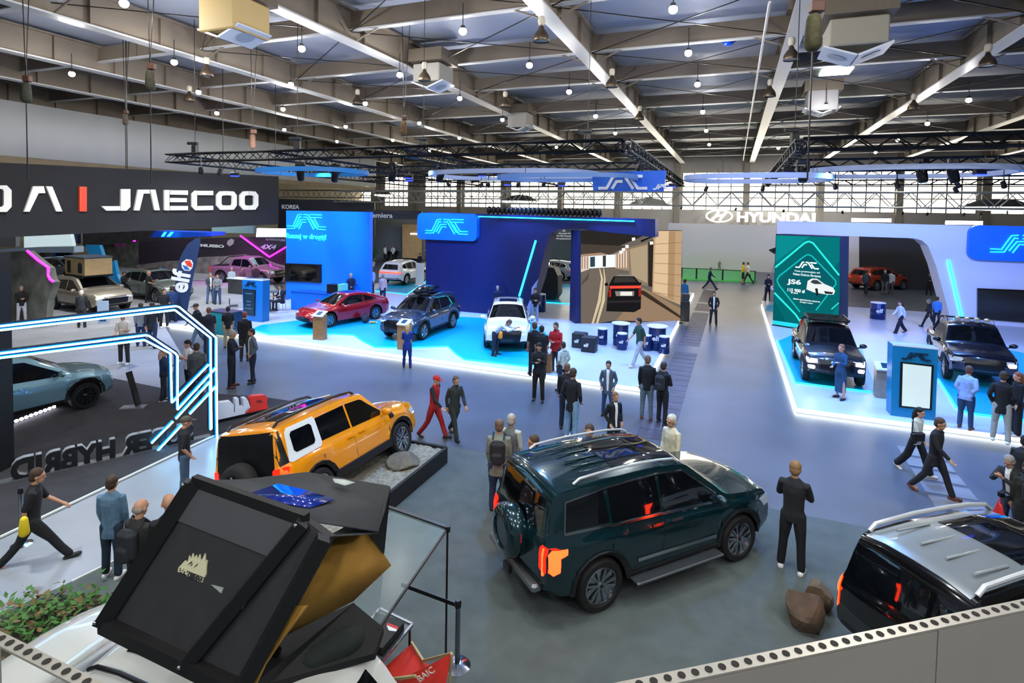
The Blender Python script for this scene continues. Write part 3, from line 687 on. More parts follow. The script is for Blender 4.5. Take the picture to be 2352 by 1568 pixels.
# ---- roof ----
ZG=13.; deck=M('#9aa3b8',.45,.3,name='corrugated deck'); nt=deck.node_tree; b=nt.nodes['Principled BSDF']
wv=nt.nodes.new('ShaderNodeTexWave'); wv.inputs['Scale'].default_value=5; wv.bands_direction='Y'; tc=nt.nodes.new('ShaderNodeTexCoord'); bp=nt.nodes.new('ShaderNodeBump'); bp.inputs['Strength'].default_value=.6; bp.inputs['Distance'].default_value=.05
mp=nt.nodes.new('ShaderNodeMapping'); mp.inputs['Rotation'].default_value=(0,0,-TH)
nt.links.new(tc.outputs['Object'],mp.inputs[0]); nt.links.new(mp.outputs[0],wv.inputs[0]); nt.links.new(wv.outputs[0],bp.inputs['Height']); nt.links.new(bp.outputs[0],b.inputs['Normal'])
m=MB(); m.prism([tuple(hp(a,b_))[:2] for a,b_ in ((-75,-4),(75,-4),(75,84),(-75,84))],14.55,14.75); ceil=m.build('ceiling',deck,kind='structure')
STL=M('#786e62',.55,.1,noise=.08,nscale=.8,name='painted steel'); FLG=M('#c6c8ca',.35,.2,name='flange paint')
gird=[((1270,50),(1555,362)),((1850,60),(1718,370)),((2352,60),(1895,372)),((547,2),(1340,330)),((0,17),(1190,345)),((0,125),(1050,347)),((0,188),(784,317)),((2352,262),(2141,350)),((2352,345),(2300,358))]
gu=[]
for (a,b_) in gird:
    p,q=G(*a,ZG),G(*b_,ZG); u1=uv(p)[0];u2=uv(q)[0]; ua=(u1*2+u2)/3; gu.append(ua)
gu.sort(); GU=[gu[0]-9]+gu[:]+[gu[-1]+9]
print('girders',[round(g,1) for g in GU])
for ua in GU:
    m=MB(); m.box(hp(ua,38,ZG+.7),(.09,84,1.25),rz=TH); m.box(hp(ua,38,ZG+1.36),(.5,84,.08),rz=TH)
    for v in range(0,80,3): m.box(hp(ua,v,ZG+.7),(.42,.04,1.2),rz=TH)
    g=m.build('roof_girder',STL,ceil); m=MB(); m.box(hp(ua,38,ZG+.03),(.62,84,.07),rz=TH); m.build('flange',FLG,g)
cv=[uv(G(1666,y,ZG+.55))[1] for y in (92,169,237,284,317)]; cv=[cv[0]-13,cv[0]-6.4]+cv+[cv[-1]+8.2,cv[-1]+16.4]
print('cross',[round(c,1) for c in cv])
for v in cv:
    if v>79: continue
    m=MB(); m.box(hp((GU[0]+GU[-1])/2,v,ZG+.95),(GU[-1]-GU[0]+6,.10,.8),rz=TH); g=m.build('cross_beam',STL,ceil)
    m=MB(); m.box(hp((GU[0]+GU[-1])/2,v,ZG+.55),(GU[-1]-GU[0]+6,.3,.05),rz=TH); m.build('flange',FLG,g)
for i in range(len(cv)-1):
    for a,b_ in zip(GU[3:8],GU[4:9]):
        for s_,e_ in (((a,cv[i]),(b_,cv[i+1])),((b_,cv[i]),(a,cv[i+1]))):
            m=MB(); m.bar(hp(*s_,ZG+.5),hp(*e_,ZG+.5),.035); m.build('bracing_rod',BLK,ceil)
        for u_,sg in ((a,1),(b_,-1)): m=MB(); m.bar(hp(u_+sg*.2,cv[i],ZG+.05),hp(u_+sg*1.6,cv[i],ZG+.6),.06); m.build('knee_brace',STL,ceil)
# white conduit
m=MB(); a=G(1768,5,12.9);b_=G(1707,368,12.9); m.tube([a,b_],.05,6); m.build('trim_3',FLG,kind='structure')
# skylights
for i,(px,py) in enumerate(((1920,165),(1110,212))):
    p=G(px,py,14.5); m=MB(); m.box(p,(1.6,1.6,.05),rz=TH); tag(m.build('skylight',M('#f4ffe0',.5,0,7)),'square roof skylight glowing pale, '+('right of the thin white conduit' if i==0 else 'above the centre of the left display'),'skylight')
# ---- pendant lamps ----
LB=M('#fff8e8',.4,0,60,emh='#fff6ea',name='lamp bulb'); 
def lampproto():
    r=thing('pendant_lamp','small lit globe pendant lamp hanging between the roof beams','lamp',group='lit pendant lamps under the roof')
    m=MB(); m.tube([(0,0,.1),(0,0,1.0)],.018,6); m.build('stem',BLK,r)
    m=MB(); m.lathe([(.03,.22),(.07,.2),(.10,.1),(.09,.07)],n=12); m.build('cap',BLK,r,40)
    m=MB(); m.ell((0,0,0),(.14,.14,.13),12,8); m.build('bulb',LB,r,60); return r
lp=[(285,8),(693,112),(400,143),(165,170),(668,194),(456,212),(650,251),(498,260),(653,298),(774,325),(1063,72),(918,172),(1056,226),(839,238),(963,283),(1154,275),(794,291),(902,322),(1216,150),(1307,211),(1368,267),(1413,306),(1445,335),(1278,338),(987,346),(1055,317),(1546,22),(1581,122),(1602,194),(1614,257),(1622,300),(1629,332),(1897,244),(2225,230),(2130,284),(2062,322),(2011,350),(1788,340)]
pr=lampproto(); pr.location=G(*lp[0],12.2)
for p in lp[1:]: dup(pr,None,G(*p,12.2))
for i,p in enumerate(lp):
    if i%2==0 or p[1]<180:
        l=bpy.data.lights.new('lamp','POINT'); l.energy=330; l.color=(1,.96,.9); l.shadow_soft_size=.14; o=bpy.data.objects.new('lamp_or_fill_light',l); COL.objects.link(o); o.location=G(*p,11.95)
for x,y in ((-9,1),(-3,1),(3,1),(9,1),(-9,-6),(0,-6),(9,-6),(-16,6),(15,6),(-2,8),(6,9)):  # unseen lamps added overhead and behind the camera to brighten the foreground
    l=bpy.data.lights.new('lamp','POINT'); l.energy=1500 if y<-2 else 620; l.color=(1,.97,.92); l.shadow_soft_size=.2; o=bpy.data.objects.new('lamp_or_fill_light',l); COL.objects.link(o); o.location=(x,y,12.4)
# unlit bell lamps
bp_=thing('bell_lamp','old unlit metal bell lamp under a roof girder','lamp',group='unlit bell lamps under the girders')
m=MB(); m.lathe([(.05,.55),(.09,.5),(.11,.42),(.17,.36),(.27,.2),(.31,.02),(.30,0),(.26,.17),(.15,.33),(.05,.4)],n=18); m.build('shade',M('#5c5040',.35,.7,name='bronze reflector'),bp_,40)
m=MB(); m.lathe([(.04,.9),(.12,.85),(.14,.7),(.10,.56)],n=14); m.build('ballast',M('#b8b2a0',.5),bp_,40)
m=MB(); m.lathe([(.22,.1),(.28,.06),(.29,.03),(.2,.05)],n=18); m.build('reflector_rim',M('#cfd3d6',.2,.9),bp_,40)
bl=[(1243,95),(590,75),(475,175),(435,232),(975,186),(1817,138),(1768,222),(2268,152),(2098,252),(1405,200),(821,240),(1160,245),(1469,275)]
bp_.location=G(*bl[0],11.9)
for p in bl[1:]: dup(bp_,None,G(*p,11.9))
# air units
def hvac(px,py,z,w,h,lab,mat,turn=0,s=1):
    r=thing('air_unit',lab,'air conditioner',G(px,py,z),TH+turn)
    m=MB(); m.box((0,0,.7*s),(w,w,h*s),bev=.04); m.build('casing',mat,r)
    m=MB(); m.box((0,0,1.55*s),(w*1.25,w*1.2,.6*s)); m.build('upper_casing',M('#5f564a',.6),r)
    m=MB()
    for sg in (-1,1):
        T=Matrix.Translation((sg*w*.30,0,.12*s))@Matrix.Rotation(sg*-.35,4,'Y'); m.M=T; m.box((0,0,0),(w*.62,w*.9,.06)); 
    m.M=Matrix(); m.build('outlet_hood',M('#cdd6e6',.4),r)
    for sg in (-1,1):
        m=MB(Matrix.Translation((sg*w*.30,0,.12*s))@Matrix.Rotation(sg*-.35,4,'Y')); m.lathe([(.3,-.05),(.26,-.035),(.18,-.05),(.1,-.035),(.02,-.06)],n=16); m.build('diffuser',M('#9aa4b4',.4),r,40)
hvac(540,95,11.2,1.5,1.1,'beige air handling box hanging at the upper left of the roof',M('#b8a06c',.6))
hvac(1960,135,11.2,1.7,.9,'large air unit with white angled outlets hanging at the upper right',M('#8f8c80',.6))
hvac(1885,262,12,1.6,1.2,'grey air unit hanging above the right truss corner',M('#85858a',.6))
hvac(995,205,12,1.5,.9,'grey air unit hanging left of the small skylight',M('#8d8c88',.6))
hvac(1195,300,12,1.5,1.1,'grey air unit hanging above the middle of the left truss',M('#9a9894',.6))
# chain hoists and bags
def hoist(px,py,z,lab,col,drop=0,big=1):
    r=thing('chain_hoist',lab,'hoist',G(px,py,z))
    m=MB(); limb(m,[(0,0,-.25*big),(0,0,.2*big)],[.16*big,.13*big],8); m.build('chain_bag',M(col,.8,noise=.3,nscale=10,name='bag cloth'),r,50)
    m=MB(); m.box((.05,0,.42*big),(.24*big,.18*big,.2*big),bev=.02); m.build('motor',M('#4a2c20',.5),r)
    m=MB(); m.bar((0,0,.5*big),(-.1,0,14.3-z),.02); m.bar((0,0,.5*big),(.25,0,14.3-z),.02); 
    if drop: m.bar((0,0,-.2),(0,0,-drop),.025)
    m.build('chain',BLK,r)
hoist(1868,70,9.5,'olive chain hoist bag hanging at the upper right above the truss corner','#3c3a20',3.0,1.1)
hoist(927,292,9.6,'brown chain hoist bag hanging above the middle truss','#5a4420',2)
hoist(580,322,9,'brown chain hoist bag in front of the white drape','#4a3020',.6)
hoist(60,210,9.5,'dark green chain hoist bag at the far upper left','#2c2e20',3)
hoist(345,182,10,'olive chain hoist bag under the second left girder','#2f2e1c',3.5)
hoist(288,273,10,'small dark chain hoist bag low on the white drape','#3a3028',2.4,.8)
o=MB(); 
g=thing('foil_balloon','blue round balloon resting under the roof deck','balloon',G(1673,96,13.8)); m=MB(); m.ell((0,0,0),(.26,.26,.2),14,10); m.build('balloon',M('#1650d8',.25,.3),g,60); m=MB(); m.tube([(.22,0,0),(.33,0,.05)],[.03,.06],6); m.build('knot',M('#1650d8',.4),g)
# ---- JAC stands ----
WHT=M('#c3c9d6',.35,noise=.03,nscale=1,name='white stand floor'); CYC=M('#00a9dc',.35,name='cyan carpet'); NAVY=M('#0c1a55',.45,name='navy panel'); BLUE=M('#0878f0',.4,name='blue panel')
LED=M('#fdfff4',.5,0,9,emh='#fbffe8',name='warm led strip'); CY=M('#38f0ff',.5,0,6,emh='#20dcf5',name='cyan led'); NEON=M('#2fd8f0',.5,0,2.2,emh='#20d0f0',name='neon tube'); BW=M('#d6dcf0',.45,name='white panel')
WOOD=M('#9a7248',.5,noise=.15,nscale=6,name='oak board'); SCR=M('#05060a',.08,coat=1,name='dark screen'); WM=M('#e9edf2',.5,name='white lacquer')
PZ=.14
a,b,c,d=G(1475,900),G(1592,676),None,G(372,747); bb=b; c=b-U*24; d2=d+V*21
mb=MB(); mb.prism([tuple(p)[:2] for p in (a,b,c,d2,d)],.0,PZ-.01); o=mb.build('stand_platform',WHT,kind='structure'); o.name='floor'
def ledline(p,q,nm,lab,out=.03):
    mb=MB(); p=Vector(p);q=Vector(q); mb.bar(p,q,.03,.07); r=mb.build(nm,LED); return tag(r,lab,'light strip')
off=-V*.03
ledline(a+off+Vector((0,0,.075)),d+off+Vector((0,0,.075)),'led_strip','glowing white edge strip along the front of the left blue stand')
ledline(a+U*.03+Vector((0,0,.075)),b+U*.03+Vector((0,0,.075)),'led_strip','glowing white edge strip on the aisle side of the left blue stand')
a2,b2,c2=G(1830,947),G(1744,688),G(2352,1015); dU=(c2-a2).normalized()
mb=MB(); mb.prism([tuple(p)[:2] for p in (a2,a2+U*20,a2+U*20+V*23,a2+V*23)],0,PZ-.01); o=mb.build('floor',WHT,kind='structure')
ledline(a2-V*.03+Vector((0,0,.075)),a2+U*20-V*.03+Vector((0,0,.075)),'led_strip','glowing white edge strip along the front of the right stand')
ledline(a2-U*.03+Vector((0,0,.075)),a2-U*.03+V*21.5+Vector((0,0,.075)),'led_strip','glowing white edge strip on the aisle side of the right stand')
def carpet(pts,lab,nline):
    mb=MB(); pl=gpoly(pts,PZ); mb.prism(pl,PZ-.012,PZ+.004); o=mb.build('cyan_carpet',CYC); tag(o,lab,'carpet')
    if nline: mb=MB(); mb.tube([(x,y,PZ+.02) for x,y in pl[nline[0]:nline[1]]],.022,6); mb.build('edge_light',M('#30e8ff',.5,0,3.5,emh='#18c8f0',name='cyan edge light'),o)
carpet([(575,757),(620,769),(690,769),(770,768),(812,770),(835,785),(862,798),(935,799),(1029,796),(1049,815),(1067,826),(1147,835),(1219,843),(1262,805),(1260,770),(1240,752),(1215,735),(1110,730),(960,722),(880,738),(820,725),(690,735),(600,746)],'bright cyan wavy carpet under the red, grey and white cars',(0,14))
carpet([(862,668),(935,676),(985,642),(978,622),(900,628)],'cyan carpet under the white car between the two blue walls',(0,3))
carpet([(1215,692),(1320,699),(1340,655),(1250,650)],'cyan carpet seen through the doorway of the navy wall',(0,2))
carpet([(1786,783),(1804,824),(1827,879),(2001,901),(2014,889),(1995,850),(1980,800),(1830,765)],'cyan carpet under the dark pickup facing the aisle',(0,4))
carpet([(2110,800),(2156,872),(2197,936),(2222,949),(2500,985),(2500,840),(2300,800),(2180,775)],'cyan carpet under the second dark pickup at the right edge',(1,5))
carpet([(1758,712),(1763,700),(1782,700),(1782,718)],'small cyan carpet piece beside the tall teal screen',None)
# left blue wall
pb=Plane(G(657,690),U); q=pb.poly([(657,690),(848,708),(848,486),(655,484)])
r=thing('stand_partition','tall bright blue wall with neon lettering and a small dark screen','wall panel',tuple(pb.p),TH)
Lw=q[1][0]-q[0][0]; Hw=(q[2][1]+q[3][1])/2
mb=MB(); mb.box((Lw/2,.15,Hw/2+.0),(Lw,.3,Hw)); mb.build('panel',BLUE,r)
def onpl(pl,root):
    "matrix: plane-drawing coords -> root local"
    return root.matrix_basis.inverted()@pl.T
bpy.context.view_layer.update()
def pf(pl,root,polys,z0,z1,mat,name,smooth=None):
    mb=MB(onpl(pl,root)); 
    for p in polys: mb.prism(pl.poly(p),z0,z1)
    return mb.build(name,mat,root,smooth)
def ptext(pl,root,t,x,y,hpx,mat,w,z=.02,depth=.03,bold=0,name='lettering',**k):
    o=pl.text(t,x,y,hpx,mat,w=w,depth=depth,z=z,bold=bold,name=name,**k); o.data.transform(root.matrix_basis.inverted()); o.parent=root; return o
def plogo(pl,root,x,y,wpx,mat,outline=False,z=.02,name='logo',w=.15):
    a=pl.q(x,y); b=pl.q(x+wpx,y); h=(b[0]-a[0])/3.45; mb=MB(onpl(pl,root)@Matrix.Translation((a[0],a[1],0))); jaclogo(mb,Matrix(),h,.2 if outline else w,z,z+.05,0,outline); return mb.build(name,mat,root)
plogo(pb,r,661,524,88,NEON,True); ptext(pb,r,'Ruszaj w drogę!',658,546,11,NEON,92,bold=.02)
pf(pb,r,[[(657,604),(739,607),(739,649),(657,645)]],.0,.10,BLK,'screen_frame'); pf(pb,r,[[(667,608),(729,610),(729,645),(667,642)]],.09,.115,SCR,'screen')
# navy wall with opening
pn=Plane(G(979,713),U); r=thing('portal_frame','large navy wall with a slanted doorway and a neon logo sign','wall panel',tuple(pn.p),TH); bpy.context.view_layer.update()
pf(pn,r,[[(978,713),(1200,733),(1206,733),(1237,640),(1252,570),(1264,538),(1283,526),(1330,526),(1505,545),(1505,503),(978,487)]],-1.3,0,NAVY,'panel')
pf(pn,r,[[(1200,733),(1217,734),(1222,660),(1237,640)]],-.5,.04,M('#9fb4f0',.5,name='reveal with painted light'),'reveal')  # lit look of the doorway side put into a pale colour
mb=MB(onpl(pn,r)); a_,b_=pn.q(1193,680),pn.q(1231,552); mb.bar((a_[0],a_[1],.03),(b_[0],b_[1],.03),.09,.05); mb.build('light_bar',CY,r)
mb=MB(onpl(pn,r)); a_,b_=pn.q(1098,497),pn.q(1457,508); mb.bar((a_[0],a_[1],.03),(b_[0],b_[1],.03),.05,.05); mb.build('light_bar',CY,r)
def rrect(pl,pts,rad):
    x0,y0,x1,y1=pts; P_=[pl.q(x0,y0),pl.q(x1,y0),pl.q(x1,y1),pl.q(x0,y1)]; out=[]
    L_=min(p[0] for p in P_);R_=max(p[0] for p in P_);B_=(P_[2][1]+P_[3][1])/2;T_=(P_[0][1]+P_[1][1])/2
    for cx,cy,a0 in ((R_-rad,T_-rad,0),(L_+rad,T_-rad,90),(L_+rad,B_+rad,180),(R_-rad,B_+rad,270)):
        for i in range(5): t=R(a0+i*22.5); out.append((cx+rad*math.cos(t),cy+rad*math.sin(t)))
    return out
mb=MB(onpl(pn,r)); mb.prism(rrect(pn,(966,490,1101,551),.3),0,.35); mb.build('sign_board',BLUE,r)
plogo(pn,r,985,534,96,NEON,True,z=.36)
# row of black spotlights on the header
k=0
sp_=thing('spotlight','black spotlight in the row on top of the navy wall','spotlight',group='black spotlights in a row on the navy wall')
mb=MB(); mb.lathe([(.02,.05),(.11,.1),(.13,.32),(.07,.42),(.02,.44)],n=12); mb.build('housing',BLK,sp_,40); mb=MB(); mb.box((0,0,.03),(.16,.1,.06)); mb.bar((.13,0,.03),(.13,0,.25),.03); mb.bar((-.13,0,.03),(-.13,0,.25),.03); mb.build('bracket',BLK,sp_)
for i in range(26):
    x=1117+i*10.2; s_,z_=pn.q(x,492+i*.3); p=pn.T@Vector((s_,0,-.4)); top=pn.q(x,487+(x-978)*.0304)[1]; p.z=top
    if i==0: sp_.location=p; sp_.rotation_euler=(0,0,TH)
    else: dup(sp_,None,p,TH)
# tunnel video screen
ps=Plane(G(1333,748),(G(1562,741)-G(1333,748))); r=thing('video_screen','large curved video wall showing a dark car driving through a sunlit tunnel','screen',tuple(ps.p),0); bpy.context.view_layer.update()
def E_(h,s=1.0): return M('#000000',.6,0,s,emh=h,name='screen pixels')
pf(ps,r,[[(1321,752),(1333,751),(1333,529),(1326,529)]],-.9,.03,NAVY,'side_panel'); pf(ps,r,[[(1333,751),(1564,742),(1567,529),(1333,529)]],-.5,0,M('#0a0f2a',.5),'cabinet')
LY=[]
def sc(pts,h,s=1.): 
    o=pf(ps,r,[pts],len(LY)*.002,.004+len(LY)*.002,E_(h,s),'screen_image'); LY.append(o)
sc([(1334,748),(1412,737),(1562,740),(1566,530),(1334,530)],'#6d675f')
sc([(1334,530),(1500,530),(1470,545),(1380,582),(1334,584)],'#2c2926'); sc([(1334,560),(1440,565),(1400,585),(1334,585)],'#4b433b')
sc([(1334,584),(1380,580),(1420,590),(1360,598),(1334,602)],'#a98d78')
sc([(1334,590),(1353,588),(1353,618),(1334,625)],'#e8cfbd'); sc([(1412,582),(1444,568),(1446,622),(1410,616)],'#a58c74')
for i in range(5): x=1413+i*6; sc([(x,584-i*2),(x+2.5,583-i*2),(x+2.5,615),(x,614)],'#f4dccb')
for i in range(3): x=1336+i*6; sc([(x,590),(x+2,590),(x+2,616),(x,617)],'#8e7766')
sc([(1353,588),(1412,584),(1412,613),(1353,616)],'#dfe9ee',1.3); sc([(1355,590),(1366,589),(1366,612),(1355,613)],'#2f4a52'); sc([(1384,587),(1391,586),(1391,612),(1384,612)],'#3a3a38')
sc([(1444,568),(1488,556),(1488,656),(1450,650),(1444,640)],'#8f7c66'); sc([(1446,572),(1486,562),(1486,650),(1450,632)],'#b3a083')
sc([(1488,556),(1500,551),(1500,660),(1488,656)],'#2d2824')
sc([(1500,530),(1566,530),(1562,700),(1497,672),(1500,560)],'#c3a27e'); sc([(1505,530),(1535,530),(1532,680),(1500,668)],'#e3c39c'); sc([(1535,532),(1550,532),(1547,690),(1533,684)],'#b18f6a')
for i in range(6): sc([(1502,560+i*22),(1564,556+i*25),(1564,557+i*25),(1502,561+i*22)],'#8f6e4e')
sc([(1470,552),(1500,540),(1500,543),(1472,556)],'#1a1816')
for i,(x,y) in enumerate(((1453,549),(1438,566),(1430,573),(1424,579),(1494,558))): sc([(x-3,y-3),(x+4,y-4),(x+5,y+2),(x-2,y+4)],'#fff6e6',1.6)
sc([(1334,748),(1334,660),(1358,616),(1410,613),(1462,655),(1500,672),(1562,705),(1562,740),(1412,737)],'#73695e'); sc([(1412,737),(1475,660),(1562,708),(1562,740)],'#9a8066')
sc([(1334,650),(1352,625),(1350,640),(1334,655)],'#5b4f46'); sc([(1448,660),(1480,668),(1562,725),(1562,731)],'#3c3128')
for dx in (0,9): sc([(1375+dx,616),(1377+dx,616),(1384+dx*.6,640),(1379+dx,690),(1362+dx*1.1,743),(1357+dx*1.1,744),(1372+dx,690),(1379+dx*.8,640)],'#d9c6a4')
# car in the picture
sc([(1391,714),(1394,680),(1398,652),(1408,634),(1455,634),(1468,650),(1471,675),(1470,708),(1455,716)],'#1b1a1d'); sc([(1407,648),(1412,636),(1452,636),(1460,647)],'#3b3835'); sc([(1412,633),(1420,630),(1448,630),(1454,634)],'#8f8a82')
sc([(1399,656),(1470,655),(1470,661),(1399,662)],'#ff4634',1.4); sc([(1397,664),(1402,663),(1402,680),(1397,682)],'#b0261c'); sc([(1465,663),(1470,664),(1470,680),(1465,680)],'#b0261c')
sc([(1411,668),(1455,668),(1454,679),(1413,679)],'#8e8780'); sc([(1423,669),(1450,669),(1450,678),(1423,678)],'#f4f1ea'); sc([(1387,650),(1394,648),(1395,655),(1388,656)],'#151516'); sc([(1465,648),(1471,648),(1471,653),(1466,654)],'#151516')
sc([(1392,690),(1470,688),(1470,693),(1392,695)],'#2e2c2e')
pf(ps,r,[[(1330,753),(1412,742),(1565,745),(1565,739),(1412,735),(1330,748)]],0,.12,BLK,'base')
# black drum stools behind screen at right side
# teal screen on right stand
pt=Plane(G(1775,752),(G(1927,777)-G(1775,752))); r=thing('video_column','tall teal screen column with diamond pattern and a small white car picture','screen',tuple(pt.p),0); bpy.context.view_layer.update()
q=pt.poly([(1775,752),(1928,776),(1930,544),(1782,538)]); 
pf(pt,r,[[(1774,753),(1928,777),(1931,543),(1782,537)]],-1.1,0,M('#141a3c',.5,name='dark cabinet'),'cabinet')
LY=[]; 
def sc2(pts,h,s=1.,zz=None): o=pf(pt,r,[pts],len(LY)*.002+.002,.006+len(LY)*.002,E_(h,s),'screen_image'); LY.append(o)
sc2([(1775,742),(1926,765),(1929,545),(1783,540)],'#067a7c'); sc2([(1783,540),(1860,543),(1783,600)],'#0b8f93'); sc2([(1780,640),(1776,742),(1850,752)],'#045f66'); sc2([(1929,600),(1929,690),(1890,640)],'#06666c')
def dia(pts,w,h,s=1.): 
    for (x,y),(X_,Y_) in zip(pts,pts[1:]): 
        dx,dy=X_-x,Y_-y; l=math.hypot(dx,dy); nx,ny=-dy/l*w/2,dx/l*w/2; sc2([(x+nx,y+ny),(x-nx,y-ny),(X_-nx,Y_-ny),(X_+nx,Y_+ny)],h,s)
sc2([(1856,555),(1866,556),(1928,632),(1926,700),(1880,765),(1815,755),(1779,690),(1780,615)],'#056b6f')
sc2([(1852,586),(1862,584),(1925,650),(1870,712),(1855,714),(1787,645)],'#0a5f68')
dia([(1781,614),(1848,558),(1858,554),(1868,558),(1928,632)],4,'#2fe4de',1.2); dia([(1779,672),(1828,722),(1840,740)],4,'#2fe4de',1.2); dia([(1927,695),(1910,710)],3,'#2fe4de',1.)
dia([(1838,716),(1790,655),(1785,643),(1790,634),(1846,590),(1856,584),(1866,588),(1920,644),(1921,652),(1875,712)],3,'#1cc4c4')
a_=pt.q(1828,614); b_=pt.q(1882,616); mb=MB(onpl(pt,r)@Matrix.Translation((a_[0],a_[1],0))); jaclogo(mb,Matrix(),(b_[0]-a_[0])/3.45,.2,.06,.07); mb.build('logo',E_('#f4ffff',1.3),r)
WE=E_('#eafcff',1.2)
for t,x,y,h_,w_ in (('Cena promocyjna od',1826,623,4,58),('Pakiet Dobrze Skrojony',1823,631,5,64),('JS6',1809,650,10,32),('115 900 zł',1810,668,7,40),('brutto',1818,673,4,16),('oferta ograniczona czasowo',1823,687,4,62),('szczegóły w salonie',1838,694,3,30)): ptext(pt,r,t,x,y,h_,WE,w_,z=.06,depth=.008,bold=.03 if h_>6 else .01)
sc2([(1853,664),(1856,645),(1866,639),(1878,640),(1895,652),(1914,660),(1919,668),(1916,676),(1900,676),(1870,671)],'#e7ecec',1.1); sc2([(1862,648),(1868,642),(1878,643),(1890,652),(1872,652)],'#39444a'); sc2([(1873,662),(1879,662),(1881,678),(1876,679)],'#1c2226'); sc2([(1894,668),(1915,671),(1912,675),(1896,674)],'#20262a')
pf(pt,r,[[(1774,753),(1928,777),(1928,768),(1774,745)]],0,.1,BLK,'base'); pf(pt,r,[[(1775,744),(1927,767),(1927,757),(1775,735)]],.0,.03,M('#12b4ae',.4,0,.8),'light_band')
# right white portal
pw=Plane(G(2195,745),U); r=thing('portal_frame','white blue-lit wall with slanted doorway, rounded blue sign and black screen','wall panel',tuple(pw.p),TH); bpy.context.view_layer.update()
pf(pw,r,[[(1785,537),(1785,507),(2352,521),(2600,527),(2600,792),(2195,745),(2186,744),(2172,690),(2150,610),(2132,565),(2118,552),(2098,547),(1946,542)]],-1.5,0,BW,'panel')
mb=MB(onpl(pw,r)); mb.prism(rrect(pw,(2222,519,2460,600),.42),0,.3); mb.build('sign_board',BLUE,r)
plogo(pw,r,2268,577,170,NEON,True,z=.32); pf(pw,r,[[(2243,661),(2420,668),(2420,745),(2243,731)]],0,.12,SCR,'screen')
mb=MB(onpl(pw,r)); a_,b_=pw.q(2178,598),pw.q(2210,735); mb.bar((a_[0],a_[1],.03),(b_[0],b_[1],.03),.09,.05); mb.build('light_bar',CY,r)
for i,(x0,x1,y) in enumerate(((1958,2050,507),(2176,2262,513))):
    mb=MB(onpl(pw,r)); a_,b_=pw.q(x0,y),pw.q(x1,y+1); mb.bar((a_[0],a_[1]+.05,-.3),(b_[0],b_[1]+.05,-.3),.2,.08); mb.build('top_lamp',LED,r)
# totems
def totem(pl_,L,Rr,lab,top,scr,base,lit,logoy,logow,body='#0a7fb4'):
    pl=Plane(G(*L),(G(*Rr)-G(*L))); r=thing('info_totem',lab,'totem',tuple(pl.p),0); bpy.context.view_layer.update()
    x0,x1=L[0],Rr[0]; pf(pl,r,[[L,Rr,(x1+top[1],top[3]),(x0+top[0],top[2])]],-.45,0,M(body,.35,name='teal lacquer'),'body')
    pf(pl,r,[[(x0+top[0],top[2]),(x1+top[1],top[3]),(x1+top[1],top[3]+3),(x0+top[0],top[2]+3)]],-.44,.01,WM,'top_cap')
    pf(pl,r,[scr],0,.03,BLK,'screen_frame'); cx=sum(p[0] for p in scr)/4; cy_=sum(p[1] for p in scr)/4
    pf(pl,r,[[(cx+(x-cx)*.86,cy_+(y-cy_)*.93) for x,y in scr]],.03,.04,lit,'screen')
    plogo(pl,r,logoy[0],logoy[1],logow,M('#0b2b45',.4),False,z=0,w=.2)
    mb=MB(onpl(pl,r)); a_,b_=pl.q(*L),pl.q(*Rr); mb.bar((a_[0],.08,.02),(b_[0],.08,.02),.09,.06); mb.build('light_bar',CY if base else LED,r)
    return pl,r
totem(0,(2046,964),(2148,976),'large teal info totem with bright white screen on the right stand',(4,7,790,800),[(2068,830),(2144,838),(2139,941),(2065,934)],1,M('#c8d4ca',.5,0,.45,emh='#dcefe2'),(2071,823),66)
pl,r=totem(0,(559,741),(602,746),'blue info totem with dark screen on the left stand',(-3,2,639,642),[(559,663),(588,666),(586,725),(562,722)],1,M('#04101e',.3,0,.6,emh='#12406a'),(563,656),26,'#0a74c8')
for i,(x,y,w_) in enumerate(((566,674,16),(568,692,10),(568,700,10),(565,708,16))): ptext(pl,r,'info',x,y,2,E_('#8fd0ff',.8),w_,z=.05,depth=.006)
# elf flag
pe=Plane(G(415,742),(1,.15)); r=thing('feather_flag','tall dark blue feather flag with vertical white lettering and round emblem','flag',tuple(pe.p),0); bpy.context.view_layer.update()
FB=M('#12305e',.6,name='flag cloth'); pf(pe,r,[[(460,546),(446,549),(432,560),(420,578),(412,596),(404,640),(397,690),(390,735),(424,742),(432,705),(442,645),(452,598),(460,556)]],-.02,.0,FB,'cloth')
mb=MB(onpl(pe,r)); mb.tube([(*pe.q(x,y),-.03) for x,y in ((406,745),(400,690),(406,640),(414,594),(430,562),(460,545))],.025,6); mb.build('pole',BLK,r,60)
mb=MB(onpl(pe,r)); a_=pe.q(408,742); mb.lathe([(.4,0),(.4,.03),(.1,.05)],n=16,T=Matrix.Translation((a_[0],.03,-.03))@Matrix.Rotation(-PI/2,4,'X')); mb.build('base',PLAST,r)
for pts,col in (([(417,604),(428,595),(440,597),(444,605),(442,615),(436,622),(424,621),(418,614)],'#e8eef4'),([(424,599),(437,598),(442,607),(440,614),(430,610)],'#d8402c'),([(419,608),(430,611),(437,620),(425,619)],'#2a6ab8')): pf(pe,r,[pts],0,.02 if col=='#e8eef4' else .03,M(col,.5),'emblem')
ca,sa=math.cos(R(78)),math.sin(R(78)); a_=pe.q(428,674); b_=pe.q(438,624); L_=math.hypot(b_[0]-a_[0],b_[1]-a_[1])
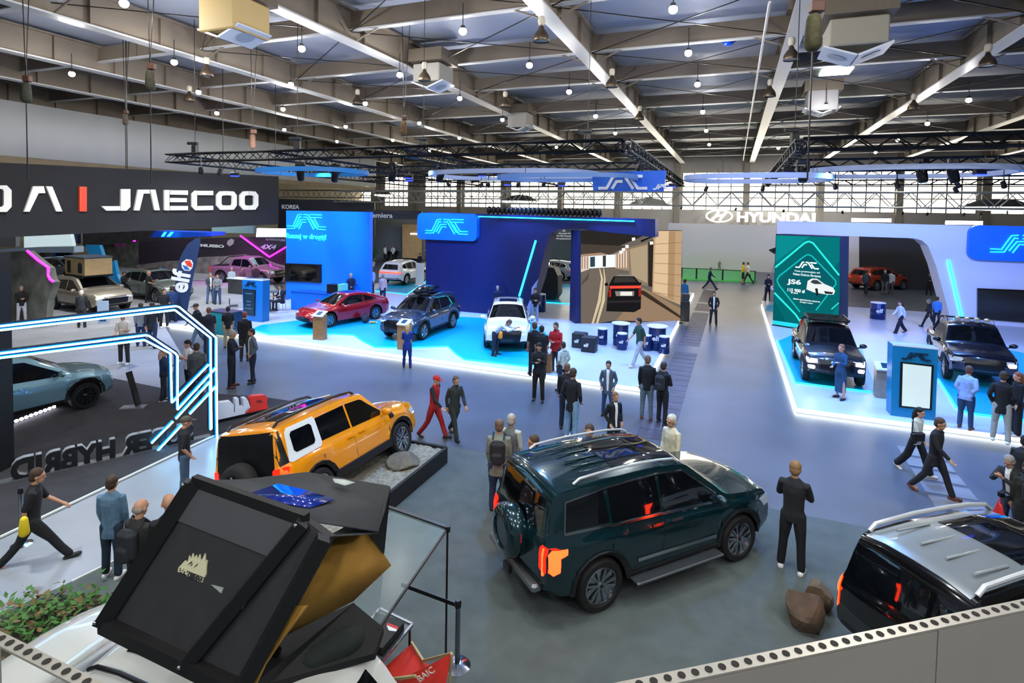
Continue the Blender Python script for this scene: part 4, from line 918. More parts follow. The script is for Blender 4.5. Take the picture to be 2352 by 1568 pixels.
o=text('elf',1,M('#e8eef4',.5),Matrix(),.03,'lettering',None,bold=.03); xs=[v.co.x for v in o.data.vertices]; f_=L_/(max(xs)-min(xs)); o.data.transform(onpl(pe,r)@Matrix.Translation((a_[0],a_[1],.02))@Matrix.Rotation(math.atan2(b_[1]-a_[1],b_[0]-a_[0]),4,'Z')@Matrix.Diagonal((f_,f_*1.05,1,1))); o.parent=r
# lecterns
def lectern(px,py,top,w,lab,rz=TH,z=PZ,wood=WOOD):
    p=G(px,py,z); d_=ray(px,top); t=p.y/d_[1]; h=HC+d_[2]*t-z
    r=thing('lectern',lab,'lectern',p,rz); mb=MB(); mb.box((0,0,h*.46),(w,.32,h*.92)); mb.build('body',wood,r)
    mb=MB(Matrix.Translation((0,-.02,h*.96))@Matrix.Rotation(R(22),4,'X')); mb.box((0,0,0),(w*1.02,.46,.06),bev=.01); mb.build('top_panel',WM,r)
    mb=MB(Matrix.Translation((0,-.04,h*.96+.035))@Matrix.Rotation(R(22),4,'X')); mb.box((0,0,0),(w*.4,.26,.015)); mb.build('tablet',M('#22485e',.2),r)
lectern(735,778,718,.5,'wooden lectern with white top in front of the red car',TH+.15)
lectern(929,801,737,.5,'wooden lectern hidden partly by a woman in blue at the grey car',TH)
lectern(1254,852,800,.42,'wooden lectern beside the man in the red hoodie',TH)
lectern(2029,911,838,.5,'grey-brown lectern with white top beside the large teal totem',TH,wood=M('#8d8172',.5,noise=.1,nscale=8))
lectern(1778,697,660,.5,'small grey reception lectern left of the teal screen column',TH,z=0,wood=M('#9a8f86',.5))
# oil drums
DR=M('#0d2a66',.35,.2,name='blue drum paint')
def drum(px,py,top,wpx,lab,wide=0,group=None,z=PZ):
    p=G(px,py,z); d_=ray(px,top); t=p.y/d_[1]; h=HC+d_[2]*t-z; rr=(G(px+wpx/2,py,z)-G(px-wpx/2,py,z)).length/2; p=p+V*rr*.6
    r=thing('steel_drum',lab,'drum',p,TH); mb=MB(); pr=[(rr*.96,0),(rr,.02)]
    for q in (.33,.66): pr+=[(rr,h*q-.03),(rr*1.05,h*q),(rr,h*q+.03)]
    pr+=[(rr,h-.02),(rr*.97,h)]; mb.lathe(pr,n=24); mb.build('body',DR,r,40)
    mb=MB(); R2=rr*(1.25 if wide else 1.0); mb.lathe([(R2*.98,h),(R2,h+.01),(R2,h+.03),(R2*.97,h+.045)],n=24); mb.build('top',WM,r,40)
    t_=text('elf',1,WM,Matrix(),.012,'lettering',r,bold=.03); me=t_.data; xs=[v.co.x for v in me.vertices]; f_=rr*.9/(max(xs)-min(xs)); me.transform(Matrix.Translation((-rr*.45,-rr*1.06,h*.45))@Matrix.Rotation(PI/2,4,'X')@Matrix.Diagonal((f_,f_*.9,1,1)))
drum(1382,791,757,22,'small blue drum nearest the black boxes'); drum(1423,794,745,34,'tall blue drum table with wide white top, left of the two',1); drum(1427,803,768,23,'small blue drum in front of the left drum table')
drum(1484,805,772,22,'small blue drum behind the walking man in green'); drum(1507,804,752,38,'tall blue drum table with wide white top, right of the two',1); drum(1524,812,775,24,'small blue drum nearest the glowing platform edge')
drum(1239,716,677,24,'blue drum beside the slanted doorway of the navy wall'); drum(2018,733,697,29,'single blue drum standing on the right white platform')
for px,py,lab in ((1328,799,'black cardboard box with white logo, left of the pair'),(1350,809,'black cardboard box with white logo, right of the pair')):
    r=thing('carton',lab,'box',G(px,py,PZ)+V*.25,TH); mb=MB(); mb.box((0,0,.3),(.58,.5,.6),bev=.015); mb.build('body',M('#14171f',.5),r); t_=text('elf',.2,WM,Matrix.Translation((-.18,-.255,.22))@Matrix.Rotation(PI/2,4,'X'),.01,'lettering',r,bold=.006); mb=MB(); mb.box((0,0,.601),(.5,.08,.006)); mb.build('tape',M('#3a4256',.4),r)
# reception counter by left wall and tall black boxes behind
r=thing('reception_counter','low blue counter with black equipment case in front of the left blue wall','counter',G(790,705,PZ)-V*1.5,TH); mb=MB(); mb.box((0,0,.5),(4.2,.9,1.0),bev=.02); mb.build('body',BLUE,r)
mb=MB(); mb.box((0,0,1.02),(4.25,.95,.04)); mb.build('worktop',M('#1a60e0',.3),r)
r=thing('equipment_case','black and mint equipment case standing on the blue counter','box',G(790,705,PZ)-V*1.5+U*.6+Vector((0,0,1.04)),TH); mb=MB(); mb.box((0,0,.25),(.75,.5,.5)); mb.build('case',BLK,r); mb=MB(); mb.box((.5,0,.27),(.3,.5,.54)); mb.build('side_panel',M('#6fe0c8',.4),r)
# tables and chairs left
def bartable(px,py,z,lab,col,n=0):
    r=thing('bar_table',lab,'table',G(px,py,z)); mb=MB(); mb.lathe([(.36,1.02),(.37,1.04),(.36,1.06)],n=20); mb.build('tabletop',M(col,.4),r,40); mb=MB(); mb.tube([(0,0,.02),(0,0,1.02)],.03,8); mb.build('column',BLK,r,40); mb=MB(); mb.lathe([(.25,0),(.25,.015),(.05,.03)],n=16); mb.build('foot',BLK,r)
bartable(628,712,PZ,'slim black bar table between two seated people','#3a4a60')
def stool(px,py,z,lab,rz=0,col='#1a1c22'):
    r=thing('bar_stool',lab,'stool',G(px,py,z),rz); mb=MB(); mb.box((0,0,.72),(.4,.4,.06),bev=.02); mb.build('seat',M(col,.5),r); mb=MB(); mb.box((-.19,0,.95),(.04,.38,.28),bev=.01); mb.build('backrest',M(col,.5),r)
    for a_ in (-1,1):
        for b_ in (-1,1): mb=MB(); mb.bar((a_*.15,b_*.15,.7),(a_*.2,b_*.2,0),.025); mb.build('leg',M('#cfd4da',.3,.6),r)
stool(609,715,PZ,'black bar stool under the seated woman beside the blue totem',.2); stool(645,712,PZ,'black bar stool under the seated man in a dark suit',PI)
stool(537,735,PZ,'empty black bar stool left of the blue totem',.5)
r=thing('promo_counter','teal promotional counter with dark side among visitors','counter',G(500,770,PZ)+V*.4,TH); mb=MB(); mb.box((0,0,.5),(1.3,.7,1.0),bev=.03); mb.build('body',M('#0fa3b4',.4),r); mb=MB(); mb.box((0,0,1.02),(1.35,.75,.04)); mb.build('worktop',M('#4a3f58',.4),r); mb=MB(); mb.box((.66,0,.5),(.02,.68,.96)); mb.build('side_panel',M('#123058',.4),r)
r=thing('office_counter','dark grey counter with white worktop beside the purple pickup','counter',G(545,676)+V*.5,TH); mb=MB(); mb.box((0,0,.5),(1.9,.8,1.0)); mb.build('body',M('#3a3d3c',.6),r); mb=MB(); mb.box((0,0,1.02),(2.1,.9,.05)); mb.build('worktop',WM,r)
# ---- right rear exhibits ----
HY=Plane(hp(0,uv(G(1700,622))[1]),U)
r=thing('exhibit_backdrop','plain white exhibition wall behind the small green pitch','wall panel',tuple(HY.p),TH); bpy.context.view_layer.update(); pf(HY,r,[[(1535,626),(1535,512),(1790,518),(1990,524),(1990,640)]],-.4,0,M('#b9b7ba',.6),'panel')
HL=M('#ffffff',.5,0,1.6); HZ=Plane(hp(0,VW-1),U); r=thing('wall_sign','large white illuminated sign with oval emblem and letters on the far wall','sign',tuple(HZ.p),TH); bpy.context.view_layer.update()
ptext(HZ,r,'HYUNDAI',1692,508,21,HL,180,z=.1,depth=.25,bold=.045,name='letters')
mb=MB(onpl(HZ,r)); cx,cy_=HZ.q(1652,496); rx=HZ.q(1684,496)[0]-cx; ry=rx*.5; n=36
ring=[(math.cos(2*PI*i/n),math.sin(2*PI*i/n)) for i in range(n)]
for i in range(n): a_,b_=ring[i],ring[(i+1)%n]; mb.prism([(cx+a_[0]*rx,cy_+a_[1]*ry),(cx+b_[0]*rx,cy_+b_[1]*ry),(cx+b_[0]*rx*.86,cy_+b_[1]*ry*.8),(cx+a_[0]*rx*.86,cy_+a_[1]*ry*.8)],.1,.3)
for st_ in ([(-.52,-.62),(-.2,.1),(-.05,.7)],[(.05,-.7),(.2,-.1),(.52,.62)],[(-.25,-.05),(0,.1),(.25,.05)]): mb.ribbon([(cx+x*rx,cy_+y*ry) for x,y in st_],rx*.2,.1,.3)
mb.build('emblem',HL,r)
TURF=M('#2f9a38',.9,noise=.2,nscale=5,name='turf'); mb=MB(); mb.prism(gpoly([(1560,643),(1560,612),(1735,618),(1738,650)]),0,.05); tag(mb.build('turf_pitch',TURF),'small bright green artificial turf pitch in front of the white wall','turf')
r=thing('goal_frame','white goal frame on the green pitch','goal',G(1637,612,.05),TH); k_=(G(1655,612)-G(1612,612)).length/2
for a_,b_ in (((-k_,0,0),(-k_,0,2)),((k_,0,0),(k_,0,2)),((-k_,0,2),(k_,0,2)),((-k_,.8,0),(-k_,0,2)),((k_,.8,0),(k_,0,2))): mb=MB(); mb.bar(a_,b_,.07); mb.build('bar',M('#5a5f66',.4),r)
for x0,x1 in ((1566,1600),(1600,1660),(1660,1735)):
    a_,b_=G(x0,640+(x0-1566)*.05,0),G(x1,640+(x1-1566)*.05,0); r=thing('fence_panel',('left','middle','right')[(1566,1600,1660).index(x0)]+' low clear barrier panel along the green pitch','fence',a_,math.atan2((b_-a_).y,(b_-a_).x)); L_=(b_-a_).length; mb=MB(); mb.bar((0,0,1),(L_,0,1),.06); mb.bar((0,0,0),(0,0,1.05),.08); mb.bar((L_-.05,0,0),(L_-.05,0,1.05),.08); mb.build('frame',BLK,r); mb=MB(); mb.box((L_/2,0,.5),(L_,.02,.9)); mb.build('net',M('#9fd0a8',.3,alpha=.18),r)
RW=Plane(hp(0,uv(G(2050,672))[1]+3),U); r=thing('exhibit_backdrop','black and purple exhibition wall behind the red car at the right','wall panel',tuple(RW.p),TH); bpy.context.view_layer.update(); pf(RW,r,[[(1973,655),(1973,540),(2180,540),(2180,690)]],-.3,0,M('#1d1a24',.5),'panel'); pf(RW,r,[[(1930,650),(1930,525),(1973,527),(1973,655)]],-.3,.05,M('#c2c0c6',.5),'white_panel')
mb=MB(); a_=G(2072,655); r=thing('info_post','white slim info post beside the red car','stand',a_,TH); mb.box((0,0,.9),(.4,.15,1.8),bev=.02); mb.build('post',WM,r)
r=thing('umbrella_lamp','dark softbox lamp on tilted stand left of the teal screen column','lamp',G(1752,690),0); mb=MB(); mb.bar((0,0,0),(.9,0,3.2),.05); mb.build('pole',M('#8a8f98',.4,.5),r); mb=MB(Matrix.Translation((.85,0,3.5))@Matrix.Rotation(.5,4,'Y')); mb.lathe([(.1,.25),(.5,-.2),(.45,-.22)],n=8); mb.build('head',BLK,r)
# ---- left rear: rock wall stand ----
ROCK=M('#62655e',.9,noise=.45,nscale=1.2,bump=.8,name='printed rock'); MAG=M('#ff40f0',.5,0,5,emh='#f020e8',name='magenta led'); PUR=M('#2e2433',.6,name='dark purple panel')
RKL=Plane(G(60,737),U+V*.05); r=thing('rock_panel','grey rock-textured wall with magenta edge light at the far left','wall panel',tuple(RKL.p),0); bpy.context.view_layer.update()
pf(RKL,r,[[(10,735),(10,578),(62,576),(88,598),(112,616),(114,630),(116,642),(124,648),(110,690),(105,736)]],-.3,0,ROCK,'panel'); mb=MB(onpl(RKL,r)); mb.tube([(*RKL.q(x,y),.02) for x,y in ((64,576),(88,597),(112,614),(112,632),(116,641),(123,646))],.06,6); mb.build('edge_light',MAG,r)
RK=Plane(G(540,640)+V*1.5,U); r=thing('rock_panel','long dark wall with rock prints, logo and pink chevron light behind the purple pickup','wall panel',tuple(RK.p),TH); bpy.context.view_layer.update()
pf(RK,r,[[(228,650),(228,563),(300,556),(318,556),(318,610),(310,660)]],-.3,.02,ROCK,'panel'); pf(RK,r,[[(316,640),(316,556),(440,548),(660,541),(660,700),(316,680)]],-.3,0,PUR,'panel')
pf(RK,r,[[(316,680),(316,608),(380,600),(440,596),(465,590),(520,588),(560,584),(600,590),(632,604),(660,612),(660,704)]],0,.12,M('#857e80',.9,noise=.4,nscale=1.5,bump=.9,name='rock relief'),'rock_relief')
for seg_ in ([(553,541),(620,590)],[(620,590),(660,566)],[(262,558),(312,553)]): mb=MB(onpl(RK,r)); a_,b_=[RK.q(*p) for p in seg_]; mb.bar((a_[0],a_[1],.06),(b_[0],b_[1],.06),.1,.08); mb.build('light_bar',MAG,r)
ptext(RK,r,'MUSSO',462,566,6,WM,54,z=.05,bold=.04); ptext(RK,r,'4X4',600,571,10,M('#b8a8c8',.5),36,z=.05,bold=.04,shear=.3); ptext(RK,r,'ADVENTURE',611,552,5,M('#9a90a8',.5),46,z=.05)
mb=MB(onpl(RK,r)); 
pf(RK,r,[[(524,553),(532,548),(538,552),(537,560),(529,566),(522,560)]],0,.06,M('#a8a0b0',.5),'emblem')
BL2=M('#1080b8',.4,name='azure slab')
for i,pts in enumerate(([(196,562),(228,563),(236,588),(240,604),(205,595)],[(245,612),(262,598),(268,630),(278,652),(246,655)])):
    pq=Plane(G(250,690)+V*1.0,U); r=thing('azure_panel',('slanted azure panel above the roof tent','lower azure panel between the two silver off-roaders')[i],'wall panel',tuple(pq.p),TH); bpy.context.view_layer.update(); pf(pq,r,[pts],-.2,0,BL2,'panel')
# far left background stands seen below the black banner
def slab(pts,Y,mat,name,lab,cat,th=.4):
    pq=Plane((0,Y,0),(1,0,0)); r=thing(name,lab,cat,(0,Y,0),0); bpy.context.view_layer.update(); pf(pq,r,[pts],-th,0,mat,'panel'); return pq,r
slab([(55,577),(55,535),(160,533),(166,560),(166,575),(90,577)],48,M('#dfeeee',.4,0,.6,emh='#dff8ff'),'light_box','large white glowing display box under the left part of the banner','light box')
slab([(0,566),(0,535),(36,535),(36,566)],47,M('#8a8c92',.5),'display_board','grey display board at the far left under the banner','board')
slab([(168,560),(168,535),(178,533),(178,560)],50,M('#1a2850',.5),'display_board','narrow navy column right of the glowing box','board')
slab([(0,590),(0,572),(75,568),(170,566),(170,580),(60,580)],44,M('#b8cfe8',.4),'display_board','long pale blue ledge below the glowing display box','board',1)
slab([(190,566),(190,534),(330,530),(480,524),(480,545)],52,M('#3b3a3c',.7,noise=.4,nscale=2),'display_board','dark cluttered stand backdrop under the banner','board')
slab([(345,545),(355,530),(486,534),(486,542),(400,546)],42,M('#1450d8',.4),'stand_roof','blue stand roof with cyan slashes under the banner','roof',2)
pq,r=slab([(487,534),(487,518),(582,517),(582,536)],50,M('#8fb0b8',.4),'display_board','pale landscape board under the right end of the banner','board')
slab([(588,544),(590,524),(656,525),(656,544)],44,M('#d8f8ff',.4,0,2.2,emh='#c0f4ff'),'light_box','small glowing cyan box just left of the blue wall','light box')
for i,pts in enumerate(([(370,543),(377,533),(381,533),(375,543)],[(383,543),(392,533),(397,533),(389,543)])): slab(pts,41.5,CY,'light_bar',('left','right')[i]+' cyan slash light on the blue stand roof','light strip',.1)
pq,r=slab([(638,530),(640,456),(695,458),(740,458),(860,462),(860,545)],58,M('#0c1420',.5),'stand_partition','dark wall with white letters behind the left blue wall','wall panel'); ptext(pq,r,'KOREA',648,479,9,WM,40,z=.05,bold=.03); 
pq,r=slab([(846,502),(846,482),(968,484),(968,504)],56,M('#101b2c',.5),'header_board','dark header board with white lettering between the blue walls','sign'); ptext(pq,r,'premiera',840,499,11,WM,62,z=.05,bold=.02)
slab([(846,592),(846,503),(975,503),(975,596)],66,M('#6e7470',.6),'exhibit_backdrop','grey back wall behind the wooden bar counter','wall panel')
pq,r=slab([(924,592),(924,515),(967,516),(967,594)],65,M('#c8a468',.5,noise=.1,nscale=2),'wood_panel','light wooden panel behind the bar counter','wall panel'); ptext(pq,r,'ooo',942,538,4,HL,18,z=.05,bold=.08)
r=thing('bar_counter','long light wooden bar counter between the two blue walls','counter',G(915,594)+V*1,TH); mb=MB(); mb.box((0,0,.55),(8,.7,1.1)); mb.build('body',WOOD,r); mb=MB(); mb.box((0,0,1.12),(8.1,.8,.05)); mb.build('worktop',M('#d8b888',.4),r)
for i,(x,y) in enumerate(((893,599),(908,599))): r=thing('cocktail_table',('left','right')[i]+' black draped cocktail table at the wooden bar','table',G(x,y)); mb=MB(); mb.lathe([(.28,0),(.15,.6),(.4,1.1),(.42,1.12),(.4,1.13)],n=14); mb.build('cloth',BLK,r,50)
for i,(x,y) in enumerate(((855,600),(856,612))): 
    r=thing('potted_palm',('palm in pot at the left end of the bar','second palm in pot in front of the bar')[i],'plant',G(x,y)); mb=MB(); mb.lathe([(.2,0),(.28,.5)],n=10); mb.build('pot',M('#c8c0b0',.6),r); mb=MB(); random.seed(i)
    for k_ in range(26):
        a_=random.random()*6.28; l_=.5+random.random()*.5; mb.tube([(0,0,.5),(math.cos(a_)*l_*.5,math.sin(a_)*l_*.5,1.3+random.random()*.5),(math.cos(a_)*l_,math.sin(a_)*l_,1.0+random.random()*.6)],[.03,.06,.01],4,sy=.3)
    mb.build('fronds',M('#3d6a2c',.8),r)
pq,r=slab([(1235,640),(1250,560),(1262,526),(1335,526),(1335,640)],62,M('#20343a',.5),'exhibit_backdrop','dark green-grey wall seen through the navy doorway','wall panel')
for i,t_ in enumerate(('MARVEL','ul. Głogowska 218','60-104 Poznań','www.pgdpoznan.com.pl')): ptext(pq,r,t_,1277,531+i*6,3.5 if i else 4.5,WM,22 if i==0 else 30+i*3,z=.05,bold=.02)
# dark curved display pods seen through the doorway
r=thing('display_pod','rounded dark grey display pod standing in the navy doorway','display',G(1256,688,PZ)+V*.5,TH); mb=MB(); 
mb.prism([(-.9,0),(.5,0),(.75,.4),(.7,1.6),(.45,2.1),(-.5,2.2),(-.95,1.9)],-.5,.5,T=Matrix.Rotation(PI/2,4,'X')); mb.build('shell',M('#17181c',.5),r)
r=thing('display_pod','black display column at the left edge of the video wall','display',G(1318,690,PZ)+V*.4,TH); mb=MB(); mb.box((0,0,1.1),(.5,.5,2.2),bev=.08); mb.build('shell',M('#141019',.5),r)
r=thing('loudspeaker','black loudspeaker stack at the right end of the video wall','loudspeaker',G(1573,737,PZ),TH); mb=MB(); mb.box((0,0,.55),(.45,.45,1.1),bev=.03); mb.build('cabinet',BLK,r); mb=MB(); mb.box((0,0,1.3),(.4,.4,.36),bev=.03); mb.build('upper_cabinet',M('#20242e',.5),r)
r=thing('sun_board','white freestanding info board on the platform by the light SUV','sign',G(237,742),.1); mb=MB(); mb.box((0,0,.55),(.5,.06,1.1)); mb.build('board',M('#a8c0e0',.4),r); mb=MB(); mb.box((0,-.035,.3),(.3,.02,.4)); mb.build('picture',M('#2a4a80',.4),r)
# ---- JAECOO banner ----
A0=D(0,373,24.2);B0=D(0,542,24.2);A1=D(640,405,37.2);B1=D(640,515,37.2); zt2,zb2=(A0.z+A1.z)/2,(B0.z+B1.z)/2
dB=(A1-A0); dB.z=0; dB.normalize(); PB=Plane((A0.x,A0.y),dB); root=thing('hanging_banner','huge black hanging banner with white letters and a red bar','banner',tuple(PB.p),0); bpy.context.view_layer.update()
pf(PB,root,[[(-220,362),(640,405),(640,515),(-220,556)]],-.6,0,M('#16171a',.8,name='banner cloth'),'board')
def Lz(pts): return [(x/3.5636,340+y/3.5636) for x,y in pts]
LT_=[[(-60,305),(45,305),(85,345),(85,480),(45,522),(-60,522),(-60,480),(10,480),(22,465),(22,350),(10,335),(-60,335)],
[(188,520),(232,520),(305,370),(362,368),(348,312),(262,312)],[(368,312),(418,314),(500,518),(450,518)],
[(980,335),(1057,335),(1057,480),(1025,512),(980,512)],[(820,475),(975,475),(975,510),(862,512)],
[(1088,510),(1132,510),(1165,372),(1215,372),(1213,340),(1120,340)],[(1220,340),(1262,340),(1298,508),(1255,508)],
[(1335,343),(1376,343),(1376,510),(1335,508)],[(1382,345),(1528,347),(1528,383),(1382,380)],[(1382,408),(1518,410),(1518,442),(1382,442)],[(1382,474),(1528,474),(1528,507),(1382,508)],
[(1590,348),(1602,348),(1602,508),(1588,508),(1562,478),(1562,375)],[(1608,350),(1735,350),(1735,385),(1608,384)],[(1608,474),(1735,472),(1735,506),(1608,508)]]
for x0,x1 in ((1765,1928),(1955,2105)):
    xm=(x0+x1)/2; LT_.append([(xm-3,352),(x0+28,354),(x0,385),(x0,470),(x0+28,505),(xm-3,505),(xm-3,470),(x0+45,468),(x0+38,455),(x0+38,400),(x0+45,388),(xm-3,386)]); LT_.append([(xm+3,352),(x1-24,355),(x1,385),(x1,470),(x1-24,503),(xm+3,505),(xm+3,470),(x1-42,468),(x1-36,455),(x1-36,400),(x1-42,388),(xm+3,386)])
LM=M('#e6e4e0',.5,name='letter face')
for l_ in LT_: pf(PB,root,[Lz(l_)],.0,.12,LM,'letter')
pf(PB,root,[Lz([(640,315),(700,316),(700,518),(642,518)])],0,.12,M('#d8401e',.5),'red_bar')
for x in (300,520,640): 
    p=PB.T@Vector((PB.q(x,390)[0],PB.q(x,390)[1],-.3)); mb=MB(root.matrix_basis.inverted()); mb.bar(p,(p.x,p.y,14.4),.03); mb.build('cable',BLK,root)
# ---- neon gate ----
pgA,pgB=G(358,1040),G(497,1008); PN=Plane(pgA,pgB-pgA); root=thing('neon_gate','gateway sculpture of paired glowing blue-white neon tubes','neon sign',tuple(PN.p),0); bpy.context.view_layer.update()
NT=M('#e8fbff',.5,0,11,emh='#8fe0ff',name='white neon'); NB=M('#0a70ff',.5,0,2.2,emh='#0880ff',name='blue neon glow')
tubes=[[(-40,754),(404,703),(412,705),(490,770),(497,776),(499,1005)],[(-40,763),(402,712),(484,776),(486,985)][:4],[(-40,817),(335,770),(342,771),(404,812),(408,818),(408,941),(497,844),(497,776)],[(-40,827),(332,781),(392,812),(395,925),(480,837)],[(348,1018),(398,968)],[(404,962),(483,876),(484,987)],[(358,1040),(418,976)],[(436,951),(497,887),(499,1008)]]
for t_ in tubes:
    pts=[(*PN.q(x,y),0) for x,y in t_]; pts=[p for i,p in enumerate(pts) if i==0 or (Vector(p)-Vector(pts[i-1])).length>1e-3]
    mb=MB(onpl(PN,root)); 
    for a_,b_ in zip(pts,pts[1:]): mb.tube([a_,b_],.019,8)
    o=mb.build('neon_tube',NT,root); mb=MB(onpl(PN,root)@Matrix.Translation((0,0,-.07)))
    for a_,b_ in zip(pts,pts[1:]): mb.bar(a_,b_,.04,.085)
    mb.build('halo_bar',NB,root)  # glowing bars behind the tubes stand in for their blue halo
mb=MB(onpl(PN,root)@Matrix.Translation((0,0,-.16)))
for t_ in tubes[:4]:
    pts=[(*PN.q(x,y),0) for x,y in t_]
    for a_,b_ in zip(pts,pts[1:]): mb.bar(a_,b_,.1,.08)
mb.build('frame',BLK,root)
r=thing('stand_column','black column with blue side glow at the far left edge','column',G(4,1085,0),0); mb=MB(); mb.box((-.35,0,2.35),(.8,.5,4.7)); mb.build('body',M('#08090e',.5),r); mb=MB(); mb.box((.055,-.2,2.3),(.02,.05,3.2)); mb.build('light_bar',M('#1430d0',.5,0,1),r)
# SUPER HYBRID letters, seen from behind
a_,b_=G(28,1102,.05),G(430,1012,.05); d_=(a_-b_).normalized(); a_=G(28,1102,.05); Lh=.44
root=thing('floor_letters','row of chrome-edged standing letters seen from behind on the charcoal carpet','letters',b_,math.atan2(d_.y,d_.x)); o=text('SUPER HYBRID',Lh/.72,M('#b4bac2',.3,.35,name='chrome letter edge'),Matrix.Rotation(PI/2,4,'X'),.14,'letters',root,bold=.03); xs=[v.co.x for v in o.data.vertices]; f_=((a_-b_).length*1.0+.15)/(max(xs)-min(xs)); o.data.transform(Matrix.Translation((-.12,0,0))@Matrix.Diagonal((f_,1,1,1)))
o2=o.copy(); o2.data=o.data.copy(); COL.objects.link(o2); o2.name='letter_back'; o2.data.transform(Matrix.Translation((0,.03,0))@Matrix.Diagonal((1,1.0,.985,1))); o2.data.materials.clear(); o2.data.materials.append(M('#15171b',.4,name='black letter back')); o2.parent=root
mb=MB(); mb.box(((a_-b_).length/2,0,.01),((a_-b_).length+1,.2,.03)); mb.build('base_rail',M('#aab0b8',.3,.8),root)
# white and red low letter blocks
pr_=Plane(G(500,975,.0),(G(616,948)-G(500,975))); root=thing('letter_sculpture','white and red rounded letter blocks on a dark plinth behind the yellow off-roader','sculpture',tuple(pr_.p),0); bpy.context.view_layer.update()
pf(pr_,root,[[(500,975),(616,948),(616,938),(500,964)]],-.3,.02,BLK,'plinth')
for pts,col in (([(500,966),(500,932),(506,925),(530,922),(537,930),(537,945),(540,948),(541,916),(548,915),(550,936),(560,934),(558,915),(566,914),(570,920),(575,935),(560,955)],'#e4e8ee'),([(562,953),(565,940),(576,934),(574,915),(580,910),(608,907),(615,914),(613,925),(617,938),(614,946)],'#e03428')): pf(pr_,root,[pts],-.2,0,M(col,.4),'letter')
pf(pr_,root,[[(588,920),(600,918),(603,924),(590,925)]],.0,.01,M('#7a1a14',.5),'recess_shade')  # darker red slab paints the shade inside the letter opening
# tablet stand on the charcoal carpet
r=thing('tablet_stand','slanted black tablet stand on the charcoal carpet beside the light blue car','stand',G(318,935,.05),.2); mb=MB(); mb.bar((0,0,.05),(-.28,.1,1.0),.16,.06); mb.build('post',BLK,r); mb=MB(); mb.box((-.12,0,.015),(.62,.3,.03)); mb.build('base',M('#a8aeb6',.3,.7),r)
def carp(name,label,base,kind,loc,hdeg,lod,scale=1,euler=None,group=None,fin={},**k):
    c=Car(name,label,spec(base,**k),loc,R(hdeg),lod,group=group)
    if euler: c.root.rotation_euler=[R(e) for e in euler]
    c.root.scale=(scale,)*3; finish(c,kind,**fin); return c
HV=math.degrees(math.atan2(V.y,V.x)); HUg=math.degrees(math.atan2(U.y,U.x))
# hero: dark teal off-roader
TS=spec(SUVBOX)
c=carp('off_road_vehicle','large glossy dark teal off-roader with lit red tail lamp on the grey carpet',SUVBOX,'box',(2.19,9.22,0.012),26.5,2,.985,col='#0a3038',lit=1,metal=.5,rough=.18,fin=dict(railm=M('#d4d8dc',.3,.4,name='bright rail'),winchrome=CHR,handle=CHR,clad=True))
tl=M('#ff5a20',.4,0,9,emh='#ff3212',name='lit tail lamp')
for sg in (1,-1): pass
def sparecover(c,mat,r=.37,z=.98,x=-2.36,cover=True,w=.22):
    T=Matrix.Translation((x,0,z))@Matrix.Rotation(-PI/2,4,'Y')
    m=MB(); m.lathe([(r*.55,-.04),(r-.02,-.05),(r,0),(r,w*.7),(r-.05,w),(r*.6,w+.02),(r*.58,w-.01),(.02,w-.01)],n=32,T=T); o=m.build('spare_wheel_cover' if cover else 'spare_wheel',mat,c.root,45)
    if not cover:
        for i in range(6):
            a=2*PI*i/6; m=MB(T); m.bar((0,0,w),(math.cos(a)*r*.55,math.sin(a)*r*.55,w+.01),.05,.02); m.build('spoke',ALLOY,o)
sparecover(c,M('#0a3038',.18,.5,coat=1,name='car paint'),.39,1.0)
m=MB(); m.box((-2.36,0,.5),(.16,1.5,.12),bev=.03); m.build('bumper_guard',M('#8d9296',.3,.8),c.root)
m=MB(); m.box((-2.46,0,.42),(.06,.2,.1)); m.build('tow_cover',BLK,c.root)
for sg in (-1,1): m=MB(); m.box((0,sg*1.03,.36),(1.75,.2,.05),bev=.015); m.bar((-.6,sg*.93,.37),(-.6,sg*.7,.5),.05); m.bar((.6,sg*.93,.37),(.6,sg*.7,.5),.05); m.build('side_step',M('#5d646a',.35,.7),c.root)
c.decal('R',strip(-.75,.62,.85,.60,.05),CHR,'side_moulding',both=True,off=.025,g=.2)
for sd in 'RL':
    c.decal(sd,[(-2.22,1.09),(-1.99,1.09),(-2.0,1.02),(-2.1,.98),(-2.1,.78),(-2.2,.74),(-2.27,.8),(-2.27,1.04)],tl,'tail_lamp',off=.02)
c.decal('B',[strip(-.80+i*.02,1.1,-.80+i*.02,.72,.03) for i in (0,)][0],tl,'tail_lamp',off=.02)
for i in range(3):
    for sg in (1,-1): m=MB(); m.tube([(-1.55,sg*(.12+i*.2),1.925),(-.95,sg*(.12+i*.2),1.925)],[.016,.016],6,sy=.6); m.build('roof_rib',c.paint,c.root,60)
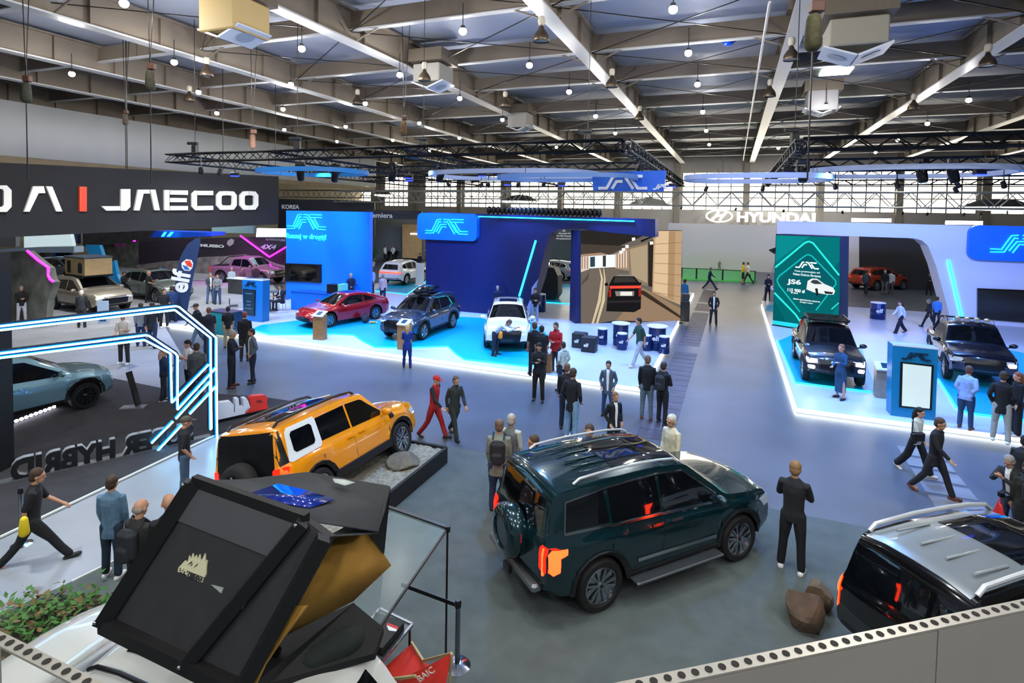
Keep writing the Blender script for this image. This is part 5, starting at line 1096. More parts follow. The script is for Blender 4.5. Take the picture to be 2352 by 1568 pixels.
# yellow
YP='#f59a06'
c=carp('off_road_vehicle','bright orange-yellow off-roader tilted on the gravel platform with a white side window frame',spec(SUVBOX,tumble=.12,top=[(-2.35,.98),(-2.33,1.12),(-2.31,1.2),(-2.24,1.78),(-2.1,1.84),(-1.2,1.88),(-.2,1.88),(.38,1.83),(.88,1.3),(1.0,1.24),(2.0,1.17),(2.25,1.12),(2.33,.95),(2.35,.8)]),'box',(-3.53,11.26,.17),67.4,2,.9,euler=(-13.2,.7,67.4),col=YP,metal=.05,rough=.2,lit=1,wheel='six',fin=dict(handle=M(YP,.25,.05,coat=1)))
YR=c.root; sparecover(c,TYRE,.40,.92,-2.38,False)
wf=[[(-2.02,1.2),(-1.9,1.74),(-1.86,1.76),(-1.26,1.76),(-1.2,1.2)],]
for sd in 'RL':
    c.decal(sd,[[(-2.06,1.18),(-2.0,1.7),(-1.92,1.77),(-1.24,1.78),(-1.2,1.72),(-1.17,1.24),(-1.22,1.17),(-2.0,1.14)]],M('#e4ecee',.35,name='white window frame'),'window_frame',off=.012)
    c.decal(sd,rp(-1.9,1.28,-1.34,1.68,.05),GLASS,'window',off=.02)
    c.decal(sd,[(-.18,1.23),(-.22,1.70),(.3,1.68),(.78,1.28),(.76,1.22)],M('#15140f',.1,name='open window'),'window',off=.008)
    c.decal(sd,[(-2.32,1.14),(-2.3,1.7),(-2.1,1.78),(-2.06,1.16)],BLK,'pillar_panel',off=.006)
    c.decal(sd,rp(1.05,1.0,1.2,1.12,.02),BLK,'side_vent',off=.02)
    c.decal(sd,rp(-2.25,.93,-2.16,1.06,.02),M('#ff4a20',.4,0,6,emh='#ff2a10'),'tail_lamp',off=.03)
c.decal('B',[(-.78,.66),(.78,.66),(.72,1.78),(-.72,1.78)],M('#060607',.3),'tailgate_shade',off=.008)  # black sheet: shade of the open interior put into its colour
c.decal('T',[(-1.75,-.46),(.25,-.46),(.25,.46),(-1.75,.46)],M('#071020',.06,coat=1),'panoramic_roof',off=.01)
for sd in 'RL': c.decal(sd,[(-.95,.4),(.95,.4),(.95,.56),(-.95,.56)],PLAST,'sill_guard',off=.06,g=.3)
c.rails(-2.0,.25,.62,0,BLK,.06,.028)
# silver/black SUV at the right
c=carp('off_road_vehicle','silver-roofed black off-roader cut by the balcony edge at the lower right',SUVBOX,'box',(6.62,6.95,.012),17.5,2,.93,col='#0b0c10',tl0=1,metal=.4,rough=.12,fin=dict(winchrome=None,handle=BLK))
SV=M('#aeb8bd',.28,.6,coat=1,name='silver roof paint')
c.decal('T',[(-2.08,-.66),(.3,-.66),(.3,.66),(-2.08,.66)],SV,'silver_roof',off=.008); c.decal('T',[(-.95,-.5),(.25,-.5),(.25,.5),(-.95,.5)],GLASS,'sunroof',off=.02)
for i in range(4): m=MB(); y=-.48+i*.32; m.tube([(-1.75,y,1.915),(-1.15,y,1.915)],.018,6); m.build('roof_rib',SV,c.root,60)
c.rails(-1.95,.35,.68,0,M('#d4d8dc',.3,.4,name='bright rail'),.075,.03)
for sd in 'RL': c.decal(sd,[(-1.9,1.05),(.9,.95),(.9,1.15),(-1.9,1.2)],SV,'silver_side',off=.006); 0
c.decal('B',strip(.86,1.16,.88,.72,.045),tl,'tail_lamp',off=.02); c.decal('B',rp(-.85,.55,.85,.78,.04),M('#2b3335',.5),'lower_tailgate',off=.012)
for i,x in enumerate((-.3,-.18,-.06,.06)): c.decal('B',strip(x,.92,x+.06,.92,.05),CHR,'badge_letter',off=.012)
# light blue crossover
c=carp('car','light metallic blue crossover on the charcoal carpet at the left edge',spec(SUV,belt=[(-2.25,1.06),(-1,1.0),(1.2,.94),(2.25,.82)]),'suv',(-13.3,14.55,.05),62,2,1.02,col='#7fa9b8',metal=.5,rough=.3,wheel='dark',fin=dict(winchrome=None))
m=MB(); 
a_=G(14,975,.12);b_=G(124,934,.12)
r=thing('light_chain','row of bright white lamps on the carpet beside the light blue car','light strip',a_,math.atan2((b_-a_).y,(b_-a_).x)); L_=(b_-a_).length
for i in range(11): m=MB(); m.ell((L_*i/10,0,0),(.05,.04,.04),8,6); m.build('bulb',M('#f0f0ff',.5,0,14),r)
# red sedan, grey suv, white suv
loc,h=wheelpose((866,732),(752,752),'L',SEDAN,PZ+.01); 
c=carp('car','glossy red fastback sedan on the cyan carpet',SEDAN,'sedan',loc,math.degrees(h),2,1.0,col='#b3121c',metal=.3,rough=.2,fin=dict(clad=False))
for sd in 'RL': c.decal(sd,[strip(-1.45,1.03,.8,.90,.02)],CHR,'window_trim',off=.012)
print('sedan',loc,math.degrees(h))
GS='#3c4d6a'
hd=-111.; pf_=G(972,779,PZ+.01); d_=Vector((math.cos(R(hd)),math.sin(R(hd)),0)); n_=Vector((-d_.y,d_.x,0)); loc=pf_-n_*.86-d_*1.38
c=carp('car','blue-grey SUV with a black roof box on the cyan carpet',SUV,'suv',loc,hd,2,1.03,col=GS,metal=.6,rough=.22,fin=dict(railm=CHR))
r=thing('roof_box','glossy black roof box on top of the blue-grey SUV','roof box',loc+Vector((0,0,1.80))-d_*.35,R(hd)); m=MB(); limb(m,[(-.95,.0,.16),(-.5,0,.2),(.3,0,.19),(.85,0,.14)],[.2,.3,.32,.2],16,sy=.55); m.build('shell',M('#0b0e1a',.1,.2,coat=1),r,60)
for x in (-.4,.4): m=MB(); m.bar((x,-.6,-.02),(x,.6,-.02),.05,.03); m.build('crossbar',ALLOY,r)
c=carp('car','white SUV facing the camera on the cyan carpet',SUV,'suv',G(1165,797,PZ+.01)+Vector((0,1.38,0)),-90.5,2,1.02,col='#e6e9ee',metal=0,rough=.2)
c=carp('car','white hatchback seen from behind between the two blue walls with lit tail lights',SUV,'suv',G(893,655,PZ+.01)+V*2.2,HV+3,1,1.08,col='#e3e8f0',metal=0,lit=1,tailfull=1)
c.decal('B',strip(-.8,.92,.8,.92,.07),M('#ff5030',.4,0,6,emh='#ff3018'),'light_band',off=.03)
# pickups on the right stand
def acc(c,rack=True):
    c.decal('T',[(-2.52,-.72),(-1.05,-.72),(-1.05,.72),(-2.52,.72)],M('#0c0d10',.7),'cargo_bed',off=.01)
    m=MB()
    for sg in (-1,1): m.tube([(-1.9,sg*.78,1.18),(-1.15,sg*.7,1.8),(-1.05,sg*.66,1.84)],.035,8)
    m.tube([(-1.08,-.68,1.83),(-1.08,.68,1.83)],.035,8); m.build('sports_bar',BLK,c.root,50)
c=carp('pickup_truck','black pickup with lit headlamps and loaded bed facing the aisle on the right stand',PICK,'pickup',G(1911,879,PZ+.01)+V*1.75,HV+180,2,.95,col='#252733',metal=.4,rough=.3,fin=dict(headlit=9)); acc(c)
for sg in (1,-1): c.decal('F',rp(sg*.75-.1,.62,sg*.75+.1,.74,.03),M('#ffffff',.4,0,9),'fog_lamp',off=.02); c.decal('F',rp(sg*.12-.05,.86,sg*.12+.05,.94,.03),M('#30a0ff',.4,0,4),'marker_lamp',off=.04)
for sg in (1,-1): c.decal('F',strip(sg*.3,.45,sg*.6,.45,.05),ALLOY,'skid_trim',off=.04)
m=MB(); m.box((-.1,0,2.02),(1.4,1.35,.05)); 
for i in range(8): m.bar((-.8+i*.2,-.66,2.05),(-.8+i*.2,.66,2.05),.05,.03)
for sg in (-1,1): 
    m.bar((-.8,sg*.68,2.07),(.6,sg*.68,2.07),.05,.06)
    for x in (-.6,.3): m.bar((x,sg*.6,1.86),(x,sg*.66,2.03),.03)
m.build('roof_rack',BLK,c.root)
m=MB(); m.box((-1.6,.0,1.45),(.9,1.1,.5),bev=.05); m.build('bed_load',M('#33363c',.6),c.root); m=MB(); m.box((-1.25,-.72,1.5),(.3,.1,.42),bev=.03); m.build('fuel_can',M('#c02820',.4),c.root)
hd=HV+172; pf_=G(2170,868,PZ+.01); d_=Vector((math.cos(R(hd)),math.sin(R(hd)),0)); n_=Vector((-d_.y,d_.x,0)); 
c=carp('pickup_truck','dark blue pickup with roof lamp bar at the right edge',PICK,'pickup',pf_+n_*.9-d_*1.75,hd,2,1,col='#1c2038',metal=.5,rough=.22,fin=dict(headlit=0,railm=BLK)); acc(c)
for i in range(4): m=MB(); m.lathe([(.02,-.05),(.09,-.03),(.1,.04),(.08,.05)],n=12,T=Matrix.Translation((.45,-.42+i*.28,1.98))@Matrix.Rotation(PI/2,4,'Y')); m.build('roof_lamp',M('#c8ccd2',.2,.6),c.root,40)
m=MB(); m.tube([(0,-1.04,.42),(1.1,-1.04,.42)],.04,8); m.build('side_bar',ALLOY,c.root); c.decal('F',rp(.62,.78,.84,.9,.03),M('#fff',.4,0,5) if 0 else M('#ffffff',.4,0,5),'headlamp',off=.02)
# left rear cars
loc,h=wheelpose((129,709),(207,723),'R',spec(PICK,W=1.9),0); print('beige',loc,math.degrees(h))
BG='#a89f8e'; BH=math.degrees(h); BL=loc
c=carp('off_road_vehicle','beige off-roader carrying a tan rooftop tent at the left',spec(SUVBOX,xf=1.45,xr=-1.45,top=[(-2.35,1.0),(-2.33,1.14),(-2.2,1.2),(-1.6,1.66),(-1.3,1.74),(-.2,1.74),(.3,1.66),(1.08,1.2),(1.2,1.15),(2.0,1.05),(2.25,.98),(2.33,.85),(2.35,.75)]),'suv',loc,BH,1,1.1,col=BG,metal=.5,rough=.35,wheel='six')
r=thing('rooftop_tent','tan box-shaped rooftop tent with arched window on the beige off-roader','tent',loc+Vector((0,0,1.98)),R(BH)); m=MB(); m.box((-.05,0,.45),(2.0,1.35,.9)); m.build('tent_wall',M('#b99f72',.85,noise=.1,nscale=3),r); m=MB(); m.box((-.05,0,.95),(2.1,1.45,.1),bev=.03); m.build('lid',M('#3a4654',.4),r); m=MB(); m.box((-.05,0,-.05),(2.1,1.45,.1),bev=.03); m.build('tray',BLK,r)
m=MB(); m.prism([(-.2,.12),(.2,.12),(.2,.5),(.14,.62),(0,.7),(-.14,.62),(-.2,.5)],0,.02,T=Matrix(((1,0,0,.5),(0,0,-1,-.68),(0,1,0,0),(0,0,0,1)))); m.build('window',M('#232a3a',.4),r); m=MB(); m.box((-.62,-.685,.42),(.34,.02,.66)); m.build('door_opening',M('#1c1614',.7),r)
m=MB()
for x in (-.7,.6): m.bar((x,-.6,-.2),(x,-.6,-.08),.05); m.bar((x,.6,-.2),(x,.6,-.08),.05)
m.build('mount',BLK,r)
pf_=G(359,694,0); d_=Vector((math.cos(R(BH)),math.sin(R(BH)),0)); n_=Vector((-d_.y,d_.x,0))
c=carp('car','silver-grey SUV behind two people in black at the left',SUV,'suv',pf_+n_*.86-d_*1.42,BH,1,1.1,col='#7c8580',metal=.6,rough=.3)
loc,h=wheelpose((484,650),(598,657),'R',PICK,0); print('purple',loc,math.degrees(h))
c=carp('pickup_truck','magenta-lit pickup in front of the dark rock-print wall',PICK,'pickup',loc+V*.6,math.degrees(h),1,1.1,col='#8d6a80',metal=.4,rough=.3); acc(c)
# far cars
def far(px,py,h,col,lab,base=SUV,kind='suv',z=0,s=1,lit=0): return carp('car',lab,base,kind,G(px,py,z),h,0,s,col=col,metal=.3,lit=lit,fin=dict(clad=False))
far(1268,640,HUg+170,'#8f98a4','silver crossover seen through the navy doorway')
far(1296,600,HUg+182,'#e8eaec','white boxy off-roader far behind the navy doorway',SUVBOX,'box')
far(2018,663,HV-50,'#a8341c','orange-red crossover with people around it beyond the right stand',s=1.1)
far(-10,690,HV-60,'#5878c8','pale blue car partly cut at the far left edge')
far(190,592,HUg+190,'#39465a','dark SUV with roof box behind the rock wall at the left',s=1.1)
far(120,612,HUg+175,'#2450a0','blue car behind the left rock wall')
far(250,600,HUg+5,'#b8c0c4','silver car roof visible above the rock wall')
far(150,640,HUg+8,'#707880','grey car directly behind the tan rooftop tent')
far(420,583,HUg+185,'#c8d4e8','white car far behind the dark wall',z=0)
far(300,572,HUg+180,'#c0c8d0','pale car far away under the banner centre')
# ---- gravel platform ----
GR=M('#8a887c',.95,noise=.35,nscale=14,bump=1,name='pale gravel'); c0=G(1025,1032,.32)
def hloc(x): return x
r=thing('gravel_platform','black-edged platform with pale gravel under the yellow off-roader','platform',c0,TH)
c0z=Vector((c0.x,c0.y,0)); r.location=c0z
m=MB(); m.box((-1.5,-2.35,.15),(3.0,4.7,.3)); m.build('base',M('#1c1e21',.6),r)
for a_,b_ in (((0,0),(0,-4.7)),((0,-4.7),(-3,-4.7)),((-3,-4.7),(-3,0)),((-3,0),(0,0))): m=MB(); m.bar((*a_,.2),(*b_,.2),.07,.36); m.build('rim',M('#16181b',.6),r)
m=MB(); random.seed(2); n=44; vs=[];fs=[]
for i in range(n+1):
    for j in range(n+1): vs.append((-2.95+2.9*i/n,-4.65+4.6*j/n,.31+random.random()*.05))
for i in range(n):
    for j in range(n): fs.append((i*(n+1)+j,(i+1)*(n+1)+j,(i+1)*(n+1)+j+1,i*(n+1)+j+1))
m.add(vs,fs); g=m.build('gravel',GR,r,60); g['kind']='stuff'
def rock(name,lab,cat,loc,rad,col,seed,n=3,sq=(1,1,.7),parent=None):
    bm=bmesh.new(); bmesh.ops.create_icosphere(bm,subdivisions=n,radius=1); random.seed(seed)
    ds=[(Vector((random.uniform(-1,1),random.uniform(-1,1),random.uniform(-1,1))).normalized(),random.uniform(.55,.9)) for _ in range(12)]
    for v in bm.verts:
        for d_,k in ds:
            t=v.co.dot(d_)
            if t>k: v.co-=d_*(t-k)
        v.co=Vector((v.co.x*sq[0],v.co.y*sq[1],v.co.z*sq[2]))*rad
    me=bpy.data.meshes.new(name); bm.to_mesh(me); bm.free(); me.materials.append(M(col,.9,noise=.25,nscale=6,bump=.5,name='stone')); o=bpy.data.objects.new(name,me); COL.objects.link(o); o.location=loc; tag(o,lab,cat); return o
rock('boulder','grey boulder under the raised front wheel of the yellow off-roader','rock',G(928,1072,.33)+Vector((0,.05,.08)),.36,'#6a675e',3,sq=(1.1,.9,.55))
# brown crumpled rock at the right
rock('boulder','brown crumpled rock beside the silver-roofed black off-roader','rock',G(1868,1470)+Vector((.02,.3,.22)),.33,'#5a4a3a',8,sq=(.85,.9,.95))
rock('boulder','paler brown rock tucked behind the crumpled rock by the black off-roader','rock',G(1905,1450)+Vector((.05,.45,.2)),.27,'#6a5c48',11,sq=(.9,.8,1))
# ---- white car under the tent ----
CW=carp('car','white car under the big open rooftop tent at the lower left',SUV,'suv',(-3.19,5.2,.012),158.4,2,1.0,col='#dfe2dc',metal=0,rough=.2,fin=dict(railm=BLK))
def W3(x,y,z): return G(x,y,z)
SH=M('#26272a',.75,noise=.15,nscale=6,bump=.1,name='black shell'); SH2=M('#45474a',.6,name='grey shell face')
A=W3(240,1430,2.0);B_=W3(447,1106,3.2);C1=W3(705,1197,3.2);_n=(B_-A).cross(C1-A).normalized(); D1=onplane(432,1530,A,_n);C=onplane(752,1233,A,_n);D_=onplane(560,1585,A,_n)
root=thing('rooftop_tent','big black wedge-shaped rooftop tent opened above the white car','tent',(-2.6,5.0,0),0)
iv=Matrix.Translation((2.6,-5.0,0))
def tb(): return MB(iv)
def quad(m,pts,th=.06,mt=0):
    pts=[Vector(p) for p in pts]; n=(pts[1]-pts[0]).cross(pts[-1]-pts[0]).normalized()
    if n.dot(Vector((0,0,HC))-pts[0])<0: n=-n
    k=len(pts); vs=pts+[p-n*th for p in pts]; m.add(vs,[tuple(range(k)),tuple(reversed(range(k,2*k)))]+[(i,(i+1)%k,k+(i+1)%k,k+i) for i in range(k)],mt); return n
m=tb(); nn=quad(m,[A,B_,C1,D1],.1); m.build('shell',SH,root)
m=tb(); quad(m,[D1,C1,C,D_],.1); m.build('side_shell',SH,root)
lerp=lambda p,q,t:p+(q-p)*t
m=tb(); quad(m,[lerp(B_,A,.02)+nn*.015,lerp(C1,D1,.02)+nn*.015,lerp(C1,D1,.26)+nn*.015,lerp(B_,A,.26)+nn*.015],.02); m.build('top_band',SH2,root)
for p,q,w_ in ((A,B_,.1),(D1,C1,.1),(D_,C,.1),(lerp(A,D1,.04),lerp(B_,C1,.04),.05)): m=tb(); m.bar(p+nn*.04,q+nn*.04,w_,.1); m.build('rib',M('#101113',.5),root)
for p,q,w_ in ((A,D_,.12),(B_,C1,.06)): m=tb(); m.bar(p,q,w_,.12); m.build('edge_frame',M('#0e0f10',.6),root)
for p in (lerp(A,B_,.02),lerp(D1,C1,.02),lerp(D1,C1,.98),lerp(A,B_,.98),lerp(D_,C,.03)): m=tb(); m.ell(p+nn*.1,(.018,.018,.018),8,6); m.build('bolt',CHR,root,60)
# logo on shell
ex=(C1-B_).normalized(); ez=(B_-A); ez=(ez-ex*ez.dot(ex)).normalized(); P0=onplane(410,1312,A,nn); q_=lambda x,y:(onplane(x,y,A,nn)-P0)
TL=Matrix(((ex.x,ez.x,nn.x,P0.x),(ex.y,ez.y,nn.y,P0.y),(ex.z,ez.z,nn.z,P0.z),(0,0,0,1)))
def sp(x,y): v=q_(x,y); return (v.dot(ex),v.dot(ez))
LGO=M('#c9c9a4',.7,name='printed logo'); m=MB(iv@TL); m.prism([sp(*p) for p in ((416,1299),(428,1286),(434,1290),(437,1275),(441,1284),(445,1270),(448,1282),(453,1274),(456,1285),(461,1272),(463,1288),(469,1280),(473,1270),(474,1290),(478,1285),(476,1300),(475,1318),(472,1325),(416,1303))],.0,.012); m.build('logo',LGO,root)
m=MB(iv@TL); 
for a_,b_ in (((434,1296),(445,1287)),((448,1303),(458,1292)),((440,1299),(446,1292))): m.prism([sp(a_[0],a_[1]),sp(b_[0],b_[1]),sp(b_[0]-2,b_[1]+6)],.012,.015)
m.build('logo_detail',SH,root)
m=MB(iv@TL); m.prism([sp(*p) for p in ((433,1313),(469,1326),(466,1337),(431,1322))],0,.012); m.build('logo_plate',LGO,root)
a1=sp(412,1311);b1=sp(433,1318);c1_=sp(434,1323);d1=sp(466,1335)
for t_,aa,bb2,mt in (('EXPL',a1,b1,LGO),('ORE4X4',c1_,d1,SH)):
    L_=math.hypot(bb2[0]-aa[0],bb2[1]-aa[1]); o=text(t_,L_*.36 if t_=='EXPL' else L_*.27,mt,Matrix(),.008,'lettering',root,bold=.001); xs=[v.co.x for v in o.data.vertices]; f_=L_/(max(xs)-min(xs))
    o.data.transform(iv@TL@Matrix.Translation((aa[0],aa[1],.016))@Matrix.Rotation(math.atan2(bb2[1]-aa[1],bb2[0]-aa[0]),4,'Z')@Matrix.Diagonal((f_,f_,1,1)))
# grey patches
for pts in (((487,1342),(515,1349),(510,1362)),((538,1378),(548,1374),(565,1385),(556,1398),(538,1388))): m=MB(iv@TL); m.prism([sp(*p) for p in pts],.0,.01); m.build('patch',M('#9aa49c',.5),root)
FAB=M('#35383b',.85,noise=.1,nscale=5,bump=.1,name='grey fly fabric'); TAN=M('#b08434',.85,noise=.15,nscale=3,bump=.25,name='tan tent fabric')
def tri(name,mat,P_,faces,th=.012,sub=1,label=None):
    m=tb(); m.add([W3(*p) for p in P_],faces); o=m.build(name,mat,root,70); s_=o.modifiers.new('s','SOLIDIFY'); s_.thickness=th; return o
tri('fly_roof',FAB,[(452,1106,3.2),(560,1103,3.1),(705,1086,3.05),(895,1118,2.95),(886,1168,2.9),(868,1222,3.0),(705,1197,3.16),(640,1150,3.14),(780,1150,3.02)],[(0,1,7,6),(1,2,8,7),(2,3,4,8),(4,5,6,8),(6,7,8)])
tri('fly_window',M('#16309a',.06,.2,coat=1,name='film with painted reflection',bump=.3,nscale=9),[(572,1136,3.17),(638,1113,3.15),(700,1127,3.12),(768,1148,3.08),(712,1168,3.13),(664,1160,3.16)],[(0,1,2,5),(2,3,4,5)])  # film is clear; its blue reflection is put into the base colour
tri('fly_patch',M('#b8c2be',.6),[(764,1101,3.08),(790,1103,3.06),(815,1110,3.04),(792,1116,3.06),(768,1109,3.07)],[(0,1,2,3,4)])
tri('fly_side',FAB,[(752,1230,3.08),(868,1222,2.98),(895,1118,2.93),(880,1270,2.45),(868,1272,2.4),(846,1215,2.75),(830,1190,2.8),(760,1240,2.75),(700,1290,2.7),(672,1307,2.7),(705,1200,3.1)],[(1,2,3,4,5),(0,1,5,6),(0,6,7),(0,7,8,9,10)])
tri('tent_wall',TAN,[(830,1192,2.78),(672,1305,2.68),(733,1345,2.5),(812,1380,2.05),(899,1298,2.3),(846,1218,2.7),(628,1474,1.95),(606,1462,2.0),(640,1385,2.35),(760,1290,2.66)],[(0,1,9),(0,9,4,5),(9,2,3,4),(1,2,9),(1,8,2),(2,8,6,3),(8,7,6)])
m=tb(); quad(m,[onplane(x,y,A-_n*.0,_n)-nn*.03 for x,y in ((662,1395),(700,1392),(640,1470),(600,1530),(572,1590),(548,1600),(590,1500))],.02); m.build('tent_wall_lower',TAN,root)
for a_,b_ in (((803,1215,2.75),(816,1227,2.72)),((705,1300,2.7),(720,1311,2.65))): m=tb(); m.bar(W3(*a_),W3(*b_),.025,.02); m.build('toggle',M('#3a2418',.7),root)
m=tb(); m.bar(W3(650,1340,2.5),W3(625,1490,1.9),.03); m.build('strut',BLK,root); m=tb(); m.bar(W3(575,1450,2.0),W3(640,1500,1.9),.06,.06); m.build('latch',BLK,root)
m=tb(); quad(m,[W3(600,1475,1.85),W3(812,1384,1.95),W3(880,1440,1.7),W3(860,1500,1.6),W3(620,1568,1.75),W3(560,1590,1.85)],.06); m.build('tray',M('#141517',.7),root)
# awning
root2=thing('awning','transparent grey awning panel with thin black frame held out beside the tent','awning',(0,0,0),0)
film=M('#8fa8ac',.2,0,alpha=.14,name='mesh film')
gp=G(1024,1507); dd_=ray(1030,1213); zt3=HC+dd_[2]*(gp.y/dd_[1]); TP=Vector((gp.x,gp.y,zt3))
Q1=W3(892,1166,zt3+.1);Q2=W3(812,1384,1.9);Q3=W3(868,1447,1.7)
m=MB(); m.add([Q1,TP,Q3,Q2],[(0,1,2,3)]); o=m.build('film',film,root2); s_=o.modifiers.new('s','SOLIDIFY'); s_.thickness=.004
for a_,b_,w_ in ((Q1,TP,.045),(TP,Q3,.022),(TP,gp,.025)): m=MB(); m.bar(a_,b_,w_); m.build('frame_tube',BLK,root2)
m=MB(); m.box(TP,(.07,.07,.07)); m.build('corner_joint',BLK,root2)
# stanchion
sp0=G(1050,1530)
def stanchion(p,lab,belt=None,h=.95):
    r=thing('stanchion',lab,'barrier post',p); m=MB(); m.tube([(0,0,.02),(0,0,h)],.032,12); m.build('post',M('#8a8f98',.15,1),r,40); m=MB(); m.lathe([(.17,0),(.17,.015),(.1,.035),(.03,.05)],n=24); m.build('base',CHR,r,40); m=MB(); m.lathe([(.04,h-.06),(.042,h),(.03,h+.03)],n=12); m.build('cap',BLK,r,40)
    if belt: m=MB(); m.bar((0,0,h-.04),Vector(belt)-Vector(p),.012,.05); m.build('belt',BLK,r)
    return r
dd_=ray(1050,1383); zs=HC+dd_[2]*(sp0.y/dd_[1]); e_=G(922,1342,zs); stanchion(sp0,'chrome barrier post with black belt in front of the red chair',e_,zs)
stanchion(G(50,1252),'chrome barrier post behind the striding man in black at the left edge',None,.95)
# folding table
tz=.72; tc=[G(*p,tz) for p in ((872,1398),(947,1434),(866,1532),(800,1490))]; tcx=sum(tc,Vector())/4
r=thing('folding_table','folding camping table with silver rim beside the tent','table',(tcx.x,tcx.y,0)); iv2=Matrix.Translation((-tcx.x,-tcx.y,0)); m=MB(iv2); m.prism([tuple(p)[:2] for p in tc],tz-.025,tz); m.build('tabletop',M('#5a6468',.3,.3),r)
for a_,b_ in zip(tc,tc[1:]+tc[:1]): m=MB(iv2); m.bar(a_,b_,.03); m.build('rim',ALLOY,r)
for p in tc: m=MB(iv2); q=lerp(p,tcx,.08); m.bar((q.x,q.y,tz-.02),(q.x,q.y,0),.025); m.build('leg',BLK,r)
bz=[G(*p,tz) for p in ((862,1423),(928,1447),(878,1508),(838,1490))]; r=thing('storage_case','dark case with red and white sticker on the camping table','case',(tcx.x,tcx.y,tz)); m=MB(Matrix.Translation((-tcx.x,-tcx.y,-tz))); m.prism([tuple(p)[:2] for p in bz],tz,tz+.1); m.build('case',M('#11150f',.6),r)
m=MB(Matrix.Translation((-tcx.x,-tcx.y,-tz))); m.prism([tuple(G(x,y,tz+.1))[:2] for x,y in ((890,1430),(915,1440),(913,1446),(888,1436))],tz+.1,tz+.105); m.build('red_sticker',M('#c8281c',.5),r); m=MB(Matrix.Translation((-tcx.x,-tcx.y,-tz))); m.prism([tuple(G(x,y,tz+.1))[:2] for x,y in ((888,1436),(912,1446),(910,1450),(893,1448))],tz+.1,tz+.105); m.build('white_sticker',WM,r)
# red directors chair
RED=M('#c42a1c',.8,noise=.08,nscale=5,name='red canvas'); OAK=M('#b8a878',.5,name='pale wood')
cc=G(965,1625,0); 
ch=thing('folding_chair','red canvas folding chair with pale wooden frame and white lettering','chair',(cc.x,cc.y,0),0); iv3=Matrix.Translation((-cc.x,-cc.y,0))
def cq(name,pts,mat,th=.01): m=MB(iv3); quad(m,[G(*p) for p in pts],th); return m.build(name,mat,ch)
cq('seat',[(885,1530,.5),(945,1478,.5),(985,1528,.46),(905,1568,.46)],RED); cq('backrest',[(905,1572,.48),(1035,1500,.95),(1022,1580,.7),(930,1640,.4)],RED)
for a_,b_ in (((945,1474,.55),(972,1517,.5)),((880,1527,.55),(893,1560,.5)),((972,1517,.5),(1037,1500,.95)),((893,1560,.5),(955,1552,.7)),((1037,1500,.95),(1030,1610,.3)),((893,1560,.5),(900,1640,.1)),((972,1517,.5),(985,1600,.1))): m=MB(iv3); m.bar(G(*a_),G(*b_),.025); m.build('frame_bar',OAK,ch)
t0=G(965,1562,.66); 
v1=(G(1030,1520,.88)-G(960,1570,.62)).normalized(); vz=Vector((0,0,1)); nz=v1.cross(vz).normalized(); vy=nz.cross(v1)
if nz.dot(Vector((0,0,HC))-t0)<0: pass
t_=text('BAIC',.10,M('#d8c8c0',.7),Matrix(((v1.x,vy.x,nz.x,t0.x),(v1.y,vy.y,nz.y,t0.y),(v1.z,vy.z,nz.z,t0.z),(0,0,0,1))),.01,'lettering'); t_.data.transform(Matrix.Translation(nz*.03*(1 if nz.dot(Vector((0,0,HC))-t0)>0 else -1))); t_.data.transform(iv3); t_.parent=ch
# bag on white car
r=thing('equipment_bag','dark green rounded equipment bag lying on the rear of the white car','bag',G(745,1505,1.62),.6); m=MB(); limb(m,[(-.15,0,.1),(.2,0,.1)],[.2,.2],14,sy=.6); m.build('bag',M('#1a2422',.8,noise=.2,nscale=8,bump=.3),r,60); m=MB(); m.bar((.2,.1,.0),(.45,.12,-.04),.07,.03); m.build('strap',M('#3a4648',.6),r)
# planting
root=thing('planter_shrub','low green and brown ornamental planting at the lower left','plant',G(110,1450)); m=MB(); random.seed(5); 
m2=MB()
for i in range(900):
    x=random.gauss(0,.55); y=random.gauss(0,.33); zz=random.random()*.32*math.exp(-(x*x+y*y)*.9)+.03; a_=random.random()*6.28; l_=.05+random.random()*.07; t=m if random.random()<.72 else m2
    p=Vector((x,y,zz)); d1_=Vector((math.cos(a_),math.sin(a_),random.uniform(.1,.9)))*l_; s_=Vector((-math.sin(a_),math.cos(a_),0))*l_*.35
    t.add([p,p+d1_*.5+s_,p+d1_,p+d1_*.5-s_],[(0,1,2,3)])
m.build('foliage',M('#3d6b2a',.8,noise=.4,nscale=9),root)['kind']='stuff'; m2.build('dry_foliage',M('#6e5a34',.85,noise=.3,nscale=9),root)['kind']='stuff'
m=MB(); m.lathe([(.75,0),(.7,.05),(.3,.1)],n=18); m.build('soil_mound',M('#3a3426',.95),root,60)
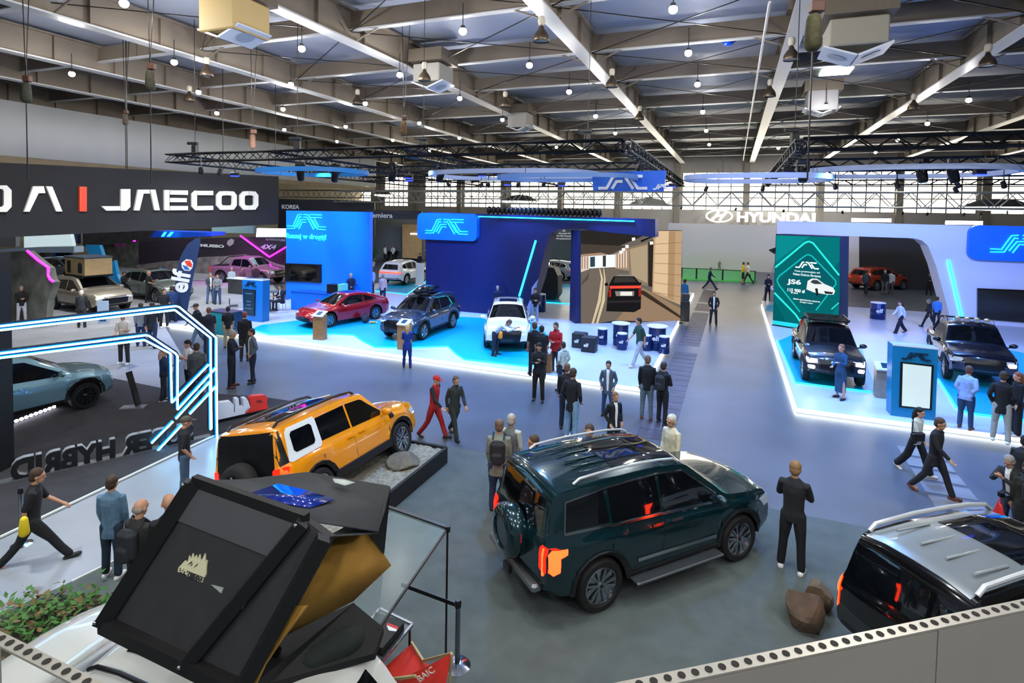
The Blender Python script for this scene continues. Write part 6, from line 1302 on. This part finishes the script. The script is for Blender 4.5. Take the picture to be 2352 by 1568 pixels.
# ---- balcony railing ----
RL=M('#b3b0a6',.35,.5,noise=.04,nscale=10,name='perforated rail'); PNL=M('#8f8b85',.6,noise=.04,nscale=5,name='grey panel'); HO=M('#15140f',.8)
def railing(lab,pa,pb,pc,pd,z,seam=None,panel=True):
    # upper edge pa->pb, lower edge pc->pd (pixels) at height z
    a_,b_,c_,d_=[G(*p,z) for p in (pa,pb,pc,pd)]; r=thing('balcony_railing',lab,'railing',(0,0,0)); 
    m=MB(); m.add([a_,b_,d_,c_,a_-Vector((0,0,.004)),b_-Vector((0,0,.004)),d_-Vector((0,0,.004)),c_-Vector((0,0,.004))],[(0,3,2,1),(4,5,6,7),(0,1,5,4),(1,2,6,5),(2,3,7,6),(3,0,4,7)]); m.build('rail',RL,r)
    n=int((b_-a_).length/.025)
    n=min(n,95)
    for i in range(n):
        t=(i+.5)/n; p=lerp(lerp(a_,b_,t),lerp(c_,d_,t),.5); w=(lerp(a_,b_,t)-lerp(c_,d_,t)).length; m=MB(Matrix.Translation((p.x,p.y,z+.0006))); dx=(b_-a_).normalized(); m.M=Matrix(((dx.x,-dx.y,0,p.x),(dx.y,dx.x,0,p.y),(0,0,1,z+.0006),(0,0,0,1))); m.lathe([(.0066,0),(.0066,.0008)],n=12); 
        if i==0: me=None
        m.build('hole_disc',HO,r)  # dark disc on the rail, darkness of the opening painted in
    if panel:
        for q0,q1 in (((0,.62),(.622,1.0)) if seam is None else seam):
            m=MB(); p0=lerp(c_,d_,q0);p1=lerp(c_,d_,q1); o4=Vector((0,0,.006)); quad(m,[p0-o4,p1-o4,p1-Vector((0,0,1.0)),p0-Vector((0,0,1.0))],.01); m.build('panel',PNL,r)
    else:
        for q0 in (.12,): p0=lerp(c_,d_,q0); m=MB(); m.bar(p0,p0-Vector((0,0,1.2)),.03); m.build('post',RL,r)
    return r
railing('perforated metal balcony rail with grey panels at the lower right corner',(1380,1574),(2460,1352),(1390,1602),(2480,1374),4.95,((0,.645),(.648,1)))
railing('perforated metal balcony rail with a post at the lower left corner',(-60,1418),(270,1582),(-70,1447),(250,1612),4.95,panel=False)

r=thing('tool_bag','dark tool bag standing on the cyan carpet at the side of the red sedan','bag',G(839,741,PZ+.01),.3); m=MB(); m.box((0,0,.2),(.32,.3,.4),bev=.08); m.build('bag',M('#2a2c3a',.8),r,50); m=MB(); m.tube([(-.1,0,.38),(0,0,.5),(.1,0,.38)],.015,6); m.build('handle',BLK,r)
r=thing('polisher','small orange and white polishing tool on the cyan carpet beside the dark tool bag','tool',G(856,743,PZ+.01),.2); m=MB(); limb(m,[(-.12,0,.07),(.12,0,.07)],[.06,.05],8); m.build('body',M('#d8a040',.5),r,50); m=MB(); m.ell((.2,0,.06),(.05,.05,.04),8,6); m.build('tip',WM,r,50)
r=thing('info_board','narrow white info board at the left edge of the navy wall','sign',G(964,655,PZ),TH); m=MB(); m.box((0,0,.85),(.7,.1,1.7),bev=.02); m.build('board',WM,r); m=MB(); m.box((0,0,.03),(.8,.35,.05)); m.build('foot',WM,r)
# ---- lighting trusses ----
TB=M('#0d0e11',.45,.5,name='black truss'); TS_=M('#a9aca6',.35,.6,name='silver truss')
def truss(p,q,lab,s=.34,mat=None,r=.028,step=.45):
    p=Vector(p);q=Vector(q);d=(q-p);L=d.length;h=math.atan2(d.y,d.x); m=MB()
    for y in (-s/2,s/2):
        for z in (0,s): m.tube([(0,y,z),(L,y,z)],r*1.3,5)
    n=max(2,int(L/step))
    for i in range(n):
        x0,x1=L*i/n,L*(i+1)/n; f=i%2
        for y in (-s/2,s/2): m.tube([(x0,y,s*f),(x1,y,s*(1-f))],r*.7,4)
        m.tube([(x0,-s/2+s*f,0),(x1,s/2-s*f,0)],r*.7,4)
        m.tube([(x0,-s/2+s*f,s),(x1,s/2-s*f,s)],r*.7,4)
    o=m.build('lighting_truss',mat or TB,None,50); o.location=p; o.rotation_euler=(0,0,h); return tag(o,lab,'truss')
z0=7.75; p=G(387,372,z0); q=G(1460,362,z0); q=p+U*(q-p).dot(U)
LW=(q-p).length; print('truss len',LW,p,q)
BK=21
truss(p,q,'front black truss above the left blue stand'); truss(p,p+V*BK,'left side black truss running back above the left stand'); truss(q,q+V*BK,'right side black truss running back above the left stand')
truss(p+V*BK,q+V*BK,'rear black truss above the left stand')
for i,k in enumerate((.33,.66)): truss(p+V*BK*k,q+V*BK*k,('first','second')[i]+' cross truss behind the front truss of the left stand',.28)
for i,k in enumerate((.3,.6)): truss(p+U*LW*k,p+U*LW*k+V*BK,('left','right')[i]+' lengthwise truss inside the left stand grid',.28)
p2=G(1843,345,z0); truss(p2,p2+U*17,'front black truss above the right stand'); truss(p2,p2+V*20,'left side black truss running back above the right stand')
for i,k in enumerate((6,12,19)): truss(p2+V*k,p2+V*k+U*17,('first','second','third')[i]+' cross truss behind the front truss of the right stand',.28)
TPX=Plane(hp(0,50),U)
def strx(v,ya,yb,x0,x1,lab):
    pl=Plane(hp(0,v),U); a_=pl.q(x0,yb);b_=pl.q(x1,yb+(x1-x0)*.0095);t_=pl.q(x0,ya); s_=t_[1]-a_[1]; zz=(a_[1]+b_[1])/2
    truss(pl.T@Vector((a_[0],zz,0)),pl.T@Vector((b_[0],zz,0)),lab,s_,TS_,.05,s_*.9)
strx(46,440,464,775,2500,'long silver truss running in front of the far windows')
strx(58,436,452,640,1500,'pale silver truss further back at the left windows')
# truss motors
def motor(px,py,z,lab):
    r=thing('truss_motor',lab,'motor',G(px,py,z)); m=MB(); m.box((0,0,0),(.24,.24,.5),bev=.03); m.build('housing',BLK,r); m=MB(); m.box((-.1,0,.33),(.5,.14,.12),bev=.02); m.build('clamp',BLK,r); m=MB(); m.bar((0,0,.3),(0,0,14.3-z),.02); m.build('chain',BLK,r)
for i,(x,y) in enumerate(((448,346),(683,336),(972,337),(1350,322),(1825,322))): motor(x,y,8.35,('black truss motor at the left end of the front truss','black truss motor left of the middle of the front truss','black truss motor above the second moving head','black truss motor near the right end of the front truss','black truss motor on the right stand corner')[i])
# rings
def ring(cx,cy,z,wpx,ry,h,mat,lab,th=.1):
    c_=G(cx,cy,z); rx=(G(cx+wpx/2,cy,z)-c_).length; r=thing('hanging_ring',lab,'hanging ring',c_,TH); n=48; m=MB(); vs=[];fs=[]
    def cu(t): a_=2*PI*t/n; k=.75; return (rx*math.copysign(abs(math.cos(a_))**k,math.cos(a_)),ry*math.copysign(abs(math.sin(a_))**k,math.sin(a_)))
    for i in range(n):
        x,y=cu(i); l=math.hypot(x/rx,y/ry)
        for sx,zz in ((1,-h/2),(1,h/2),(1-th/ry,h/2),(1-th/ry,-h/2)): vs.append((x*sx,y*sx,zz))
    for i in range(n):
        for j in range(4): a_=i*4+j;b_=i*4+(j+1)%4;c2_=((i+1)%n)*4+(j+1)%4;d_=((i+1)%n)*4+j; fs.append((a_,d_,c2_,b_))
    m.add(vs,fs); m.build('band',mat,r,50)
    for a_ in (.4,2.2,4.2,5.6): m=MB(); m.bar((rx*math.cos(a_)*.9,ry*math.sin(a_)*.9,0),(rx*math.cos(a_)*.9,ry*math.sin(a_)*.9,z0-z+.1),.015); m.build('cable',BLK,r)
    return r
RB=M('#2f8be0',.5,name='blue band'); RP=M('#a8bce8',.5,name='pale band')
ring(718,395,7.2,232,1.6,.16,RB,'bright blue hanging oval ring at the left end of the stand grid')
ring(1180,402,7.2,400,2.2,.16,RP,'large pale blue hanging ring above the navy wall'); ring(1300,408,7.0,330,1.5,.14,M('#6f9be8',.5),'smaller blue ring nested by the hanging logo board')
ring(1735,410,7.0,350,1.6,.16,RP,'pale blue hanging ring above the aisle'); ring(2075,395,7.3,480,2.2,.16,RP,'large pale blue hanging ring above the right stand')
pj=Plane(G(1362,440,6.55),U); r=thing('hanging_sign','bright blue hanging board with white logo above the aisle corner','sign',tuple(pj.p),TH); bpy.context.view_layer.update()
pf(pj,r,[[(1360,397),(1362,438),(1500,440),(1524,439),(1530,391),(1420,394)]],-.12,0,M('#0f63d8',.5),'board'); plogo(pj,r,1375,435,112,M('#dfe8f4',.5),False,z=.01,w=.2); plogo(pj,r,1500,435,40,M('#dfe8f4',.5),False,z=.01,w=.3)
# fixtures
def mover():
    r=thing('moving_head','black moving head spotlight hanging under the truss','stage light'); m=MB(); m.box((0,0,-.08),(.34,.26,.16),bev=.03); m.build('base',BLK,r)
    for sg in (-1,1): m=MB(); m.bar((sg*.17,0,-.1),(sg*.17,0,-.4),.05,.1); m.build('yoke_arm',BLK,r)
    m=MB(); m.lathe([(.05,.2),(.13,.14),(.15,-.05),(.13,-.28),(.10,-.32)],n=14,T=Matrix.Translation((0,0,-.42))@Matrix.Rotation(.25,4,'X')); m.build('head',M('#131419',.3,.3),r,40); return r
mv=mover(); tag(mv,group='black moving heads on the trusses'); ml=[(690,388),(770,392),(903,389),(1013,390),(1845,382),(2118,380),(2190,380),(1470,395)]
for i,(x,y) in enumerate(ml):
    p_=G(x,y-16,7.6); 
    if i==0: mv.location=p_
    else: dup(mv,None,p_,i*.7)
def flood():
    r=thing('led_flood','small flood light glowing intense blue under the truss','stage light',group='glowing blue flood lights'); m=MB(); m.box((0,0,0),(.36,.16,.16),bev=.02); m.build('housing',BLK,r); m=MB(); m.box((0,-.03,-.085),(.32,.16,.03)); m.build('lens',M('#2038ff',.4,0,14,emh='#1020ff'),r); m=MB(); m.bar((0,0,.08),(0,0,.4),.03); m.build('bracket',BLK,r); return r
fl=flood()
for i,(x,y) in enumerate([(540,400),(938,405),(1165,421),(1290,423),(1108,400),(1543,425),(1810,391),(940,411),(2250,395)]):
    p_=G(x,y,7.25)
    if i==0: fl.location=p_
    else: dup(fl,None,p_,0)
sm_=thing('small_spotlight','small black spotlight hanging below the rings','stage light',group='small black spotlights below the rings'); m=MB(); m.lathe([(.02,.12),(.07,.1),(.08,-.1),(.06,-.12)],n=10,T=Matrix.Rotation(.5,4,'X')); m.build('body',BLK,sm_,40); m=MB(); m.bar((0,0,.1),(0,0,.5),.025); m.build('hanger',BLK,sm_)
for i,(x,y) in enumerate([(1122,424),(1190,424),(1250,421),(1105,425),(1622,433),(1752,432),(1918,428),(2060,425),(2200,424),(2195,436),(2305,424),(1935,487),(2073,489),(2130,491),(2214,492),(1565,477),(1690,480),(1800,484),(2252,490),(505,395),(462,392),(1030,424)]):
    p_=G(x,y,6.9) if y<450 else Plane(hp(0,45.5),U).T@Vector((*Plane(hp(0,45.5),U).q(x,y),0))
    if i==0: sm_.location=p_
    else: dup(sm_,None,p_,i*.5)
# far bright softboxes
for i,(x,y,w_,col) in enumerate(((1195,462,90,'#f4ffe8'),(1490,470,90,'#f4fff0'),(2290,476,110,'#e8fff0'),(880,447,60,'#f0f4e8'))):
    pl=Plane(hp(0,49 if i!=3 else 60),U); c_=pl.T@Vector((*pl.q(x,y),0)); r=thing('light_canopy',('wide glowing canopy lamp above the navy wall','wide glowing canopy lamp left of the illuminated wall sign','wide glowing canopy lamp at the far right','small glowing canopy lamp at the far left windows')[i],'lamp',c_,TH); ww=w_/1280*50; m=MB(); m.lathe([(ww*.5,0),(ww*.48,-.12),(.2,-.25)],n=20); m.build('diffuser',M(col,.5,0,5),r,50); m=MB(); m.lathe([(ww*.5,0),(ww*.25,.5),(.2,.6)],n=16); m.build('frame',M('#3c3c38',.5),r,40)
# ---- stage lights over the stands, plus spots added to brighten dark areas ----
def spot(loc,tgt,e,col,ang=70,r=.25,blend=.7):
    l=bpy.data.lights.new('stage_or_fill_spot','SPOT'); l.energy=e; l.color=col; l.spot_size=R(ang); l.spot_blend=blend; l.shadow_soft_size=r; o=bpy.data.objects.new('stage_or_fill_spot',l); COL.objects.link(o); o.location=loc; o.rotation_euler=(Vector(tgt)-Vector(loc)).to_track_quat('-Z','Y').to_euler()
BLU=(.13,.36,1); 
for k in (.12,.37,.62,.88):
    for vv in (1,10): a_=p+U*LW*k+V*vv; spot((a_.x,a_.y,7.5),(a_.x+U.x,a_.y-1,0),2600,BLU,95)
for k in (1,6,12):
    for vv in (0,9): a_=p2+U*k+V*vv; spot((a_.x,a_.y,7.5),(a_.x,a_.y-1,0),2800,BLU,95)
for k,tg in ((0,(6,20)),(1,(7.5,14)),(2,(9,27)),(3,(0,15))): spot((tg[0],tg[1],7.4),(tg[0],tg[1]-1,0),1900,(.15,.42,1),110)
g1=G(540,650); spot((g1.x,g1.y-2,6),(g1.x,g1.y+1.5,0),1500,(.9,.12,.85),80)
for tg in ((-5,30.5,3),(-12,35,3)): spot((tg[0]+2,tg[1]-6,7.4),tg,4200,(.03,.25,1),80)
for tg in ((-8,24),(-4,22),(0,22.5)): spot((tg[0],tg[1]-3,7.4),(tg[0],tg[1],0),1900,(.5,.75,1),60)
for tg in ((2,9),(7,7),(-3.5,11)): spot((tg[0]-1,tg[1]-1,11.5),(tg[0],tg[1],0),900,(.9,1,.95),80)
for tg in ((-24,32),(-17,24),(-20,41),(-28,46),(-15,31)): spot((tg[0],tg[1]-2,11),(tg[0],tg[1],0),3200,(.93,.97,1),100)  # fill spots added to brighten the left exhibits
for tg in ((14,50),(24,50),(34,56),(2,58),(20,66),(34,66)): spot((tg[0],tg[1]-5,12),(tg[0],tg[1]+4,2),2800,(1,.98,.97),120)  # fill spots added to lift the far walls
for tg in ((18,30),(23,28)): spot((tg[0]-3,tg[1]-7,7.4),(tg[0],tg[1],3.5),3500,(.18,.32,1),90)
for tg in ((-16,20),(-20,34)): spot((tg[0]+9,tg[1]-9,8),(tg[0]-6,tg[1]+6,10.5),1500,(.95,.97,1),100)  # spots added to brighten the white drape
for tg in ((-8,9.5),): spot((tg[0]-1,tg[1]-1,9),(tg[0],tg[1],0),1800,(.95,1,1),60)
SC.view_settings.exposure=0

spot((A0.x+8,A0.y-6,11),((A0.x+A1.x)/2,(A0.y+A1.y)/2,6),1500,(1,.98,.95),90)
spot((6,12,7.5),(7.6,22,6.8),500,(.1,.3,1),60)
# ---- visitors ----  Pp(fx,fy,hy,face,pose,top,bottom,hair,label,flags)
DK='#1b1d22';NV='#1c2a4a';JN='#4d6f93';DJ='#26364f';BR='#3a2a1c';GH='#6b665c';BH_='#17130f';GY='#5a6068';WT='#d8dade';KH='#a89e84'
Q=Pp
Q(1817,1310,1055,172,'cross',DK,'#17181c','#8a6a48','man in black T-shirt with folded arms and white trainers seen from behind','NS1')
Q(75,1296,1052,80,'stride','#15161a','#121317',BR,'striding man in black T-shirt at the far left edge','NS')
Q(258,1325,1090,150,'stand','#55768f','#1f3144',BR,'man in blue denim jacket watching at the lower left','Nc1')
Q(318,None,1143,130,'stand','#2c2c28','#17181a','#8a8478','balding man with dark backpack beside the big tent','NBrK',1.74)
Q(388,None,1130,185,'hands','#121316','#15161a','#000000','bald man in black T-shirt beside the big tent','NBSF',1.82)
Q(424,1142,952,95,'pocket','#14161a','#3d5670','#4a4640','man in grey cap, black T-shirt and jeans by the neon gate','NSC')
Q(376,922,798,95,'hands','#1f3458','#1b2030','#b09088','person in navy hoodie behind the inner neon tubes','WL1')
Q(452,922,786,175,'stand','#4a5258','#223048',BR,'person in grey jacket with back turned between the neon tubes','F')
Q(434,905,778,-60,'phone',WT,'#20283a',BH_,'dark-haired person in white T-shirt between the neon tubes','SW')
Q(285,836,711,-30,'talk','#d0cfca','#23262e','#20304a','man in pale T-shirt with cap and shoulder straps in the left aisle','SC1')
Q(324,795,694,170,'stand','#8b95a6','#243a6a',BR,'person in grey top and blue trousers in the left aisle','')
Q(350,797,688,175,'walk','#232a38','#24365c',BR,'person in dark top and jeans in the left aisle next to the grey one','c')
Q(377,752,662,20,'stand','#14161c','#15171c',BR,'person in black with white trainers left of the feather flag','S1')
Q(396,745,648,190,'stand','#1d3a6c','#1a2236',BR,'person in blue jacket half hidden behind the feather flag','c')
Q(455,798,686,-70,'walk','#18202c','#58708c','#2c2a28','man in dark jacket with round back emblem and cap at the teal counter','C')
Q(480,812,704,178,'stand','#151a26','#20304c','#6a4636','man in navy T-shirt seen from behind at the teal counter','SF')
Q(524,798,702,178,'stand','#101218','#a89c7c',BH_,'man in black T-shirt and beige trousers seen from behind','S')
Q(562,828,714,165,'stand','#101319','#2e3230','#7a3a2c','red-haired man in black sweater behind the two men in suits','F')
Q(532,889,755,80,'cross','#141a2a','#141826','#9a968e','grey-haired man in dark suit with folded arms and brown shoes','c2')
Q(580,878,752,-75,'pocket','#5d6a78','#1c2438',BR,'bearded man in grey blazer facing the man in dark suit','Jg')
Q(483,697,625,20,'talk','#39424a','#4a6a8c',GH,'man in dark open jacket and light jeans near the purple pickup','J')
Q(500,699,628,-10,'hands','#7d8288','#2f4468',BR,'person in grey hoodie and blue jeans near the purple pickup','h')
Q(532,672,613,10,'stand','#b8c4bc','#50584e','#a89a80','person in pale green top at the dark grey counter','f')
Q(556,668,612,20,'stand','#7a4a5a','#3a3038',BR,'person in reddish top behind the dark grey counter','f')
Q(588,668,606,-20,'stand','#4a2c3a','#2a2028',BR,'person in dark red top at the right end of the grey counter','f')
Q(607,712,648,60,'sit','#8a90a4','#3a4050',BR,'seated person in grey at the slim bar table left side','f',1.7,z=PZ+.12)
Q(648,712,642,-60,'sit','#15203c','#141c30',BR,'seated man in dark suit at the slim bar table right side','fJ',1.75,z=PZ+.12)
Q(50,741,655,10,'hands','#121318','#a8acb8','#8a8078','man in black jacket and pale trousers before the rock wall','g')
Q(91,736,656,20,'stand','#1a2450','#2c4468','#8a7c70','man in navy sweater and jeans before the rock wall','')
Q(70,728,640,-150,'talk','#243030','#20242c','#5a4a30','person in dark top turned to the rock wall','Sf')
Q(188,752,665,170,'stand','#2d3038','#20242c','#d8d4d0','man in dark vest over a pale shirt in front of the beige off-roader','V')
Q(284,690,622,60,'phone','#14161e','#1a1c24',BR,'young person in black looking at a phone by the silver-grey SUV','f')
Q(341,694,620,70,'talk','#121318','#181a22','#8a7464','bald-headed man in black T-shirt reaching towards the silver-grey SUV','SBf')
Q(853,680,592,-20,'stand','#a8b8d8','#1a2030',BR,'person in light shirt standing right of the tall blue wall','f',z=PZ)
Q(806,None,626,20,'talk','#141a2c','#1a2030','#9a8878','staff member in navy leaning on the blue counter, left of two','f',1.93,z=PZ)
Q(821,None,621,-20,'stand','#12141e','#1a2030',BH_,'dark-haired staff member behind the black equipment case','f',1.93,z=PZ)
Q(879,698,628,160,'stand','#c8a8a0','#1c2238','#8a7a70','person in pale pink top at the right end of the blue counter','f',z=PZ)
Q(884,601,554,60,'stand','#e0e4e4','#14161c',BR,'waiter in white shirt at the left cocktail table','f')
Q(903,601,557,-30,'talk','#e4e8e8','#181a20',BR,'waiter in white shirt leaning between the two cocktail tables','f')
Q(941,597,553,170,'stand','#c8ccc4','#5a5e60','#b8a890','fair-haired person in pale shirt at the wooden bar','f')
Q(964,627,573,-40,'stand','#1c2430','#14161e',BR,'man in dark waistcoat next to the left edge of the navy wall','fV')
Q(935,843,742,176,'hands','#123a9c','#12307c','#b89468','fair-haired woman in blue suit seen from behind at the lectern','WHLcN'.replace('H','').replace('N',''))
Q(1136,816,734,70,'bend','#c8cede','#141a2e','#4a4038','man in white shirt bending down at the bonnet of the white SUV','',1.8,z=PZ)
Q(1228,741,660,8,'hands','#14141c','#8aa4cc',BH_,'person in black hooded jacket and pale jeans leaning by the blue reveal','h1',z=PZ)
Q(1143,None,655,170,'stand','#18204a','#1a2030','#a89888','person standing behind the white SUV with only the head in view','f',1.75,z=PZ)
Q(1226,862,738,-160,'stand','#101216','#15171c','#4a3428','man in black T-shirt partly hidden behind a larger man','S',z=PZ)
Q(1242,868,746,178,'stand','#121418','#181a20',BH_,'broad man in black T-shirt with his back turned at the stand edge','SF',z=PZ)
Q(1236,921,784,-8,'phone','#101114','#121316',BH_,'young dark-haired man all in black looking down at his hands','')
Q(1275,862,738,-25,'hands','#a81820','#2a2c3c',BR,'bearded man in red hoodie holding a small cup','ghF2')
Q(1292,898,783,-140,'pocket','#bccccc','#2c3448',BR,'young man in pale mint hoodie with hand on hip','h')
Q(1299,985,832,175,'stand','#15161a','#1c2840','#6a4c38','man hidden behind the man in dark blazer and light jeans','c')
Q(1312,1008,843,150,'pocket','#141821','#6f96b4','#3c2c22','man in dark blazer, white T-shirt and light blue jeans','J1N')
Q(1395,955,826,-8,'pocket','#4b5a68','#2a4a74','#2c2622','man in grey blazer over white shirt and blue trousers','J')
Q(1408,1048,898,35,'pocket','#10141c','#161a24','#7a5a44','bearded man in black blazer and white shirt behind the teal off-roader','Jg')
Q(1484,962,814,178,'stand','#101318','#5f6f78','#6a5440','man in black sweater and grey jeans seen from behind','2')
Q(1520,973,829,150,'hands','#101216','#12151b',BR,'man in black with dark backpack beside the duct covers','K')
Q(1355,None,970,-10,'stand','#14161a','#20242c','#4a3626','bearded man with glasses looking down behind the teal off-roader roof','Ng',1.78)
Q(1229,None,995,-70,'stand','#181c26','#20242c','#4a3a2a','man with slicked brown hair behind the rear of the teal off-roader','Ng',1.75)
Q(1147,None,961,172,'stand','#7d8276','#2a3a54','#6a5444','man in sage jacket with dark green backpack at the teal off-roader','NKcF',1.8)
Q(1174,None,948,155,'stand','#6a6f70','#2a3450','#a8a49a','grey-haired man in grey vest beside the man with the backpack','V',1.78)
Q(1545,None,948,-45,'stand','#cfcab0','#8a8470','#c8c4b8','white-haired man in cream jacket behind the teal off-roader bonnet','Nc',1.78)
Q(996,1005,853,60,'walk','#a81c1c','#9c1a1c','#b82420','man in red work vest, red trousers and red cap','NVC')
Q(1043,1003,855,30,'walk2','#2c3434','#242a26','#5a4a3c','bearded man in dark green workwear beside the man in red','Ngc')
Q(1468,841,724,-60,'walk','#26463c','#a8b4c4',BH_,'young man in dark green T-shirt and pale trousers between the drums','S1',z=PZ)
Q(1571,708,640,150,'stand','#2a78c0','#14203a',BR,'person in bright blue top at the right edge of the video wall','f',z=PZ)
Q(1638,746,668,5,'pocket','#161a26','#161a24','#4a3a38','man in dark suit walking up the aisle towards the camera','J')
Q(1629,663,608,85,'stride','#202c40','#182238',GH,'man in dark suit striding sideways far up the aisle','c')
Q(1706,652,599,90,'talk','#d8b020','#14161c',BR,'boy in yellow football shirt and black shorts on the green pitch','Ssf')
Q(1718,650,584,-100,'walk','#d4cfc4','#1c1e24',BR,'man in cream shirt and dark trousers behind the boy in yellow','f')
Q(1652,621,594,10,'play','#5a7a4a','#5a6a58',BR,'small child playing on the green pitch','f',1.1)
Q(1763,694,629,10,'hands','#1a1c34','#1c2038',BH_,'dark-haired woman behind the small grey reception lectern','WLf')
Q(1969,657,592,-20,'stand','#2a1c24','#1a1820','#8a7064','person left of the orange-red crossover','f')
Q(1988,675,614,170,'walk','#3c4450','#181c26',BR,'person in grey jacket walking at the orange-red crossover','f')
Q(2031,676,615,178,'stand','#14161c','#60625f','#a8a098','white-haired man in black in front of the orange-red crossover','f')
Q(2045,676,614,170,'stand','#c4c4c0','#4a4c50',BR,'man in white top in front of the orange-red crossover','f')
Q(2133,678,626,10,'hands','#16161e','#16161e',BR,'person in black at the inner edge of the white portal','f')
Q(2100,628,588,-60,'talk','#181828','#181828',BR,'person in dark clothes in front of the purple exhibition wall','f')
Q(2067,764,687,-50,'walk','#c8d4ee','#121526','#3c281c','woman in white blouse and wide black trousers on the right stand','WLw',z=PZ)
Q(2133,752,684,-110,'walk','#1c1e28','#161822',GH,'man in dark jacket striding behind the dark blue pickup','fc',z=PZ)
Q(2150,748,683,170,'stand','#3a7cc8','#1a2236',BR,'person in blue shirt behind the dark blue pickup','f',z=PZ)
Q(1929,915,788,-35,'talk','#1c4a74','#1a4468','#8a5c48','woman in long teal-blue dress in front of the black pickup','WDN',z=PZ)
Q(2216,984,838,165,'back','#8aa4d8','#22406c','#5a3c30','man in light blue shirt with hands clasped behind his back','F2',z=PZ)
Q(2297,1014,850,178,'pocket','#12141a','#9aa09c',BR,'person in black jacket and beige trousers at the right stand edge','c1',z=PZ)
Q(2333,1000,852,-60,'stand','#10121a','#14141c','#7a4a30','woman with long red-brown hair in black at the right edge','WLw1',z=PZ)
Q(2100,1085,926,60,'walk','#c4ccc8','#16181f',BH_,'dark-haired woman in white T-shirt with black handbag','NWLSw1')
Q(2143,1136,948,70,'walk','#16191f','#1a1c22','#4a3c30','person in black bomber jacket with round sleeve patch','Nc2')
Q(2318,1236,1051,-30,'camera','#2a2c30','#2c3e58','#8a8884','grey-haired bearded man holding a camera at the right edge','NJg')
Q(2345,1180,1003,175,'stand','#1c1e24','#24262c',BH_,'person in dark coat behind the man with the camera','F')
Q(2352,1262,1100,200,'stand','#23251f','#1c1d20',BR,'person in dark green coat cut by the right edge','KF',z=0)
# props held by visitors
def prop(name,lab,cat,loc,build): r=thing(name,lab,cat,loc); build(r); return r
def cam_(r):
    m=MB(); m.box((0,0,0),(.15,.09,.10),bev=.015); m.build('body',BLK,r); m=MB(); m.lathe([(.04,0),(.045,.07),(.03,.07)],n=14,T=Matrix.Translation((0,-.045,0))@Matrix.Rotation(PI/2,4,'X')); m.build('lens',BLK,r)
p_=G(2305,1135,1.2); prop('camera','black camera held by the bearded man at the right edge','camera',p_,cam_)
def bag_(r):
    m=MB(); limb(m,[(0,0,-.14),(0,0,.06)],[.13,.06],12,sy=.5); m.build('bag',M('#c82420',.5),r,60); m=MB(); m.tube([(-.05,0,.08),(0,0,.2),(.05,0,.08)],.01,5); m.build('handle',M('#c82420',.5),r)
prop('carrier_bag','red plastic carrier bag hanging from the hand of the man with the camera','bag',G(2295,1170,.95),bag_)
def hb(r):
    m=MB(); m.box((0,0,0),(.30,.10,.2),bev=.03); m.build('bag',M('#1c1c20',.5),r); m=MB(); m.tube([(-.13,0,.08),(-.1,.02,.45),(.0,.05,.62)],.01,5); m.build('strap',BLK,r)
prop('handbag','black handbag carried by the woman in the white T-shirt','bag',G(2108,1003,.98),hb)
def vest(r):
    m=MB(); limb(m,[(0,0,-.1),(0,0,.1)],[.07,.05],8); m.build('cloth',M('#e0c820',.8),r,60)
prop('yellow_cloth','bright yellow cloth at the hip of the striding man in black','cloth',G(55,1208,.95),vest)
def cloth2(r):
    m=MB(); limb(m,[(0,0,-.08),(.02,0,.08)],[.09,.07],8); m.build('cloth',M('#d88a30',.8),r,60)
prop('polishing_cloth','orange cloth in the hand of the man bending at the white SUV','cloth',G(1149,769,.95+PZ),cloth2)
